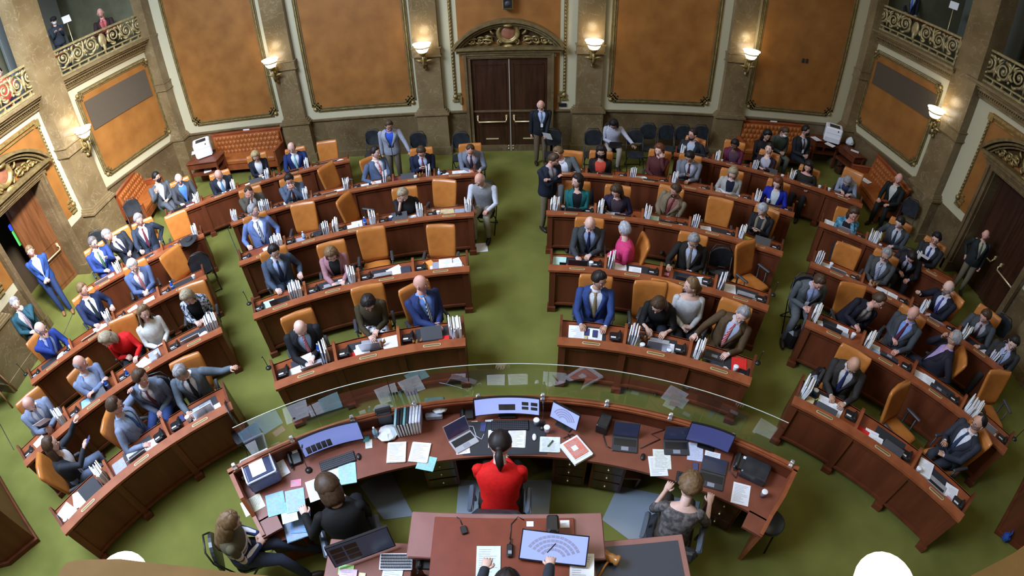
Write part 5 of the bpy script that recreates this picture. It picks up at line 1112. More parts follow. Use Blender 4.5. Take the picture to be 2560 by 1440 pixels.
def empty_chair(px, py, face, label, z=.85):
    p = at(px, py, z); th = rad(face); off = Matrix.Rotation(th, 3, 'Z') @ Vector((0, -.24, 0)); chair((p.x - off.x, p.y - off.y, 0), th, label)
EC = [(820, 378, 190, 'empty orange leather chair at the rearmost left row, nearest the centre'), (822, 440, 245, 'empty orange leather chair turned sideways beside the man folding his hands'), (437, 655, 248, 'empty orange chair swivelled aside behind the blue thermos'), (447, 560, 215, 'empty orange leather chair beside the man with maroon tie'),
 (762, 538, 193, 'empty orange leather chair behind the cowboy hat desk'), (868, 520, 255, 'empty orange chair seen edge-on between the hat and the blonde woman'), (1112, 480, 168, 'empty orange leather chair turned slightly, behind the tan folders'), (932, 603, 196, 'empty orange leather chair, seat showing, behind the laptop on the second row'), (1104, 597, 180, 'empty orange leather chair nearest the centre aisle in the second row'),
 (1797, 528, 160, 'empty orange leather chair between the tan-suited man and the scarfed woman'), (1860, 640, 208, 'empty orange leather chair turned sideways beside the black attache case'), (2238, 1002, 202, 'empty orange leather chair turned aside in the front row, far right'), (2484, 962, 172, 'empty orange leather chair at the right end of the second row'), (2112, 645, 150, 'empty orange leather chair beside the grey-haired man with dark striped tie'), (1622, 742, 175, 'empty orange leather chair behind the woman leaning to the laptop'),
 (905, 1, 0, None)][:-1]
for a in EC: empty_chair(*a)
# ================================================================ what lies on each desk
for k_, i_ in PEOPLE.items():
    if i_['desk']: DESKWHO[i_['desk']] = 'in front of ' + i_['who']
DESKWHO.update({
 '2CL2': 'on the second-row desk before the empty chair showing its seat', '2CL3': 'on the second-row desk nearest the aisle, left side', '3CL1': 'on the cowboy-hat desk', '3CL2': 'on the desk right of the cowboy-hat desk', '3CL4': 'beside the bald old man in a grey vest',
 '4CL2': 'on the desk beside the man folding his hands', '5L4': 'on the rearmost left desk nearest the centre', '3L3': 'on the empty desk beside the white-haired man', '4L2': 'in front of the man in dark blue with maroon tie',
 '2CR3': 'on the second-row desk beside the black attache case', '3CR3': 'on the empty desk beside the bearded man in tan', '3R0': 'on the third-row right desk before an empty chair', '1R1': 'on the empty desk between the two front-row men, right', '2R3': 'on the second-row desk at the right end'})
SP = {
 '1L0': 'sk:-.75:.55:15 cu:-.9:.2 hy:-.8:.75 sh:-.2:.65:-20 sh:-.1:.25:8 lc:.3:.5 fi:.86:.5', '1L1': 'mt:0:.5 sg:-.8:.5 ls:-.1:.5 sh:.45:.35:-12 ph:.82:.5', '1L2': 'mt:.2:.5 ph:-.8:.5 ce:-.55:.7 cu:-.35:.4 ls:.2:.55 sh:.55:.2 sh:0:.1',
 '2L0': 'ph:-.85:.45 sh:-.3:.5:10 fi:.85:.5', '2L1': 'mt:0:.5 ph:-.85:.45 sb:-.3:.5:-12 sh:-.2:.15 lc:.25:.35 bb:.75:.5', '2L2': 'ph:-.8:.5 bb:-.6:.3 sh:.1:.6:20 sh:.4:.4 cu:.7:.5 sg:.6:.7', '2L3': 'mt:0:.5 ph:-.8:.5 ls:-.1:.4 ti:.4:.3 fi:.72:.5 fi:.93:.5',
 '3L0': 'mt:0:.5 ph:-.85:.5 sh:.1:.2 ti:.5:.5 ph:.8:.5', '3L1': 'ls:-.2:.4 sh:.25:.6 ti:.5:.5 fi:.85:.5', '3L2': 'ph:-.8:.5 sh:-.2:.5:15 sn:.2:.5 sk:.6:.4', '3L3': 'mt:0:.5 ph:-.8:.5 bb:-.45:.5 sh:.1:.2 cu:.6:.5',
 '4L0': 'ls:-.1:.4 sh:.3:.6 fi:.85:.5 ph:-.85:.5', '4L1': 'mt:0:.5 ph:-.8:.5 sn:.5:.5', '4L2': 'ph:-.3:.5 sh:.2:.5 fi:.75:.5 ce:-.7:.6',
 '5L0': 'ph:-.85:.5 lb:-.2:.4 sk:.35:.4 fi:.85:.5', '5L1': 'mt:0:.5 ce:-.3:.7 ti:.6:.5 fi:.85:.5', '5L2': 'sh:-.4:.6:10 lc:.0:.4 fi:.7:.5 cu:.45:.6', '5L3': 'lb:0:.4 fi:.85:.5 ph:-.85:.5', '5L4': 'mt:0:.5 ph:-.8:.5 ti:.6:.5',
 '4CL0': 'fi:-.92:.5 ph:-.6:.6 cu:.3:.4 sb:0:.5 fi:.6:.5 fi:.85:.5', '4CL1': 'mt:0:.5 ph:-.85:.5 sh:.2:.3:10 sh:-.2:.6 fi:.8:.5', '4CL2': 'ph:-.85:.5 ls:-.1:.4 hy:-.4:.2 sk:.4:.4 fi:.8:.5', '4CL3': 'mt:0:.5 hy:.35:.2 sk:-.5:.4 sh:.2:.6 fi:.7:.5 ph:-.88:.5', '4CL4': 'lc:-.3:.5 cu:.1:.4 st:.35:.5 sn:.3:.2 fi:.8:.5', '4CL5': 'bt:-.85:.4 ti:-.55:.5 sn:-.3:.3 sh:.1:.6 ph:-.7:.7 sk:.55:.5:20',
 '3CL0': 'ph:-.8:.5 sh:.3:.6:10 fi:.6:.5 fi:.85:.5', '3CL1': 'sg:-.4:.5 bt:-.2:.5 st:.1:.3 ha:.5:.4 fi:.85:.5 ph:-.85:.6', '3CL2': 'fi:-.9:.5 ph:-.6:.5 sk:-.1:.4 sh:.1:.7 bb:.5:.5 fi:.85:.5', '3CL3': 'ph:-.85:.5 cb:-.5:.5 lc:-.1:.5 sh:.45:.4:8 sh:.3:.15 fi:.85:.5', '3CL4': 'ph:-.8:.5 cu:-.5:.4 sf:-.1:.5 sf:-.05:.45:4 sg:.5:.5 fi:.88:.5',
 '2CL0': 'ph:-.88:.5 sm:-.5:.5 lb:.0:.5 sh:.2:.15:15 fi:.6:.5 fi:.82:.5', '2CL1': 'mt:0:.5 ph:-.8:.5 mo:-.5:.4 ls:0:.45 sh:.5:.5 fi:.82:.5 ce:.6:.85', '2CL2': 'mt:0:.5 ph:-.82:.5 ls:-.15:.4 sh:.3:.5:12 sh:.45:.6:25 bk:.8:.5', '2CL3': 'ph:-.8:.5 so:-.45:.7:25 sh:-.2:.3 sg:-.1:.5 sk:.2:.55 sh:.6:.6:15 sk:.6:.25',
 '1CL0': 'mt:.1:.5 ph:-.78:.5 sh:-.4:.3:5 sh:.1:.7:8 ls:.25:.35 fi:.78:.55 bb:.62:.85', '1CL1': 'mt:-.1:.5 ph:-.82:.5 sr:-.6:.15 sn:-.3:.6 sh:-.2:.3:12 ls:.15:.6:-8 st:.5:.4 sk:.82:.45', '1CL2': 'mt:0:.55 ph:-.82:.55 st:-.5:.15 sn:.2:.1:8 lc:.0:.55 sr:.5:.15 fi:.75:.5 fi:.9:.45',
 '1CR0': 'mt:-.1:.5 sk:-.55:.5:4 sf:-.45:.08 ce:-.18:.6 sh:.1:.5 ce:.1:.55 sh:-.1:.1:5 ph:.82:.5', '1CR1': 'mt:.1:.5 fi:-.88:.5 sg:-.7:.5 hy:-.7:.3:80 st:-.45:.5 cu:-.5:.2 ce:-.55:.75 ls:.05:.55 sh:.45:.4 cb:.45:.2 ph:.82:.5', '1CR2': 'mt:.0:.5 fi:-.85:.45 sy:-.78:.1 lb:-.25:.5 ti:-.1:.15 ti:.15:.1 sr:.65:.6:8 cu:.55:.3 ph:.88:.25',
 '2CR0': 'mt:0:.5 sm:-.75:.55 pf:-.6:.2 lb:0:.5 cu:.55:.4 sr:-.2:.1 ph:.78:.5', '2CR1': 'mt:.1:.45 fi:-.9:.5 sh:-.5:.55:10 sk:-.55:.2 sh:.1:.4 ph:.85:.5', '2CR2': 'mt:0:.5 sp:-.85:.6 lb:-.1:.4 st:.1:.2 sh:.5:.55:20 ph:.8:.6', '2CR3': 'mt:.1:.5 fi:-.88:.5 sh:-.5:.6:10 ls:.2:.45 cu:.55:.1 ph:.85:.5',
 '3CR0': 'fi:-.88:.5 fi:-.7:.4 cb:-.4:.5 sh:-.05:.7 lb:.1:.4 ph:.85:.5', '3CR1': 'fi:-.88:.5 sh:-.45:.5 sh:-.2:.4 lb:.2:.4 mo:.75:.5', '3CR2': 'fi:-.9:.5 sm:-.6:.5 lb:.1:.4 mi:.5:.6 ph:.8:.4', '3CR3': 'fi:-.88:.5 mt:.2:.5 sh:-.3:.5:10 mo:.3:.3 ph:.85:.5', '3CR4': 'fi:-.88:.5 sy:-.45:.5 sg:-.4:.3 lc:.15:.5 ph:.82:.5',
 '4CR0': 'sk:-.6:.5 sn:-.2:.4 ph:.6:.5 cu:.8:.5', '4CR1': 'sb:-.7:.5 lb:-.1:.4 mi:.4:.5 ph:.85:.5', '4CR2': 'fi:-.88:.4 sh:-.5:.5:15 ti:-.3:.5 lb:.1:.3 ph:.8:.5', '4CR3': 'fi:-.88:.5 sh:.4:.3:10 ph:.8:.5', '4CR4': 'sk:-.6:.6 sk:-.3:.5 sh:.2:.5 ce:.3:.5 ph:.82:.5', '4CR5': 'fi:-.88:.5 cu:-.3:.7 lb:.0:.4 ph:.82:.5',
 '5R0': 'fi:-.7:.6 lb:.2:.4 ph:.8:.5', '5R1': 'fi:-.88:.5 cu:-.6:.4 sh:.0:.5 ph:.85:.5', '5R2': 'fi:-.88:.5 sn:-.5:.5 lc:.1:.5 cu:.8:.4', '5R3': 'fi:-.88:.5 lb:.0:.4 sn:.5:.4 cu:.8:.5', '5R4': 'cu:-.85:.6 sh:-.2:.5 sh:.3:.4:20 sn:.6:.3',
 '4R0': 'sk:-.7:.6 cu:-.3:.5 ls:.1:.4 ph:.85:.5', '4R1': 'fi:-.88:.5 fi:-.65:.5 cu:-.4:.3 lb:.2:.4 ph:.8:.5', '4R2': 'sh:-.3:.5:15 sh:.3:.3:-15 fi:-.88:.5',
 '3R0': 'fi:-.88:.5 sk:-.55:.4 cu:-.3:.6 ls:.05:.5 ti:.4:.3 ph:.8:.5', '3R1': 'st:-.6:.5 sk:-.2:.4 sh:.3:.5 ph:.8:.5', '3R2': 'ph:-.88:.6 fi:-.6:.5 sh:-.3:.5 ls:.1:.4 ph:.8:.5', '3R3': 'mt:-.2:.5 fi:-.85:.5 sh:.2:.5:15 fi:.6:.5',
 '2R0': 'mt:0:.5 fi:-.9:.6 sn:-.6:.5:15 lb:-.1:.4 sh:.3:.6 sg:.4:.3:8 cu:.75:.5', '2R1': 'fi:-.88:.5 sh:-.55:.5:8 sb:-.4:.25 lb:.1:.45 sp:.5:.4 ph:.85:.5', '2R2': 'mt:.2:.5 sh:-.75:.5:10 sh:-.4:.55:4 lb:.1:.4 ph:.8:.5', '2R3': 'fi:-.85:.5 fi:-.6:.5 cu:-.3:.6 ls:.1:.5 sh:.35:.3 ph:.85:.5',
 '1R0': 'fi:-.88:.55 sf:-.75:.2 mt:-.4:.6 cb:-.55:.7 hy:-.4:.55:60 sh:-.1:.55:4 sh:.3:.5:-4 lc:.0:.1 ph:.85:.6', '1R1': 'mt:.1:.55 sr:-.88:.15 sh:-.5:.3:10 sh:-.3:.2:8 lc:.3:.2 ph:.8:.5', '1R2': 'mt:0:.5 cu:-.9:.25 sk:-.7:.6:12 ls:-.1:.35 sh:.45:.55:12 sp:.5:.3 ph:.82:.4'}
for k_, v_ in SP.items(): put(k_, v_)
# ---- objects held or carried
def held(who, local, fn): i = PEOPLE[who]; return fn(i['M'] @ Vector(local), i['th'])
def hsheet(who, local, label, col=C_WH, w=.216, h=.279, tilt=50, turn=0, t=.0015):
    i = PEOPLE[who]; o = paper_(w, h, t, M_PAPER if col == C_WH else cm(col, .8), True); o.matrix_world = Matrix.Translation(i['M'] @ Vector(local)) @ Matrix.Rotation(i['th'] + rad(turn), 4, 'Z') @ Matrix.Rotation(rad(tilt), 4, 'X'); tag(o, label, 'paper'); return o
hsheet('the bald bearded man holding a white folder', (.0, .46, .96), 'white folder held up by the bald bearded man at the far left', w=.24, h=.32, tilt=48, turn=-15, t=.004)
hsheet('the bald man at the central door', (-.12, .36, .92), 'printed sheet held by the bald man at the central door', tilt=55, turn=-30)
hsheet('the black-haired man holding a sheet', (.02, .40, .93), 'white sheet held by the black-haired man in glasses', tilt=15)
hsheet('the woman in a white sweater with laptop', (-.46, .50, .74), 'loose sheets under the hand of the woman in a white sweater', w=.25, h=.30, tilt=35)
for who, loc in (('the man in dark navy looking at his phone', (0, .36, .86)), ('the long-haired woman in black raising a phone', (.12, .56, 1.05)), ('the woman with a long beige scarf', (0, .34, .85)), ('the woman in a dark blazer looking up', (0, .34, .86)), ('the man in grey reading from his hands', (.03, .35, .86)), ('the woman in a white blouse', (0, .33, .68))):
    i = PEOPLE[who]; cell((0, 0, 0), 0, 'dark mobile phone held by ' + who, 'phone').matrix_world = i['M'] @ Matrix.Translation(loc) @ Matrix.Rotation(rad(35), 4, 'X')
i = PEOPLE['the woman in a white sweater with laptop']; laptop(i['M'] @ Vector((0, .34, .62)), i['th'], 'grey laptop on the knees of the woman in a white sweater', 'laptop', key=('b', 120))
i = PEOPLE['the man in bright blue at the left door']; cup(i['M'] @ Vector((-.02, .28, .93)), 0, 'white paper cup held by the man in bright blue', 'cup', key=((.75, .75, .76),))
# ================================================================ seats and tables along the walls
M_BENCH = mat('tufted_bench_leather', (.32, .095, .018), .42, 0, (.25, .07, .013), 6, 4)
def bench(M, L, label, tufts=True):
    root = empty('leather_bench'); root.matrix_world = M; tag(root, label, 'bench')
    g = MB(); rings = []
    n = int(L/.14)
    g.box((0, -.30, .74), (L - .1, .10, .56), rot=Matrix.Rotation(rad(10), 3, 'X'), bev=.03)
    R = Matrix.Rotation(rad(10), 3, 'X')
    for i in range(n):
        for j in range(4):
            c = Vector((0, -.30, .74)) + R @ Vector((-L/2 + .12 + (L - .24)*(i + .5*(j % 2))/n, .05, -.21 + .14*j)); g.ball(c, (.066, .022, .066), 8, 5, 0, R)
    g.build('tufted_backrest', M_BENCH, root)
    g = MB(); g.box((0, .02, .43), (L - .1, .58, .16), bev=.04); g.build('seat_cushion', M_BENCH, root)
    g = MB(); g.box((0, .02, .28), (L, .62, .16)); g.box((0, -.37, .70), (L, .06, .78)); g.box((0, -.38, 1.08), (L + .06, .10, .06), bev=.015)
    for s in (-1, 1): g.box((s*(L/2 - .02), .0, .44), (.06, .64, .44)); g.box((s*(L/2 - .02), .0, .67), (.09, .66, .05), bev=.015); g.box((s*(L/2 - .04), .26, .10), (.08, .08, .2)); g.box((s*(L/2 - .04), -.3, .10), (.08, .08, .2))
    g.build('wooden_frame', M_TOP, root); return root
bench(Matrix.Translation((-8.05, 12.78, 0)) @ Matrix.Rotation(pi, 4, 'Z'), 2.35, 'long orange tufted leather bench with wooden frame against the far wall at left')
bl = at(392, 470, .45); bench(Matrix.Translation((-10.42, 10.75, 0)) @ Matrix.Rotation(rad(-90 + 13), 4, 'Z'), 1.6, 'orange leather corner bench along the left wall, masked man seated on it')
bench(Matrix.Translation((9.25, 10.7, 0)) @ Matrix.Rotation(rad(90 - 6), 4, 'Z'), 1.9, 'orange leather bench along the right wall with papers on its seat')
bench(Matrix.Translation((7.0, 12.80, 0)) @ Matrix.Rotation(pi, 4, 'Z'), 2.1, 'dark-framed leather bench behind the seated masked people at the far right wall')
pp = at(2165, 452, .52); sheet(pp, .4, 'folded white paper left on the right wall bench', t=.006)
for (px, py, f_, lab) in ((933, 345, 180, 'black round-backed folding chair behind the standing man in pale grey'), (1045, 352, 180, 'black chair against the wall between the pale grey jacket and the pilaster'), (1152, 352, 180, 'black folding chair with yellow label beside the central door, left of it'), (1383, 345, 182, 'black folding chair with yellow label beside the bald doorman'),
    (1483, 345, 180, 'black folding chair at the wall left of the woman in a white sweater'), (1588, 345, 180, 'black folding chair holding papers beside the woman in a white sweater'), (1621, 330, 178, 'first of the close row of black folding chairs right of the papers'), (1666, 332, 178, 'second of the close row of black folding chairs at the wall'), (1708, 334, 178, 'third of the close row of black folding chairs at the wall'), (1752, 334, 178, 'black folding chair just behind the bearded man in a dark suit'),
    (330, 520, 225, 'black padded chair tucked against the marble left of the corner bench'), (2275, 520, 130, 'black round-backed chair behind the bald man on the right bench'), (243, 600, 215, 'black round-backed chair behind the man with a green tie'), (497, 655, 40, 'blue-black folding chair at the aisle below the black hat'), (600, 1030, 130, 'black folding chair leaning at the front-row end by the left aisle'), (1802, 645, 172, 'black folding chair in the second row beside the black suit and beige tie'), (2500, 815, 120, 'black padded chair behind the man in grey near the right wall')):
    p = at(px, py, .80); th = rad(f_); off = Matrix.Rotation(th, 3, 'Z') @ Vector((0, -.2, 0)); fc_ = fchair((p.x - off.x, p.y - off.y, 0), th, lab, 'chair', 'black folding chairs')
    if 'leaning' in lab: fc_.scale = (1, .35, 1)
p = at(475, 605, .93); hat(p, .3, 'black felt hat resting on the desk corner beside the empty orange chair', 'hat')
def stand_table(px, py, z, w_, d_, th, label, printer=True):
    p = at(px, py, z); root = empty('side_table', (p.x, p.y, 0), th); tag(root, label, 'table')
    g = MB(); g.box((0, 0, z - .02), (w_, d_, .04), bev=.01); g.build('table_top', M_WOOD, root)
    g = MB(); g.box((0, -.02, z*.5), (w_*.92, d_*.86, z*.08)); g.box((0, -d_*.4, z/2), (w_*.92, .03, z - .05)); g.box((0, 0, z - .13), (w_*.9, d_*.86, .16)); g.build('shelf', M_WOOD, root)
    for sx in (-1, 1):
        for sy in (-1, 1): g = MB(); g.box((sx*w_*.45, sy*d_*.42, z/2 - .02), (.05, .05, z - .04)); g.build('leg', M_WOOD, root)
    return root
t1 = stand_table(512, 395, .82, 1.05, .6, pi + .05, 'dark wooden side table with shelves carrying the printer in the left corner')
t2 = stand_table(2070, 345, .82, 1.15, .6, pi - .05, 'dark wooden side table carrying the printer in the right corner')
t3 = stand_table(2128, 375, .82, .9, .42, rad(98), 'narrow wooden side table with a plastic bag against the right corner wall')
def printer(loc, th, label):
    r = empty('printer', loc, th); tag(r, label, 'printer'); g = MB(); g.box((0, 0, .24), (.50, .48, .44), bev=.03); g.build('body', M_WHITE, r)
    g = MB(); g.box((0, .02, .461), (.30, .26, .006)); g.box((.0, .10, .47), (.3, .06, .02)); g.build('output_tray', M_BLK, r)
    g = MB(); g.box((0, .243, .10), (.44, .01, .14)); g.box((0, .243, .30), (.44, .008, .02)); g.build('paper_drawer', mat('pale_grey_plastic', (.6, .62, .68), .4), r)
    g = MB(); g.box((-.12, .245, .40), (.03, .01, .04)); g.build('badge', M_DKGREY, r); return r
p = at(512, 388, .82); printer((p.x, p.y + .02, .82), pi + .55, 'white laser printer on the side table in the left corner')
p = at(2078, 352, .82); printer((p.x, p.y + .02, .82), pi - .5, 'white laser printer on the side table in the right corner')
sheet(at(488, 381, .825), .5, 'white sheets beside the printer in the left corner', t=.006); sheet(at(2040, 347, .825), .3, 'white sheet beside the right-corner printer, at its left', t=.003); sheet(at(2075, 362, .826), .6, 'white sheet hanging over the right printer table edge', t=.003)
sheet(Vector((t1.location.x, t1.location.y - .05, .445)), .5, 'papers on the shelf under the left printer', t=.02)
phone(at(530, 382, .826), pi, 'black desk phone behind the left-corner printer', 'phone')
g = MB(); rr = random.Random(5); rings = []
for k in range(6):
    q = (.05, .11, .12, .10, .07, .02)[k]; rings.append([(q*cos(2*pi*i/10)*(1 + .25*rr.random()), q*sin(2*pi*i/10)*(1 + .25*rr.random()), .05*k) for i in range(10)])
g.loft(rings, 0, sm=False); o = g.build('plastic_bag', cm((.62, .68, .70))); o.location = at(2122, 362, .82); tag(o, 'crumpled pale plastic bag on the narrow right side table', 'bag')
sheet(at(2137, 378, .826), .9, 'printed card lying on the narrow right side table', w=.15, h=.24); cup(Vector((t2.location.x - .1, t2.location.y - .08, .445)), 0, 'orange and white cup on the low shelf by the right printer', 'cup', key=((.75, .2, .05),))
# bags and cases
def bag(loc, th, d, label, m, name='bag'):
    r = empty(name, loc, th); tag(r, label, 'bag'); g = MB(); g.box((0, 0, d[2]/2), d, bev=.05); g.build('body', m, r); g = MB(); g.tube([(-.08, 0, d[2]), (-.06, 0, d[2] + .07), (.06, 0, d[2] + .07), (.08, 0, d[2])], .012, 6); g.build('handle', m, r); return r
bag(at(1800, 680, .5) - Vector((0, 0, .5)), rad(165), (.42, .16, .55), 'black attache case standing behind the desk, beside the beige-tied man', M_DKGREY, 'attache_case')
bag(at(1975, 860, 0), .5, (.32, .22, .38), 'black backpack on the carpet at the desk end below the short-haired man', M_BLK, 'backpack')
bag(at(2050, 935, .45) - Vector((0, 0, .45)), .5, (.34, .22, .50), 'black bag hanging beside the front-row desk by the bald writing man', M_BLK, 'shoulder_bag')
bag(at(2500, 800, .4) - Vector((0.2, 0, .4)), .9, (.30, .25, .42), 'black bag beside the man at the right picture edge', M_BLK, 'shoulder_bag')
sheet(at(1203, 619, .002), .12, 'sheet in a clear sleeve lying on the carpet of the centre aisle', w=.26, h=.30, t=.004)
bag(at(2100, 432, .0), .3, (.45, .25, .22), 'dark box on the carpet under the right side tables', M_DOOR, 'storage_box')
# tall thin flexible microphones at the desk-row ends
for (px, py, lab) in ((168, 905, 'at the left end of the third row'), (290, 905, 'beside the front row left of the bald typing man'), (10, 1110, 'at the end of the second row, far left'), (1965, 640, 'at the right end of the third row by the aisle'), (1900, 870, 'beside the front row right end'), (2545, 990, 'at the right end of the second row')):
    pass
for key, a_end, lab in (('1CL', -31.6, 'at the left end of the front row beside the bald typing man'), ('2CL', -31.9, 'at the left end of the second row beside the man in blue-grey'), ('2CR', 30.1, 'at the right end of the second row'), ('1CR', 30.5, 'at the right end of the front row beside the man in brown'), ('3L', -58.6, 'at the far left end of the third row'), ('2R', 61.7, 'at the far right end of the second row')):
    R_ = RF[BLOCKS[key][0]]; p = pol(R_ + .5, a_end, .86); o = mic(p, rad(-a_end), 'gooseneck microphone ' + lab, 'microphone', 'gooseneck microphones')
# ================================================================ clerks' curved desk with its glass screen
RC = 5.30; A0, A1 = -41.0, 40.0; ZC, ZCS = 1.02, .78
root = empty('clerk_desk', pol(RC - .3, 0), 0); tag(root, 'long curved wooden clerks\' desk with raised front rim, facing the legislators', 'desk')
def CB(mb, nm, m): o = mb.build(nm, m, root); o.location = -root.location; return o
g = MB(); g.arc(CEN, RC - .05, RC + .04, 1.0, ZC + .01, A0, A1, 30); g.arc(CEN, RC - .03, RC + .02, ZC, ZC + .03, A0, A1, 30); CB(g, 'rim', M_LEDGE)
g = MB(); g.arc(CEN, RC - .02, RC + .02, .04, 1.0, A0, A1, 30); g.arc(CEN, RC + .01, RC + .04, .02, .16, A0, A1, 30); CB(g, 'front_panel', M_WOOD)
g = MB(); g.arc(CEN, RC - .70, RC - .02, ZCS - .04, ZCS, A0, A1, 30); CB(g, 'worktop', M_CLERK)
for a, s_ in ((A0, 1), (A1, -1)):
    g = MB(); rings = [[pol(r, a + q_, z) for r, z in ((RC + .03, 0), (RC + .03, 1.03), (RC - .45, 1.03), (RC - .62, .82), (RC - .90, .80), (RC - .90, 0))] for q_ in (0, s_*.6)]
    g.loft(rings, 0, True, True, False); CB(g, 'end_panel', M_LEDGE)
g = MB(); g.arc(CEN, RC - .92, RC - .68, ZCS - .04, ZCS, A0, A0 + 3.5, 3); g.arc(CEN, RC - .92, RC - .68, ZCS - .04, ZCS, A1 - 3.5, A1, 3); CB(g, 'end_shelf', M_CLERK)
for a in (-33.5, -11.5, 8.5, 14.5, 33.0):
    g = MB(); g.arc(CEN, RC - .66, RC - .12, .06, ZCS - .04, a - 2.6, a + 2.6, 2); o = CB(g, 'drawer_pedestal', M_WOOD)
    for z in (.20, .42, .62):
        d = MB(); d.arc(CEN, RC - .68, RC - .66, z - .09, z + .09, a - 2.2, a + 2.2, 2); dd = d.build('drawer', M_DOOR, root); dd.location = -root.location
        k = MB(); k.ball(pol(RC - .69, a, z), .014, 6, 4); kk = k.build('knob', M_BRASS, dd)
# glass screen: thin clear pane that also mirrors the desk
gm = bpy.data.materials.new('clear_glass_screen'); gm.use_nodes = True; nt = gm.node_tree; nt.nodes.clear()
out = nt.nodes.new('ShaderNodeOutputMaterial'); tr = nt.nodes.new('ShaderNodeBsdfTransparent'); tr.inputs[0].default_value = (.93, .96, .93, 1); gl = nt.nodes.new('ShaderNodeBsdfGlossy'); gl.inputs['Roughness'].default_value = .01
fr_ = nt.nodes.new('ShaderNodeFresnel'); fr_.inputs[0].default_value = 1.52; mu = nt.nodes.new('ShaderNodeMath'); mu.operation = 'MULTIPLY'; mu.inputs[1].default_value = 3.2; mu.use_clamp = True; mx = nt.nodes.new('ShaderNodeMixShader')
nt.links.new(fr_.outputs[0], mu.inputs[0]); nt.links.new(mu.outputs[0], mx.inputs[0]); nt.links.new(tr.outputs[0], mx.inputs[1]); nt.links.new(gl.outputs[0], mx.inputs[2]); nt.links.new(mx.outputs[0], out.inputs[0])
gr = empty('glass_screen', pol(RC, 0), 0); tag(gr, 'curved clear glass screen clamped along the rim of the clerks\' desk', 'glass screen')
G0, G1 = -37.0, 35.6; NS = 7; da = (G1 - G0)/NS
for k in range(NS):
    g = MB(); a0, a1 = G0 + da*k + .06, G0 + da*(k + 1) - .06; n = 8; vs = []; fs = []
    for i in range(n + 1):
        a = a0 + (a1 - a0)*i/n; vs += [pol(RC + .0, a, ZC + .03), pol(RC + .0, a, 1.68)]
    fs = [(2*i, 2*i + 2, 2*i + 3, 2*i + 1) for i in range(n)]; g.add(vs, fs, 0, True); o = g.build('pane', gm, gr); o.location = -gr.location
g = MB(); g.arc(CEN, RC - .004, RC + .004, 1.678, 1.684, G0, G1, 40); o = g.build('glass_edge', mat('pale_glass_edge', (.55, .62, .55), .3), gr); o.location = -gr.location
for k in range(10):
    a = A0 + 1.2 + (A1 - A0 - 2.4)*k/9; g = MB(); R_ = Matrix.Rotation(-rad(a), 3, 'Z'); g.box(pol(RC + .0, a, ZC + .05), (.055, .05, .09), rot=R_, bev=.008); g.box(pol(RC - .03, a, ZC + .01), (.055, .03, .07), rot=R_, bev=.006); o = g.build('clamp', M_STEEL, gr); o.location = -gr.location
# ---- monitors
M_SCR = mat('blue_screen', (.05, .07, .18), .25, emit=(.20, .25, .62), es=.75); M_SCRD = mat('dark_screen', (.015, .016, .02), .2); M_SCRL = mat('pale_blue_screen', (.1, .12, .25), .25, emit=(.32, .40, .85), es=.9); M_SCRG = mat('seat_symbol_grey', (.2, .2, .25), .4, emit=(.16, .18, .38), es=.6)
def monitor(p1, p2, z, h, tilt, label, scr, curve=.0, inset=None, stand=True, faceflip=False):
    """screen whose lower edge runs between two pixels; z height of that edge"""
    a, b = at(*p1, z), at(*p2, z); c = (a + b)/2; w_ = (b - a).length; th = atan2((b - a).y, (b - a).x)
    r = empty('monitor', (c.x, c.y, z), th); tag(r, label, 'monitor'); R = Matrix.Rotation(rad(-tilt), 3, 'X'); n = 10
    def pt(u, v, o): x = u*w_/2; return R @ Vector((x, (curve*(1 - u*u)) + o, v*h))
    for nm, o0, o1, m_, e in (('casing', .0, .03, M_BLK, 1.0), ('screen', -.002, .0, scr, .965)):
        g = MB(); rings = []
        for i in range(n + 1):
            u = (-1 + 2*i/n)*e; e0, e1 = (1 - e)*1.5, 1 - (1 - e)*1.0; rings.append([pt(u, e0, o0), pt(u, e1, o0), pt(u, e1, o1), pt(u, e0, o1)])
        g.loft(rings, 0, True, True, False); g.build(nm, m_, r)
    if inset: inset(r, pt)
    if stand:
        g = MB(); g.box((0, curve + .07, .03 - .12), (.22, .16, .015), bev=.005); g.tube([(0, curve + .08, -.11), (0, curve + .06, h*.4)], .022, 8); g.build('stand', M_BLK, r)
    return r
def boxes_inset(r, pt):
    g = MB()
    for i in range(5): u0 = -.85 + i*.17; g.quad(pt(u0, .12, -.004), pt(u0 + .15, .12, -.004), pt(u0 + .15, .48, -.004), pt(u0, .48, -.004))
    g.build('video_windows', mat('dark_window', (.03, .025, .02), .3), r)
def seats_inset(r, pt):
    g = MB()
    for (R_, n) in ((.30, 8), (.44, 10), (.58, 12), (.72, 14)):
        for i in range(n):
            t = -1.15 + 2.3*(i + .5)/n
            if abs(t) < .07: continue
            def q(rr_, tt): return pt(rr_*sin(tt)*1.05, .12 + rr_*cos(tt)*.98, -.004)
            w_ = 1.0/n; g.quad(q(R_, t - w_), q(R_, t + w_), q(R_ + .09, t + w_), q(R_ + .09, t - w_))
    g.build('seating_chart', M_SCRG, r)
def grid_inset(r, pt):
    g = MB()
    for u0, u1, v0, v1 in ((-.25, .25, .25, .6), (.45, .65, .3, .48), (.72, .92, .3, .48), (.45, .65, .55, .75), (.72, .92, .55, .75)): g.quad(pt(u0, v0, -.004), pt(u1, v0, -.004), pt(u1, v1, -.004), pt(u0, v1, -.004))
    g.build('video_windows', mat('dark_window', (.03, .025, .02), .3), r)
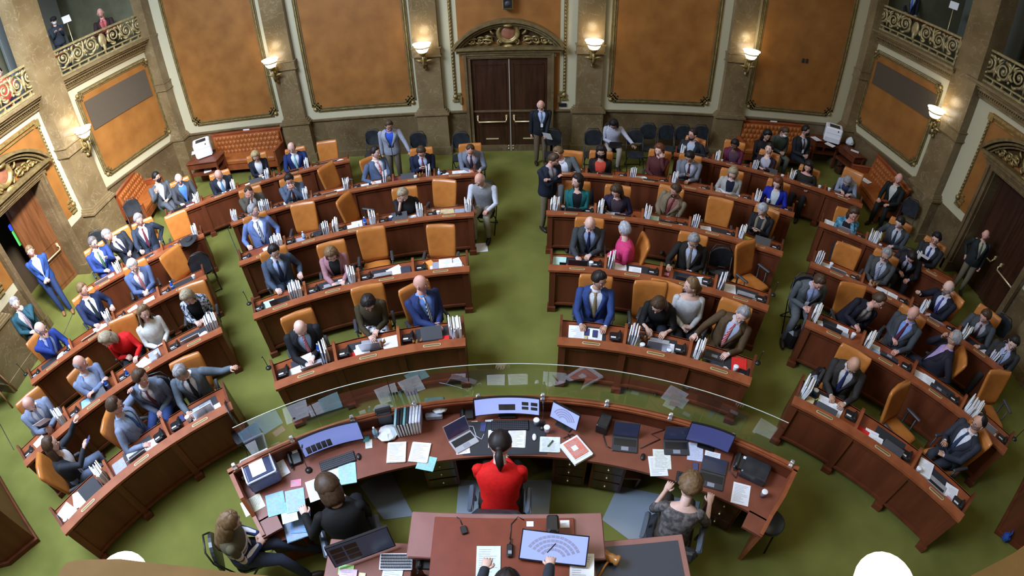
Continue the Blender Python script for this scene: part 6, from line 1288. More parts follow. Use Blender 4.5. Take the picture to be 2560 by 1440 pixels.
def split_inset(r, pt):
    g = MB()
    for i in range(2):
        for j in range(3): g.quad(pt(-.9 + .45*i, .15 + .25*j, -.004), pt(-.5 + .45*i, .15 + .25*j, -.004), pt(-.5 + .45*i, .36 + .25*j, -.004), pt(-.9 + .45*i, .36 + .25*j, -.004))
    g.build('video_windows', mat('dark_window', (.03, .025, .02), .3), r)
monitor((762, 1146), (912, 1098), .86, .30, 14, 'wide curved monitor with a blue screen on the clerks\' desk, left', M_SCR, .05, boxes_inset)
monitor((1186, 1042), (1350, 1040), .90, .28, 12, 'wide curved monitor with video windows, middle of the clerks\' desk', M_SCRL, .05, grid_inset)
monitor((1374, 1042), (1440, 1078), .88, .26, 14, 'small monitor showing a seating chart on the clerks\' desk', M_SCRL, .0, seats_inset)
monitor((1712, 1100), (1820, 1134), .88, .30, 12, 'wide dark blue monitor on the clerks\' desk, right', mat('navy_screen', (.02, .025, .07), .25, emit=(.06, .07, .22), es=.6), .03)
# ---- keyboards, phones, laptops
def keyboard(p1, p2, label, z=ZCS):
    a, b = at(*p1, z), at(*p2, z); c = (a + b)/2; th = atan2((b - a).y, (b - a).x); w_ = (b - a).length
    r = empty('keyboard', (c.x, c.y, z), th); tag(r, label, 'keyboard'); g = MB(); g.box((0, 0, .012), (w_, .16, .018), bev=.006); g.build('case', M_BLK, r)
    k = MB()
    for j in range(5):
        for i in range(19): k.box((-w_/2 + .02 + (w_ - .04)*i/18, -.058 + .028*j, .0235), (.0175, .021, .007))
    k.build('keys', M_DKGREY, r); return r
keyboard((802, 1170), (888, 1140), 'full-size black keyboard before the left curved monitor')
keyboard((1228, 1066), (1322, 1064), 'full-size black keyboard before the middle monitor')
keyboard((1690, 1192), (1745, 1205), 'black keyboard under the hands of the curly-haired clerk')
def P_(px, py, z=ZCS + .004): return at(px, py, z)
mouse(P_(897, 1142), .3, 'black mouse beside the left clerk keyboard', 'mouse'); mouse(P_(1607, 1143), -.3, 'black mouse beside the open grey laptop', 'mouse')
g = MB(); g.ball((0, 0, .012), (.028, .055, .018), 10, 6); o = g.build('computer_mouse', M_WHITE); o.location = P_(1336, 1094); tag(o, 'white computer mouse right of the open book on the clerks\' desk', 'mouse')
laptop(P_(1160, 1105), .62, 'silver laptop with black screen turned left of the woman in red', 'laptop', key=('s', 118)); laptop(P_(1562, 1112), -.17, 'open dark grey laptop on the clerks\' desk right of centre', 'laptop', key=('b', 112)); laptop(P_(1690, 1120), -.1, 'small dark laptop with blue screen behind printed sheets', 'laptop', key=('b', 105)); laptop(P_(1778, 1202), -.38, 'black laptop keyboard right of the curly-haired clerk', 'laptop', key=('b', 178))
phone(P_(738, 1148), .5, 'black desk phone between printer and left curved monitor', 'phone'); phone(P_(1168, 1035), .1, 'black desk phone with display left of the middle monitor', 'phone'); phone(P_(1852, 1160), -.5, 'black desk phone at the right end of the clerks\' desk', 'phone')
cell(P_(1208, 1068), -.1, 'white-cased mobile phone charging before the middle monitor', 'phone'); cell(P_(1738, 1170), -.25, 'mobile phone beside the curly-haired clerk\'s hands', 'phone')
g = MB(); g.tube([P_(1210, 1085, .79), P_(1204, 1098, .79), P_(1190, 1090, .79), P_(1183, 1066, .79), P_(1158, 1064, .79)], .004, 5); o = g.build('charging_cable', M_WHITE); tag(o, 'white charging cable looping on the clerks\' desk', 'cable')
for i, pts in enumerate((((1420, 1085), (1428, 1100), (1408, 1095), (1432, 1085), (1442, 1096)), ((1520, 1060), (1508, 1090), (1516, 1115), (1526, 1120)), ((1610, 1060), (1640, 1055), (1660, 1075), (1628, 1085), (1650, 1098), (1600, 1120)), ((1838, 1130), (1822, 1175), (1840, 1195), (1845, 1180)))):
    g = MB(); g.tube([P_(*q_, .79 + .008*(k_ % 2)) for k_, q_ in enumerate(pts)], .006, 5); o = g.build('cable', M_BLK); tag(o, 'tangle of black cable ' + ('beside the seating-chart monitor', 'left of the open grey laptop', 'between the two dark laptops', 'in front of the right desk phone')[i], 'cable')
# desk mat, bottles, boxes
a = P_(1262, 1095, ZCS + .001); g = MB(); g.box((0, 0, .003), (1.02, .50, .006), bev=.002); o = g.build('desk_mat', M_BLOT); o.location = a; o.rotation_euler = (0, 0, .02); tag(o, 'large dark desk mat in front of the woman in red', 'desk mat')
cup(P_(1341, 1062), 0, 'tall lidded tumbler beside the middle keyboard', 'cup', key=((.22, .25, .30),)); cup(P_(1367, 1080), 0, 'slim white and pink cup on the clerks\' desk', 'cup', key=((.65, .45, .50),)); cup(P_(1905, 1240), 0, 'grey travel mug at the right end of the clerks\' desk', 'cup', key=((.25, .22, .22),))
bottle(P_(942, 1092), 0, 'pale blue insulated bottle beside the left curved monitor', 'bottle', key=((.30, .52, .62),))
mic(P_(1357, 1070), pi, 'gooseneck microphone beside the seating-chart monitor', 'microphone', 'gooseneck microphones'); mic(P_(772, 1176), pi, 'gooseneck microphone before the left desk phone', 'microphone', 'gooseneck microphones')
def cbox(px, py, d, th, label, m, name='box', z=ZCS): g = MB(); g.box((0, 0, d[2]/2), d, bev=.012); g.box((0, 0, d[2] + .001), (d[0]*.8, d[1]*.8, .004)); o = g.build(name, m); p = at(px, py, z + d[2]/2); o.location = (p.x, p.y, z + .002); o.rotation_euler = (0, 0, th); tag(o, label, 'box'); return o
cbox(962, 1040, (.20, .12, .30), .3, 'black document box beside the upright binders', M_BLK); cbox(1510, 1060, (.15, .22, .16), -.45, 'black card printer box right of the seating chart', M_BLK); cbox(1088, 1012, (.26, .16, .14), .12, 'green box with papers behind the binders', cm((.06, .13, .11))); cbox(1888, 1178, (.34, .26, .14), -.6, 'black soft bag in the right corner of the clerks\' desk', M_BLKLEA, 'soft_bag'); cbox(1085, 1032, (.22, .18, .09), .12, 'white tissue box with pale blue print', cm((.5, .58, .72)), 'tissue_box')
tissue(P_(970, 1088), 0, 'large crumpled white paper beside the binders', 'paper').scale = (1.3, 1.3, 1.5); tissue(P_(1100, 1022, ZCS + .1), 0, 'white tissue rising from the tissue box', 'tissue')
# upright binders in a row
cols = [(.25, .42, .46), (.015, .015, .018), (.02, .022, .022), (.16, .36, .36), (.025, .03, .035), (.50, .52, .62), (.62, .64, .68), (.66, .68, .74), (.45, .47, .60)]
for k, c_ in enumerate(cols):
    x = 1000 + k*6.6; p = P_(x, 1072 - k*1.2); g = MB(); g.box((0, 0, .14), (.030, .26, .27), bev=.004, mi=0); g.box((0, 0, .139), (.022, .264, .262), mi=1); o = g.build('binder', [cm(c_), M_PAPER]); o.location = p; o.rotation_euler = (rad(2), rad(-2 + k*.8), .10 - k*.005)
    tag(o, ('%s binder, number %s from the left in the upright row on the clerks\' desk' % (('pale teal', 'black', 'near-black', 'sea-green', 'charcoal', 'lilac', 'off-white', 'white', 'lavender')[k], ('one', 'two', 'three', 'four', 'five', 'six', 'seven', 'eight', 'nine')[k])), 'binder', 'upright binders on the clerks\' desk')
# inkjet printer at the left end
pr = P_(662, 1190, ZCS); r = empty('desktop_printer', pr, .62); tag(r, 'blue-grey desktop printer with white paper in its top tray, left end of clerks\' desk', 'printer')
g = MB(); g.box((0, 0, .12), (.42, .40, .22), bev=.03); g.build('body', cm((.16, .19, .34), .4), r); g = MB(); 
for x, y, a_, b_ in ((0, .185, .40, .02), (0, -.185, .40, .02), (.195, 0, .02, .36), (-.195, 0, .02, .36)): g.box((x, y, .24), (a_, b_, .03), bev=.01)
g.build('tray_rim', M_WHITE, r); g = MB(); g.box((0, 0, .235), (.33, .31, .006)); g.build('tray', cm((.03, .04, .10), .5), r); g = MB(); g.box((-.01, -.02, .243), (.19, .22, .008)); g.build('output_paper', M_PAPER, r)
# loose papers on the clerks' desk: (px, py, turn, colour, w, h, thickness, label)
def pp_(px, py, th, col, w_, h_, t_, label, z=ZCS, ln=True): o = sheet(at(px, py, z + .002), rad(th), label, col, w_, h_, t_, ln); return o
for a_ in ((632, 1262, -50, (.80, .82, .62), .22, .28, .002, 'cream printed sheet overhanging the left end of the clerks\' desk'), (690, 1260, 25, C_BLUE, .24, .31, .006, 'sky blue folder next to the cream sheet'), (738, 1252, 20, (.36, .55, .70), .24, .31, .008, 'grey-blue folder right of the sky blue folder'), (722, 1280, 25, (.75, .78, .5), .20, .28, .002, 'pale yellow sheet peeking between two blue folders'),
    (740, 1208, 15, C_PINK, .14, .10, .004, 'pink note pad near the desktop printer'), (796, 1222, 28, C_WH, .28, .30, .006, 'large white sheets under the left clerk\'s hand'), (840, 1188, 20, C_WH, .22, .26, .002, 'white sheet with dark blocks near the left clerk\'s head'), (868, 1185, 15, (.38, .66, .68), .22, .29, .010, 'turquoise folder right of the left clerk\'s head'),
    (700, 1175, 40, C_WH, .20, .24, .012, 'pile of white envelopes right of the desktop printer'), (612, 1180, 30, C_WH, .08, .22, .06, 'stack of white cards at the far left end'), (922, 1110, 12, (.75, .77, .70), .09, .13, .002, 'small cream note beside the blue bottle'), (916, 1098, 12, (.10, .45, .5), .08, .08, .003, 'small teal card beside the blue bottle'),
    (992, 1132, 6, (.82, .82, .76), .23, .29, .022, 'open ledger page, left half, on the clerks\' desk'), (1050, 1132, -4, (.84, .84, .78), .23, .28, .018, 'open ledger page, right half, on the clerks\' desk'), (1066, 1158, -10, (.30, .62, .62), .22, .20, .004, 'turquoise sheet sticking out under the ledger'),
    (1156, 1115, 10, (.84, .76, .74), .17, .24, .006, 'pinkish printed sheet lying on the silver laptop'), (1187, 1062, 8, (.80, .76, .35), .08, .11, .003, 'yellow sticky notes left of the charging phone'), (1223, 1055, 5, C_WH, .10, .07, .003, 'white note card above the charging phone'),
    (1240, 1098, 2, C_WH, .20, .26, .010, 'open white book, left page, before the woman in red'), (1292, 1097, -3, (.84, .85, .80), .21, .26, .012, 'open white book, right page, before the woman in red'), (1375, 1112, -3, (.74, .82, .80), .24, .22, .012, 'pad of printed forms with a pen'),
    (1440, 1128, 32, C_WH, .26, .33, .045, 'thick pile of papers under the salmon folder'), (1440, 1120, 32, (.75, .24, .17), .20, .25, .006, 'salmon folder with white label on the pile'), (1655, 1148, -6, (.80, .83, .74), .22, .28, .004, 'printed sheets left of the curly-haired clerk'), (1645, 1165, -2, C_WH, .22, .28, .002, 'white sheet half under the printed sheets'),
    (1738, 1130, -14, (.60, .64, .82), .20, .26, .004, 'lilac-white sheet in front of the dark blue monitor'), (1780, 1148, -20, C_WH, .20, .22, .003, 'white form beside the right monitor stand'), (1852, 1235, -22, C_WH, .22, .29, .002, 'white letter near the right end of the clerks\' desk')):
    pp_(*a_) if 'salmon' not in a_[7] or 'under' in a_[7] else pp_(*a_, z=ZCS + .046)
o = pp_(1437, 1120, 32, C_WH, .07, .07, .001, 'small white label on the salmon folder', z=ZCS + .053, ln=False)
marker(at(1375, 1110, ZCS + .018), .9, 'green pen lying on the pad of printed forms', 'pen', key=((.08, .25, .08),))
# pulled-out side drawer with blue files at the left clerk
r = empty('file_cart', at(745, 1345, 0), .42); tag(r, 'low wooden drawer unit with blue files left of the seated clerk', 'drawer unit')
g = MB(); g.box((0, 0, .32), (.42, .62, .60)); g.build('cabinet', M_WOOD, r); g = MB(); g.box((0, -.32, .45), (.38, .02, .22)); d_ = g.build('drawer', M_DOOR, r); g = MB(); g.ball((0, -.34, .45), .018, 6, 4); g.build('knob', M_BRASS, d_)
pp_(742, 1318, 28, (.30, .45, .66), .30, .34, .02, 'stack of blue-grey files on the low drawer unit', z=.63); pp_(752, 1306, 12, (.18, .36, .70), .24, .28, .006, 'bright blue file on top of the low drawer unit', z=.652)
# chair mats, stool, bin, foot stools
for i, (pts, lab) in enumerate(((((1148, 1200), (1380, 1200), (1372, 1290), (1140, 1290)), 'grey chair mat under the woman in red'), (((900, 1215), (975, 1175), (1035, 1290), (960, 1300)), 'grey chair mat right of the left clerk'), (((1545, 1215), (1750, 1255), (1700, 1440), (1505, 1300)), 'grey chair mat under the curly-haired clerk'))):
    P4 = [at(*q_, 0) for q_ in pts]; g = MB(); g.prism([(q_.x, q_.y) for q_ in P4][::-1], .002, .008); o = g.build('chair_mat', M_CHAIRMAT); tag(o, lab, 'chair mat')
p = at(1928, 1305, .60); r = empty('stool', (p.x, p.y, 0)); tag(r, 'round black stool at the right end of the clerks\' desk', 'stool'); g = MB(); g.lathe([(.17, .54), (.18, .56), (.18, .60), (.16, .615), (.05, .62)], n=24); g.build('seat', M_BLKLEA, r)
for k in range(4): q_ = k*pi/2 + .5; g = MB(); g.tube([(cos(q_)*.12, sin(q_)*.12, .54), (cos(q_)*.2, sin(q_)*.2, 0)], .013, 6); g.build('leg', M_BLK, r)
p = at(1562, 1200, 0); r = empty('step_stool', (p.x, p.y, 0), -.1); tag(r, 'small wooden step stool under the clerks\' desk', 'stool'); g = MB(); g.box((0, 0, .24), (.34, .24, .03), bev=.008); g.build('top', mat('brown_stool_wood', (.16, .09, .04), .5), r)
for s in (-1, 1): g = MB(); g.box((s*.15, 0, .115), (.03, .22, .23), rot=Matrix.Rotation(s*.12, 3, 'Y')); g.build('leg', MATS['brown_stool_wood'], r)
# ---- clerks and their black chairs
def black_chair(base, th, label):
    r = empty('office_chair', base, th); tag(r, label, 'chair', 'black leather clerk chairs'); R = Matrix.Rotation(rad(8), 3, 'X')
    g = MB(); g.box((0, -.30, .78), (.56, .13, .50), rot=R, bev=.06); g.box((0, -.36, 1.00), (.50, .14, .10), rot=R, bev=.05); g.build('backrest', M_BLKLEA, r)
    g = MB(); g.box((0, .04, .44), (.54, .54, .11), bev=.04); g.build('seat', M_BLKLEA, r)
    for s in (-1, 1): g = MB(); g.box((s*.33, .0, .70), (.075, .36, .05), bev=.022); g.tube([(s*.33, .1, .68), (s*.31, .1, .45)], .02, 6); g.build('armrest', mat('worn_blue_grey_armrest', (.07, .09, .12), .3), r)
    g = MB(); g.tube([(0, 0, .1), (0, 0, .4)], .03, 8)
    for k in range(5): q_ = 2*pi*k/5 + .4; g.tube([(0, 0, .12), (cos(q_)*.32, sin(q_)*.32, .07)], [.03, .02], 6); g.ball((cos(q_)*.32, sin(q_)*.32, .035), .034, 6, 4)
    g.build('base', M_BLK, r); return r
CL = []
CL.append(P(826, 1228, 'clerk with short brown bob in a black top, back to the gallery, at the left', 'the bob-haired clerk in black', None, face=24, top='sweater', c=(.010, .010, .010), hair='bob', hc='brown', f=True, sk='p', hp=48, hy=8, R=(.05, .34, .74), L=(-.34, .30, .735), lean=24, chair=False, sc=1.12, pants=(.012, .012, .014)))
CL.append(P(1250, 1112, 'clerk with dark ponytail in a bright red top, back to the gallery, at the middle', 'the clerk in bright red', None, face=-2, top='sweater', c=(.66, .012, .010), hair='pony', hc='dark', f=True, sk='p', hp=40, R='mid', L='mid', lean=30, belly=.05, chair=False, sc=1.18, pants=(.02, .014, .012)))
CL.append(P(1724, 1218, 'clerk with curly brown hair in a mottled brown top typing, back to the gallery', 'the curly-haired clerk', None, face=-20, top='blouse', pat=CAMO, hair='curly', hc='lbrown', f=True, sk='p', hp=40, R=(.30, .38, .735), L=(-.18, .40, .735), lean=22, extra=('elbow',), chair=False, sc=1.12, pants=(.05, .04, .03)))
CL[1]['root'].scale = (1.36, 1.2, 1.18); CL[0]['root'].scale = (1.32, 1.2, 1.15)
for i, nm in zip(CL, ('black leather office chair under the bob-haired clerk', 'black leather office chair under the clerk in bright red', 'black leather office chair under the curly-haired clerk')): black_chair(i['base'], i['th'], nm)
m = mat('striped_knit', (.075, .065, .030), .85, 0, (.08, .07, .03), 30, 2); nt = m.node_tree; b_ = nt.nodes['Principled BSDF']; tc_ = nt.nodes.new('ShaderNodeTexCoord'); sx_ = nt.nodes.new('ShaderNodeSeparateXYZ'); cr = nt.nodes.new('ShaderNodeValToRGB'); cr.color_ramp.interpolation = 'CONSTANT'
nt.links.new(tc_.outputs['Object'], sx_.inputs[0]); nt.links.new(sx_.outputs[2], cr.inputs[0]); nt.links.new(cr.outputs[0], b_.inputs['Base Color'])
el = cr.color_ramp.elements; el[0].position = 0; el[0].color = (.075, .065, .03, 1); el[1].position = .58; el[1].color = (.025, .05, .17, 1)
for p_, c_ in ((.70, (.60, .60, .62, 1)), (.755, (.20, .05, .03, 1)), (.785, (.60, .60, .62, 1)), (.83, (.075, .065, .03, 1))): e_ = el.new(p_); e_.color = c_
W4 = P(575, 1305, 'light brown-haired woman in an olive and blue striped sweater, seated at lower left', 'the woman in a striped sweater', None, face=-62, top='sweater', pat=m, hair='long', hc='lbrown', f=True, sk='p', hp=30, R='lap', L='lap', lean=10, chair=False, sc=1.12, pants=(.035, .045, .075), extra=('lanyard',), legs=((.30, .55), (.05, .75)))
fchair(W4['base'], W4['th'], 'black chair under the woman in a striped sweater', 'chair', 'black folding chairs')
# ================================================================ speaker's rostrum
ZP = 2.0
def q(px, py, z=ZP): return at(px, py, z)
rr_ = empty('speaker_rostrum', (-.17, 1.7, 0)); tag(rr_, 'raised wooden speaker\'s rostrum with pinkish ledge at the bottom of the picture', 'rostrum')
def RB(mb, nm, m): o = mb.build(nm, m, rr_); o.location = -rr_.location; return o
g = MB(); a, b = q(1030, 1280), q(1505, 1278); yt = (a.y + b.y)/2
g.box(((a.x + b.x)/2, yt - .22, ZP - .03), (b.x - a.x, .44, .06), bev=.01); RB(g, 'outer_ledge', mat('pink_brown_ledge', (.27, .12, .10), .4, 0, (.235, .10, .085), 5, 4, coat=.2))
g = MB(); a2, b2 = q(1088, 1294), q(1435, 1300); g.box(((a2.x + b2.x)/2, a2.y - .50, ZP + .012), (b2.x - a2.x, 1.0, .024), bev=.006); RB(g, 'leather_writing_top', mat('red_brown_writing_top', (.20, .036, .014), .4, 0, (.165, .029, .011), 6, 4))
g = MB(); g.box(((a.x + b.x)/2, yt - .05, 1.0), (b.x - a.x - .04, .06, 1.96)); g.box(((a.x + b.x)/2, yt - .6, .55), (b.x - a.x + 1.3, 1.1, 1.1)); RB(g, 'front', M_WOOD)
# right wing with dark inset, left wing with monitor
c0_, c1_, c2_ = q(1470, 1352, 1.85), q(1695, 1338, 1.85), q(1725, 1450, 1.85)
g = MB(); w1 = c1_.x - c0_.x; g.box(((c0_.x + c1_.x)/2 + .03, c1_.y - .45, 1.82), (w1 + .06, .90, .05), rz=.03, bev=.008); g.box(((c0_.x + c1_.x)/2 + .03, c1_.y - .45, .95), (w1, .8, 1.7), rz=.03); RB(g, 'right_wing', mat('pink_brown_ledge', (1, 1, 1)))
g = MB(); g.box(((c0_.x + c1_.x)/2 + .03, c1_.y - .48, 1.848), (w1 - .06, .84, .008), rz=.03); RB(g, 'dark_inlay', mat('blue_grey_inlay', (.030, .040, .058), .35))
d0, d1_ = q(828, 1352, 1.8), q(1040, 1352, 1.8)
g = MB(); w2 = d1_.x - d0.x; g.box(((d0.x + d1_.x)/2, d0.y - .42, 1.78), (w2, .90, .05), rz=.02, bev=.008); g.box(((d0.x + d1_.x)/2, d0.y - .42, .9), (w2 - .04, .8, 1.7), rz=.02); RB(g, 'left_wing', M_CLERK)
# monitors on the rostrum
monitor((1296, 1398), (1465, 1418), ZP + .06, .26, 62, 'tilted monitor with a light blue seating chart on the rostrum', M_SCRL, .0, seats_inset, stand=False)
g = MB(); g.box((0, 0, .10), (.10, .16, .20), bev=.015); o = g.build('monitor_mount', M_BLK); o.location = q(1380, 1330) + Vector((0, .0, .0)); tag(o, 'black mount standing behind the tilted rostrum monitor', 'mount')
monitor((838, 1420), (990, 1365), 1.86, .26, 20, 'dark monitor with video windows on the left wing of the rostrum', mat('charcoal_screen', (.02, .025, .04), .25, emit=(.03, .04, .07), es=.5), .0, split_inset, stand=False)
def rp(px, py, th, col, w_, h_, t_, label, z=ZP + .026): o = sheet(at(px, py, z), rad(th), label, col, w_, h_, t_, True); return o
rp(1221, 1403, 1, (.72, .84, .80), .20, .27, .006, 'printed page held by the speaker on the rostrum'); rp(1325, 1310, 0, C_WH, .06, .05, .002, 'small white card behind the monitor mount, at left'); rp(1412, 1310, 0, C_WH, .08, .07, .002, 'white card behind the tilted monitor, at right'); rp(1455, 1420, -4, C_WH, .20, .26, .003, 'white sheets under the right edge of the tilted monitor')
rp(865, 1425, 3, (.45, .85, .30), .14, .10, .002, 'lime green note on the left wing', z=1.81); rp(870, 1436, 2, (.80, .62, .78), .16, .10, .002, 'pink sheet on the left wing of the rostrum', z=1.815); rp(905, 1440, 0, (.8, .8, .5), .06, .06, .002, 'cream note right of the pink sheet', z=1.812); rp(982, 1430, -2, (.72, .82, .80), .18, .22, .004, 'printed letter right of the cream note on the left wing', z=1.81)
keyboard((950, 1405), (1032, 1405), 'white keyboard on the left wing of the rostrum', z=1.81).children[0].data.materials[0] = M_WHITE
phone(at(1068, 1400, ZP - .16), 0, 'black desk phone between the left wing and the rostrum top', 'phone')
g = MB(); g.box((0, 0, .01), (.055, .075, .02), bev=.005); o = g.build('call_button', M_BLK); o.location = q(1160, 1326, ZP + .026); o.rotation_euler = (0, 0, .35); tag(o, 'small black call box on the red writing top', 'call box')
r = empty('radio_handset', q(1275, 1378, ZP + .026), 0); tag(r, 'small black radio handset on the red writing top beside the page', 'radio'); g = MB(); g.box((0, 0, .015), (.055, .12, .03), bev=.01); g.build('body', M_BLK, r); g = MB(); g.tube([(0, .06, .015), (0, .12, .018)], .006, 6); g.build('antenna', M_BLK, r); g = MB(); g.box((0, -.02, .032), (.03, .03, .003)); g.build('buttons', M_GREY, r)
for i, pts in enumerate((((1155, 1312), (1150, 1300), (1142, 1292)), ((1275, 1350), (1278, 1310), (1295, 1292), (1310, 1300)))):
    g = MB(); g.tube([q(*v, ZP + .03) for v in pts], .004, 5); o = g.build('cable', M_BLK); tag(o, ('thin cable of the call box', 'thin cable of the radio handset')[i] + ' on the rostrum', 'cable')
r = empty('gavel', q(1525, 1400, 1.86), rad(-28)); tag(r, 'polished wooden gavel on its block at the right of the rostrum', 'gavel')
m_ = mat('golden_gavel_wood', (.42, .19, .045), .25, 0, (.30, .12, .03), 12, 4, coat=.5); g = MB(); g.lathe([(.045, -.08), (.05, -.07), (.05, -.05), (.040, -.035), (.044, 0), (.040, .035), (.05, .05), (.05, .07), (.045, .08)], (0, 0, .055), 20, 0, Matrix.Rotation(pi/2, 3, 'Y')); g.build('head', m_, r)
g = MB(); g.tube([(0, 0, .055), (-.02, -.10, .04), (-.03, -.22, .03)], [.013, .011, .016], 8); g.build('handle', m_, r)
# the speaker, standing at the rostrum just inside the bottom edge
SPK = P(1268, 1470, 'dark-haired speaker in a dark suit at the rostrum, hands on a page and a pen', 'the speaker at the rostrum', None, face=-2, stand=True, c=(.03, .035, .045), shirt=(.75, .78, .84), hair='short', hc='dark', sk='p', hp=50, R=(.30, .54, 1.16), L=(-.20, .50, 1.14), lean=10, zbase=1.12, sc=1.0, tie=(.1, .1, .2))
g = MB(); i = SPK; w_ = i['M'] @ i['arms'][1][1]; g.tube([w_ + Vector((-.02, .10, .03)), w_ + Vector((.05, .19, -.01))], .005, 6); o = g.build('pen', M_BLK); tag(o, 'black pen in the right hand of the speaker at the rostrum', 'pen')
g = MB(); g.box((-.2, .50, .56), (2.2, 1.2, 1.12)); o = g.build('rostrum_platform', M_WOOD); tag(o, 'raised wooden platform on which the speaker stands behind the rostrum', 'platform')
# ================================================================ low desks at the picture edges and easel
for pl, lab in (([tuple(at(*v))[:2] for v in ((95, 1350), (0, 1195), (-60, 1150), (-150, 1450), (25, 1408))], 'dark red-brown desk corner at the lower left edge of the hall'), ([tuple(at(*v))[:2] for v in ((2490, 1330), (2565, 1190), (2640, 1150), (2700, 1450), (2565, 1385))], 'dark red-brown desk corner at the lower right edge of the hall')):
    cx_, cy_ = sum(v[0] for v in pl)/len(pl), sum(v[1] for v in pl)/len(pl); r = empty('side_desk', (cx_, cy_, 0)); tag(r, lab, 'desk')
    pl = [(v[0] - cx_, v[1] - cy_) for v in pl]; pl = pl if sum(pl[i][0]*pl[(i + 1) % len(pl)][1] - pl[(i + 1) % len(pl)][0]*pl[i][1] for i in range(len(pl))) > 0 else pl[::-1]
    g = MB(); g.prism([(x*1.03, y*1.03) for x, y in pl], .96, 1.0); g.build('desk_top', M_WOOD, r); g = MB(); g.prism(pl, .08, .96); g.prism([(x*1.05, y*1.05) for x, y in pl], 0, .08); g.build('desk_body', M_WOOD, r)
bag(at(2510, 1345, 0), .6, (.22, .14, .16), 'small blue bag on the carpet at the lower right desk corner', cm((.02, .06, .25)), 'small_bag')
p = at(22, 962, 0); r = empty('wooden_easel', (p.x + .30, p.y - .45, 0), .5); tag(r, 'wooden folding stand with dark seat at the left edge against the pier', 'stand'); g = MB(); g.box((0, 0, .62), (.5, .4, .04), bev=.01); g.build('seat', M_BLKLEA, r)
for sx in (-1, 1):
    for sy in (-1, 1): g = MB(); g.tube([(sx*.22, sy*.17, .60), (sx*.26, sy*.24, 0)], .02, 6); g.build('leg', mat('tan_wood', (.30, .13, .045), .5), r)
# green and blue exit-side sign glow inside the left doorway
g = MB(); p0 = Vector((-11.55, 7.25, 1.75)); g.box(p0, (.04, .20, .42), bev=.02, mi=0); g.box(p0 + Vector((.0, -.02, .30)), (.05, .18, .16), bev=.05, mi=1)
o = g.build('lit_dispenser', [mat('lit_green', (.05, .35, .08), .4, emit=(.12, .55, .10), es=.5), mat('lit_blue', (.02, .05, .8), .4, emit=(.02, .05, 1.0), es=2.0)]); tag(o, 'small device glowing blue and green inside the left doorway', 'device')
# ================================================================ gallery people and furniture behind the railings
def gal(px, py, xw, z, label, who, **k):
    d = ray(px, py); t = xw/d.x; hz_ = k.pop('hh', 1.55); zz = CZ + d.z*t; return P(px, py, label, who, None, xy=(xw, d.y*t), zbase=zz - hz_, **k)
gal(130, 42, -12.4, 0, 'photographer in a dark cap and white mask standing in the left gallery', 'the masked photographer in the left gallery', face=235, stand=True, top='sweater', c=(.03, .04, .055), hair='short', hc='black', sk='p', hp=10, R=(.1, .3, 1.3), L=(-.1, .3, 1.3), extra=('maskw', 'cap'), chair=False, sc=.86)
gal(251, 28, -11.6, 0, 'bald man in a dark suit and reddish tie seated in the left gallery', 'the bald man in the left gallery', face=215, c=(.04, .022, .022), shirt=(.5, .12, .12), tie=(.35, .06, .06), hair='bald', hc='grey', sk='r', hp=12, hh=1.38, chair=False, badge=False)
gal(2285, -25, 10.75, 0, 'person in a dark jacket and blue tie at the right gallery railing', 'the person at the right gallery railing', face=150, stand=True, c=(.015, .018, .03), shirt=(.4, .45, .6), tie=(.10, .2, .6), hair='short', hc='dark', hp=15, chair=False, sc=.92)
gal(-8, 178, -12.2, 0, 'person in red at the left picture edge behind the gallery railing', 'the person in red in the left gallery', face=240, top='sweater', c=(.4, .05, .03), hair='short', hc='dark', hp=15, hh=1.38, chair=False)
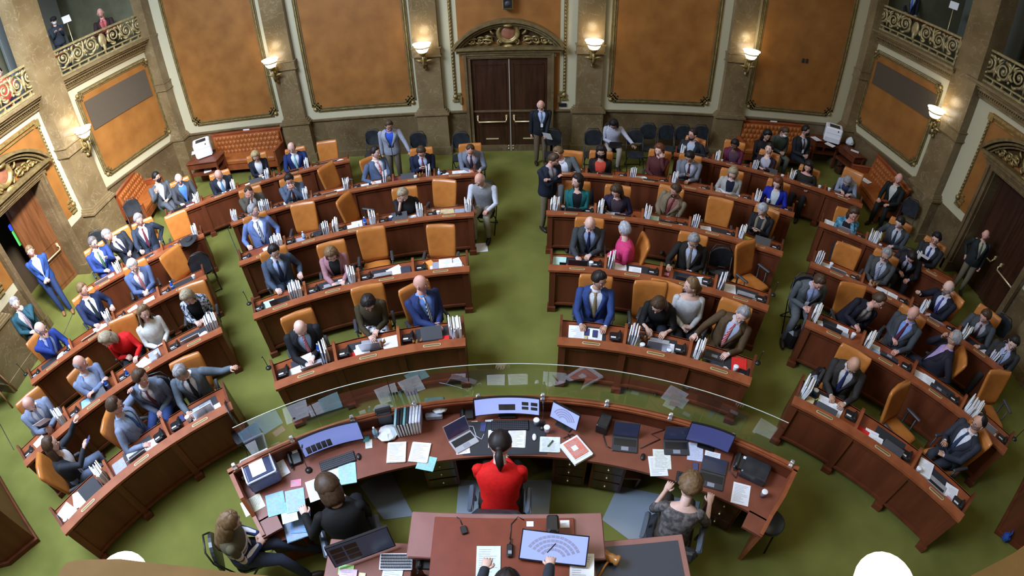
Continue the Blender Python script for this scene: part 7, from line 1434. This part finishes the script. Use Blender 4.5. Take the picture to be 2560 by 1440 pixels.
for (px, py, z, th, lab) in ((166, 48, 5.5, 1.1, 'white sheet on a music stand in the left gallery'), (2385, 14, 5.4, -.9, 'white sheet on a stand in the right gallery')):
    d = ray(px, py); xw = -12.0 if px < 1000 else 11.0; p = Vector((xw, d.y*xw/d.x, CZ + d.z*xw/d.x)); r = empty('music_stand', (p.x, p.y, (4.30 if px < 1000 else 4.14)), th); tag(r, lab, 'stand'); g = MB(); g.box((0, 0, p.z - r.location.z), (.24, .02, .20), rot=Matrix.Rotation(-.3, 3, 'X')); g.build('sheet', M_PAPER, r); g = MB(); g.tube([(0, .02, p.z - r.location.z - .08), (0, .02, 0)], .012, 6); g.build('pole', M_BRASS, r)
for W, side in ((LEFT, 'left'), (RIGHT, 'right')):
    sx = W['sx']; xg = W['c'][0] + sx*.6
    for k, (y_, wd, c_) in enumerate(((12.1, .9, (.10, .11, .09)), (11.0, .5, (.02, .016, .012)), (10.4, .5, (.13, .15, .14)))):
        g = MB(); g.box((xg + sx*1.9, y_, W['cor'] - .09 + 1.5), (.10, wd, 3.0), bev=.01); o = g.build('gallery_door_panel', mat('gallery_panel_%d' % k, c_, .6)); tag(o, '%s upright panel in the %s gallery, %s' % (('grey-green', 'dark brown', 'pale grey')[k], side, ('nearest the far corner', 'in the middle', 'nearest the big pilaster')[k]), 'panel', 'tall panels behind the gallery railings')
    g = MB(); y0_, y1_ = 9.9, 12.9; g.box((xg + sx*.1, (y0_ + y1_)/2, W['cor'] + .58), (.28, y1_ - y0_, .04), bev=.01); o = g.build('gallery_shelf', M_WOOD); tag(o, 'red-brown wooden shelf just behind the %s gallery railing' % side, 'shelf')
# palm plant in the right gallery
p = Vector((11.4, 8.3, 4.2)); r = empty('potted_palm', p); tag(r, 'dark potted palm standing in the right gallery', 'plant'); g = MB(); g.lathe([(.16, 0), (.22, .35), (.2, .36)], n=14); g.build('pot', M_DOOR, r); g = MB()
for k in range(16):
    a_ = k*2.4; L_ = .9 + .3*(k % 3); g.loft([[(cos(a_)*t*L_ + w_*sin(a_), sin(a_)*t*L_ - w_*cos(a_), .4 + 1.5*t - 1.0*t*t*(1 + .3*(k % 3))) for w_ in (-.06*(1 - t)*t*4 - .006, 0, .06*(1 - t)*t*4 + .006)] for t in [j/6 for j in range(7)]], 0, False, False)
g.build('fronds', cm((.05, .065, .025)), r)
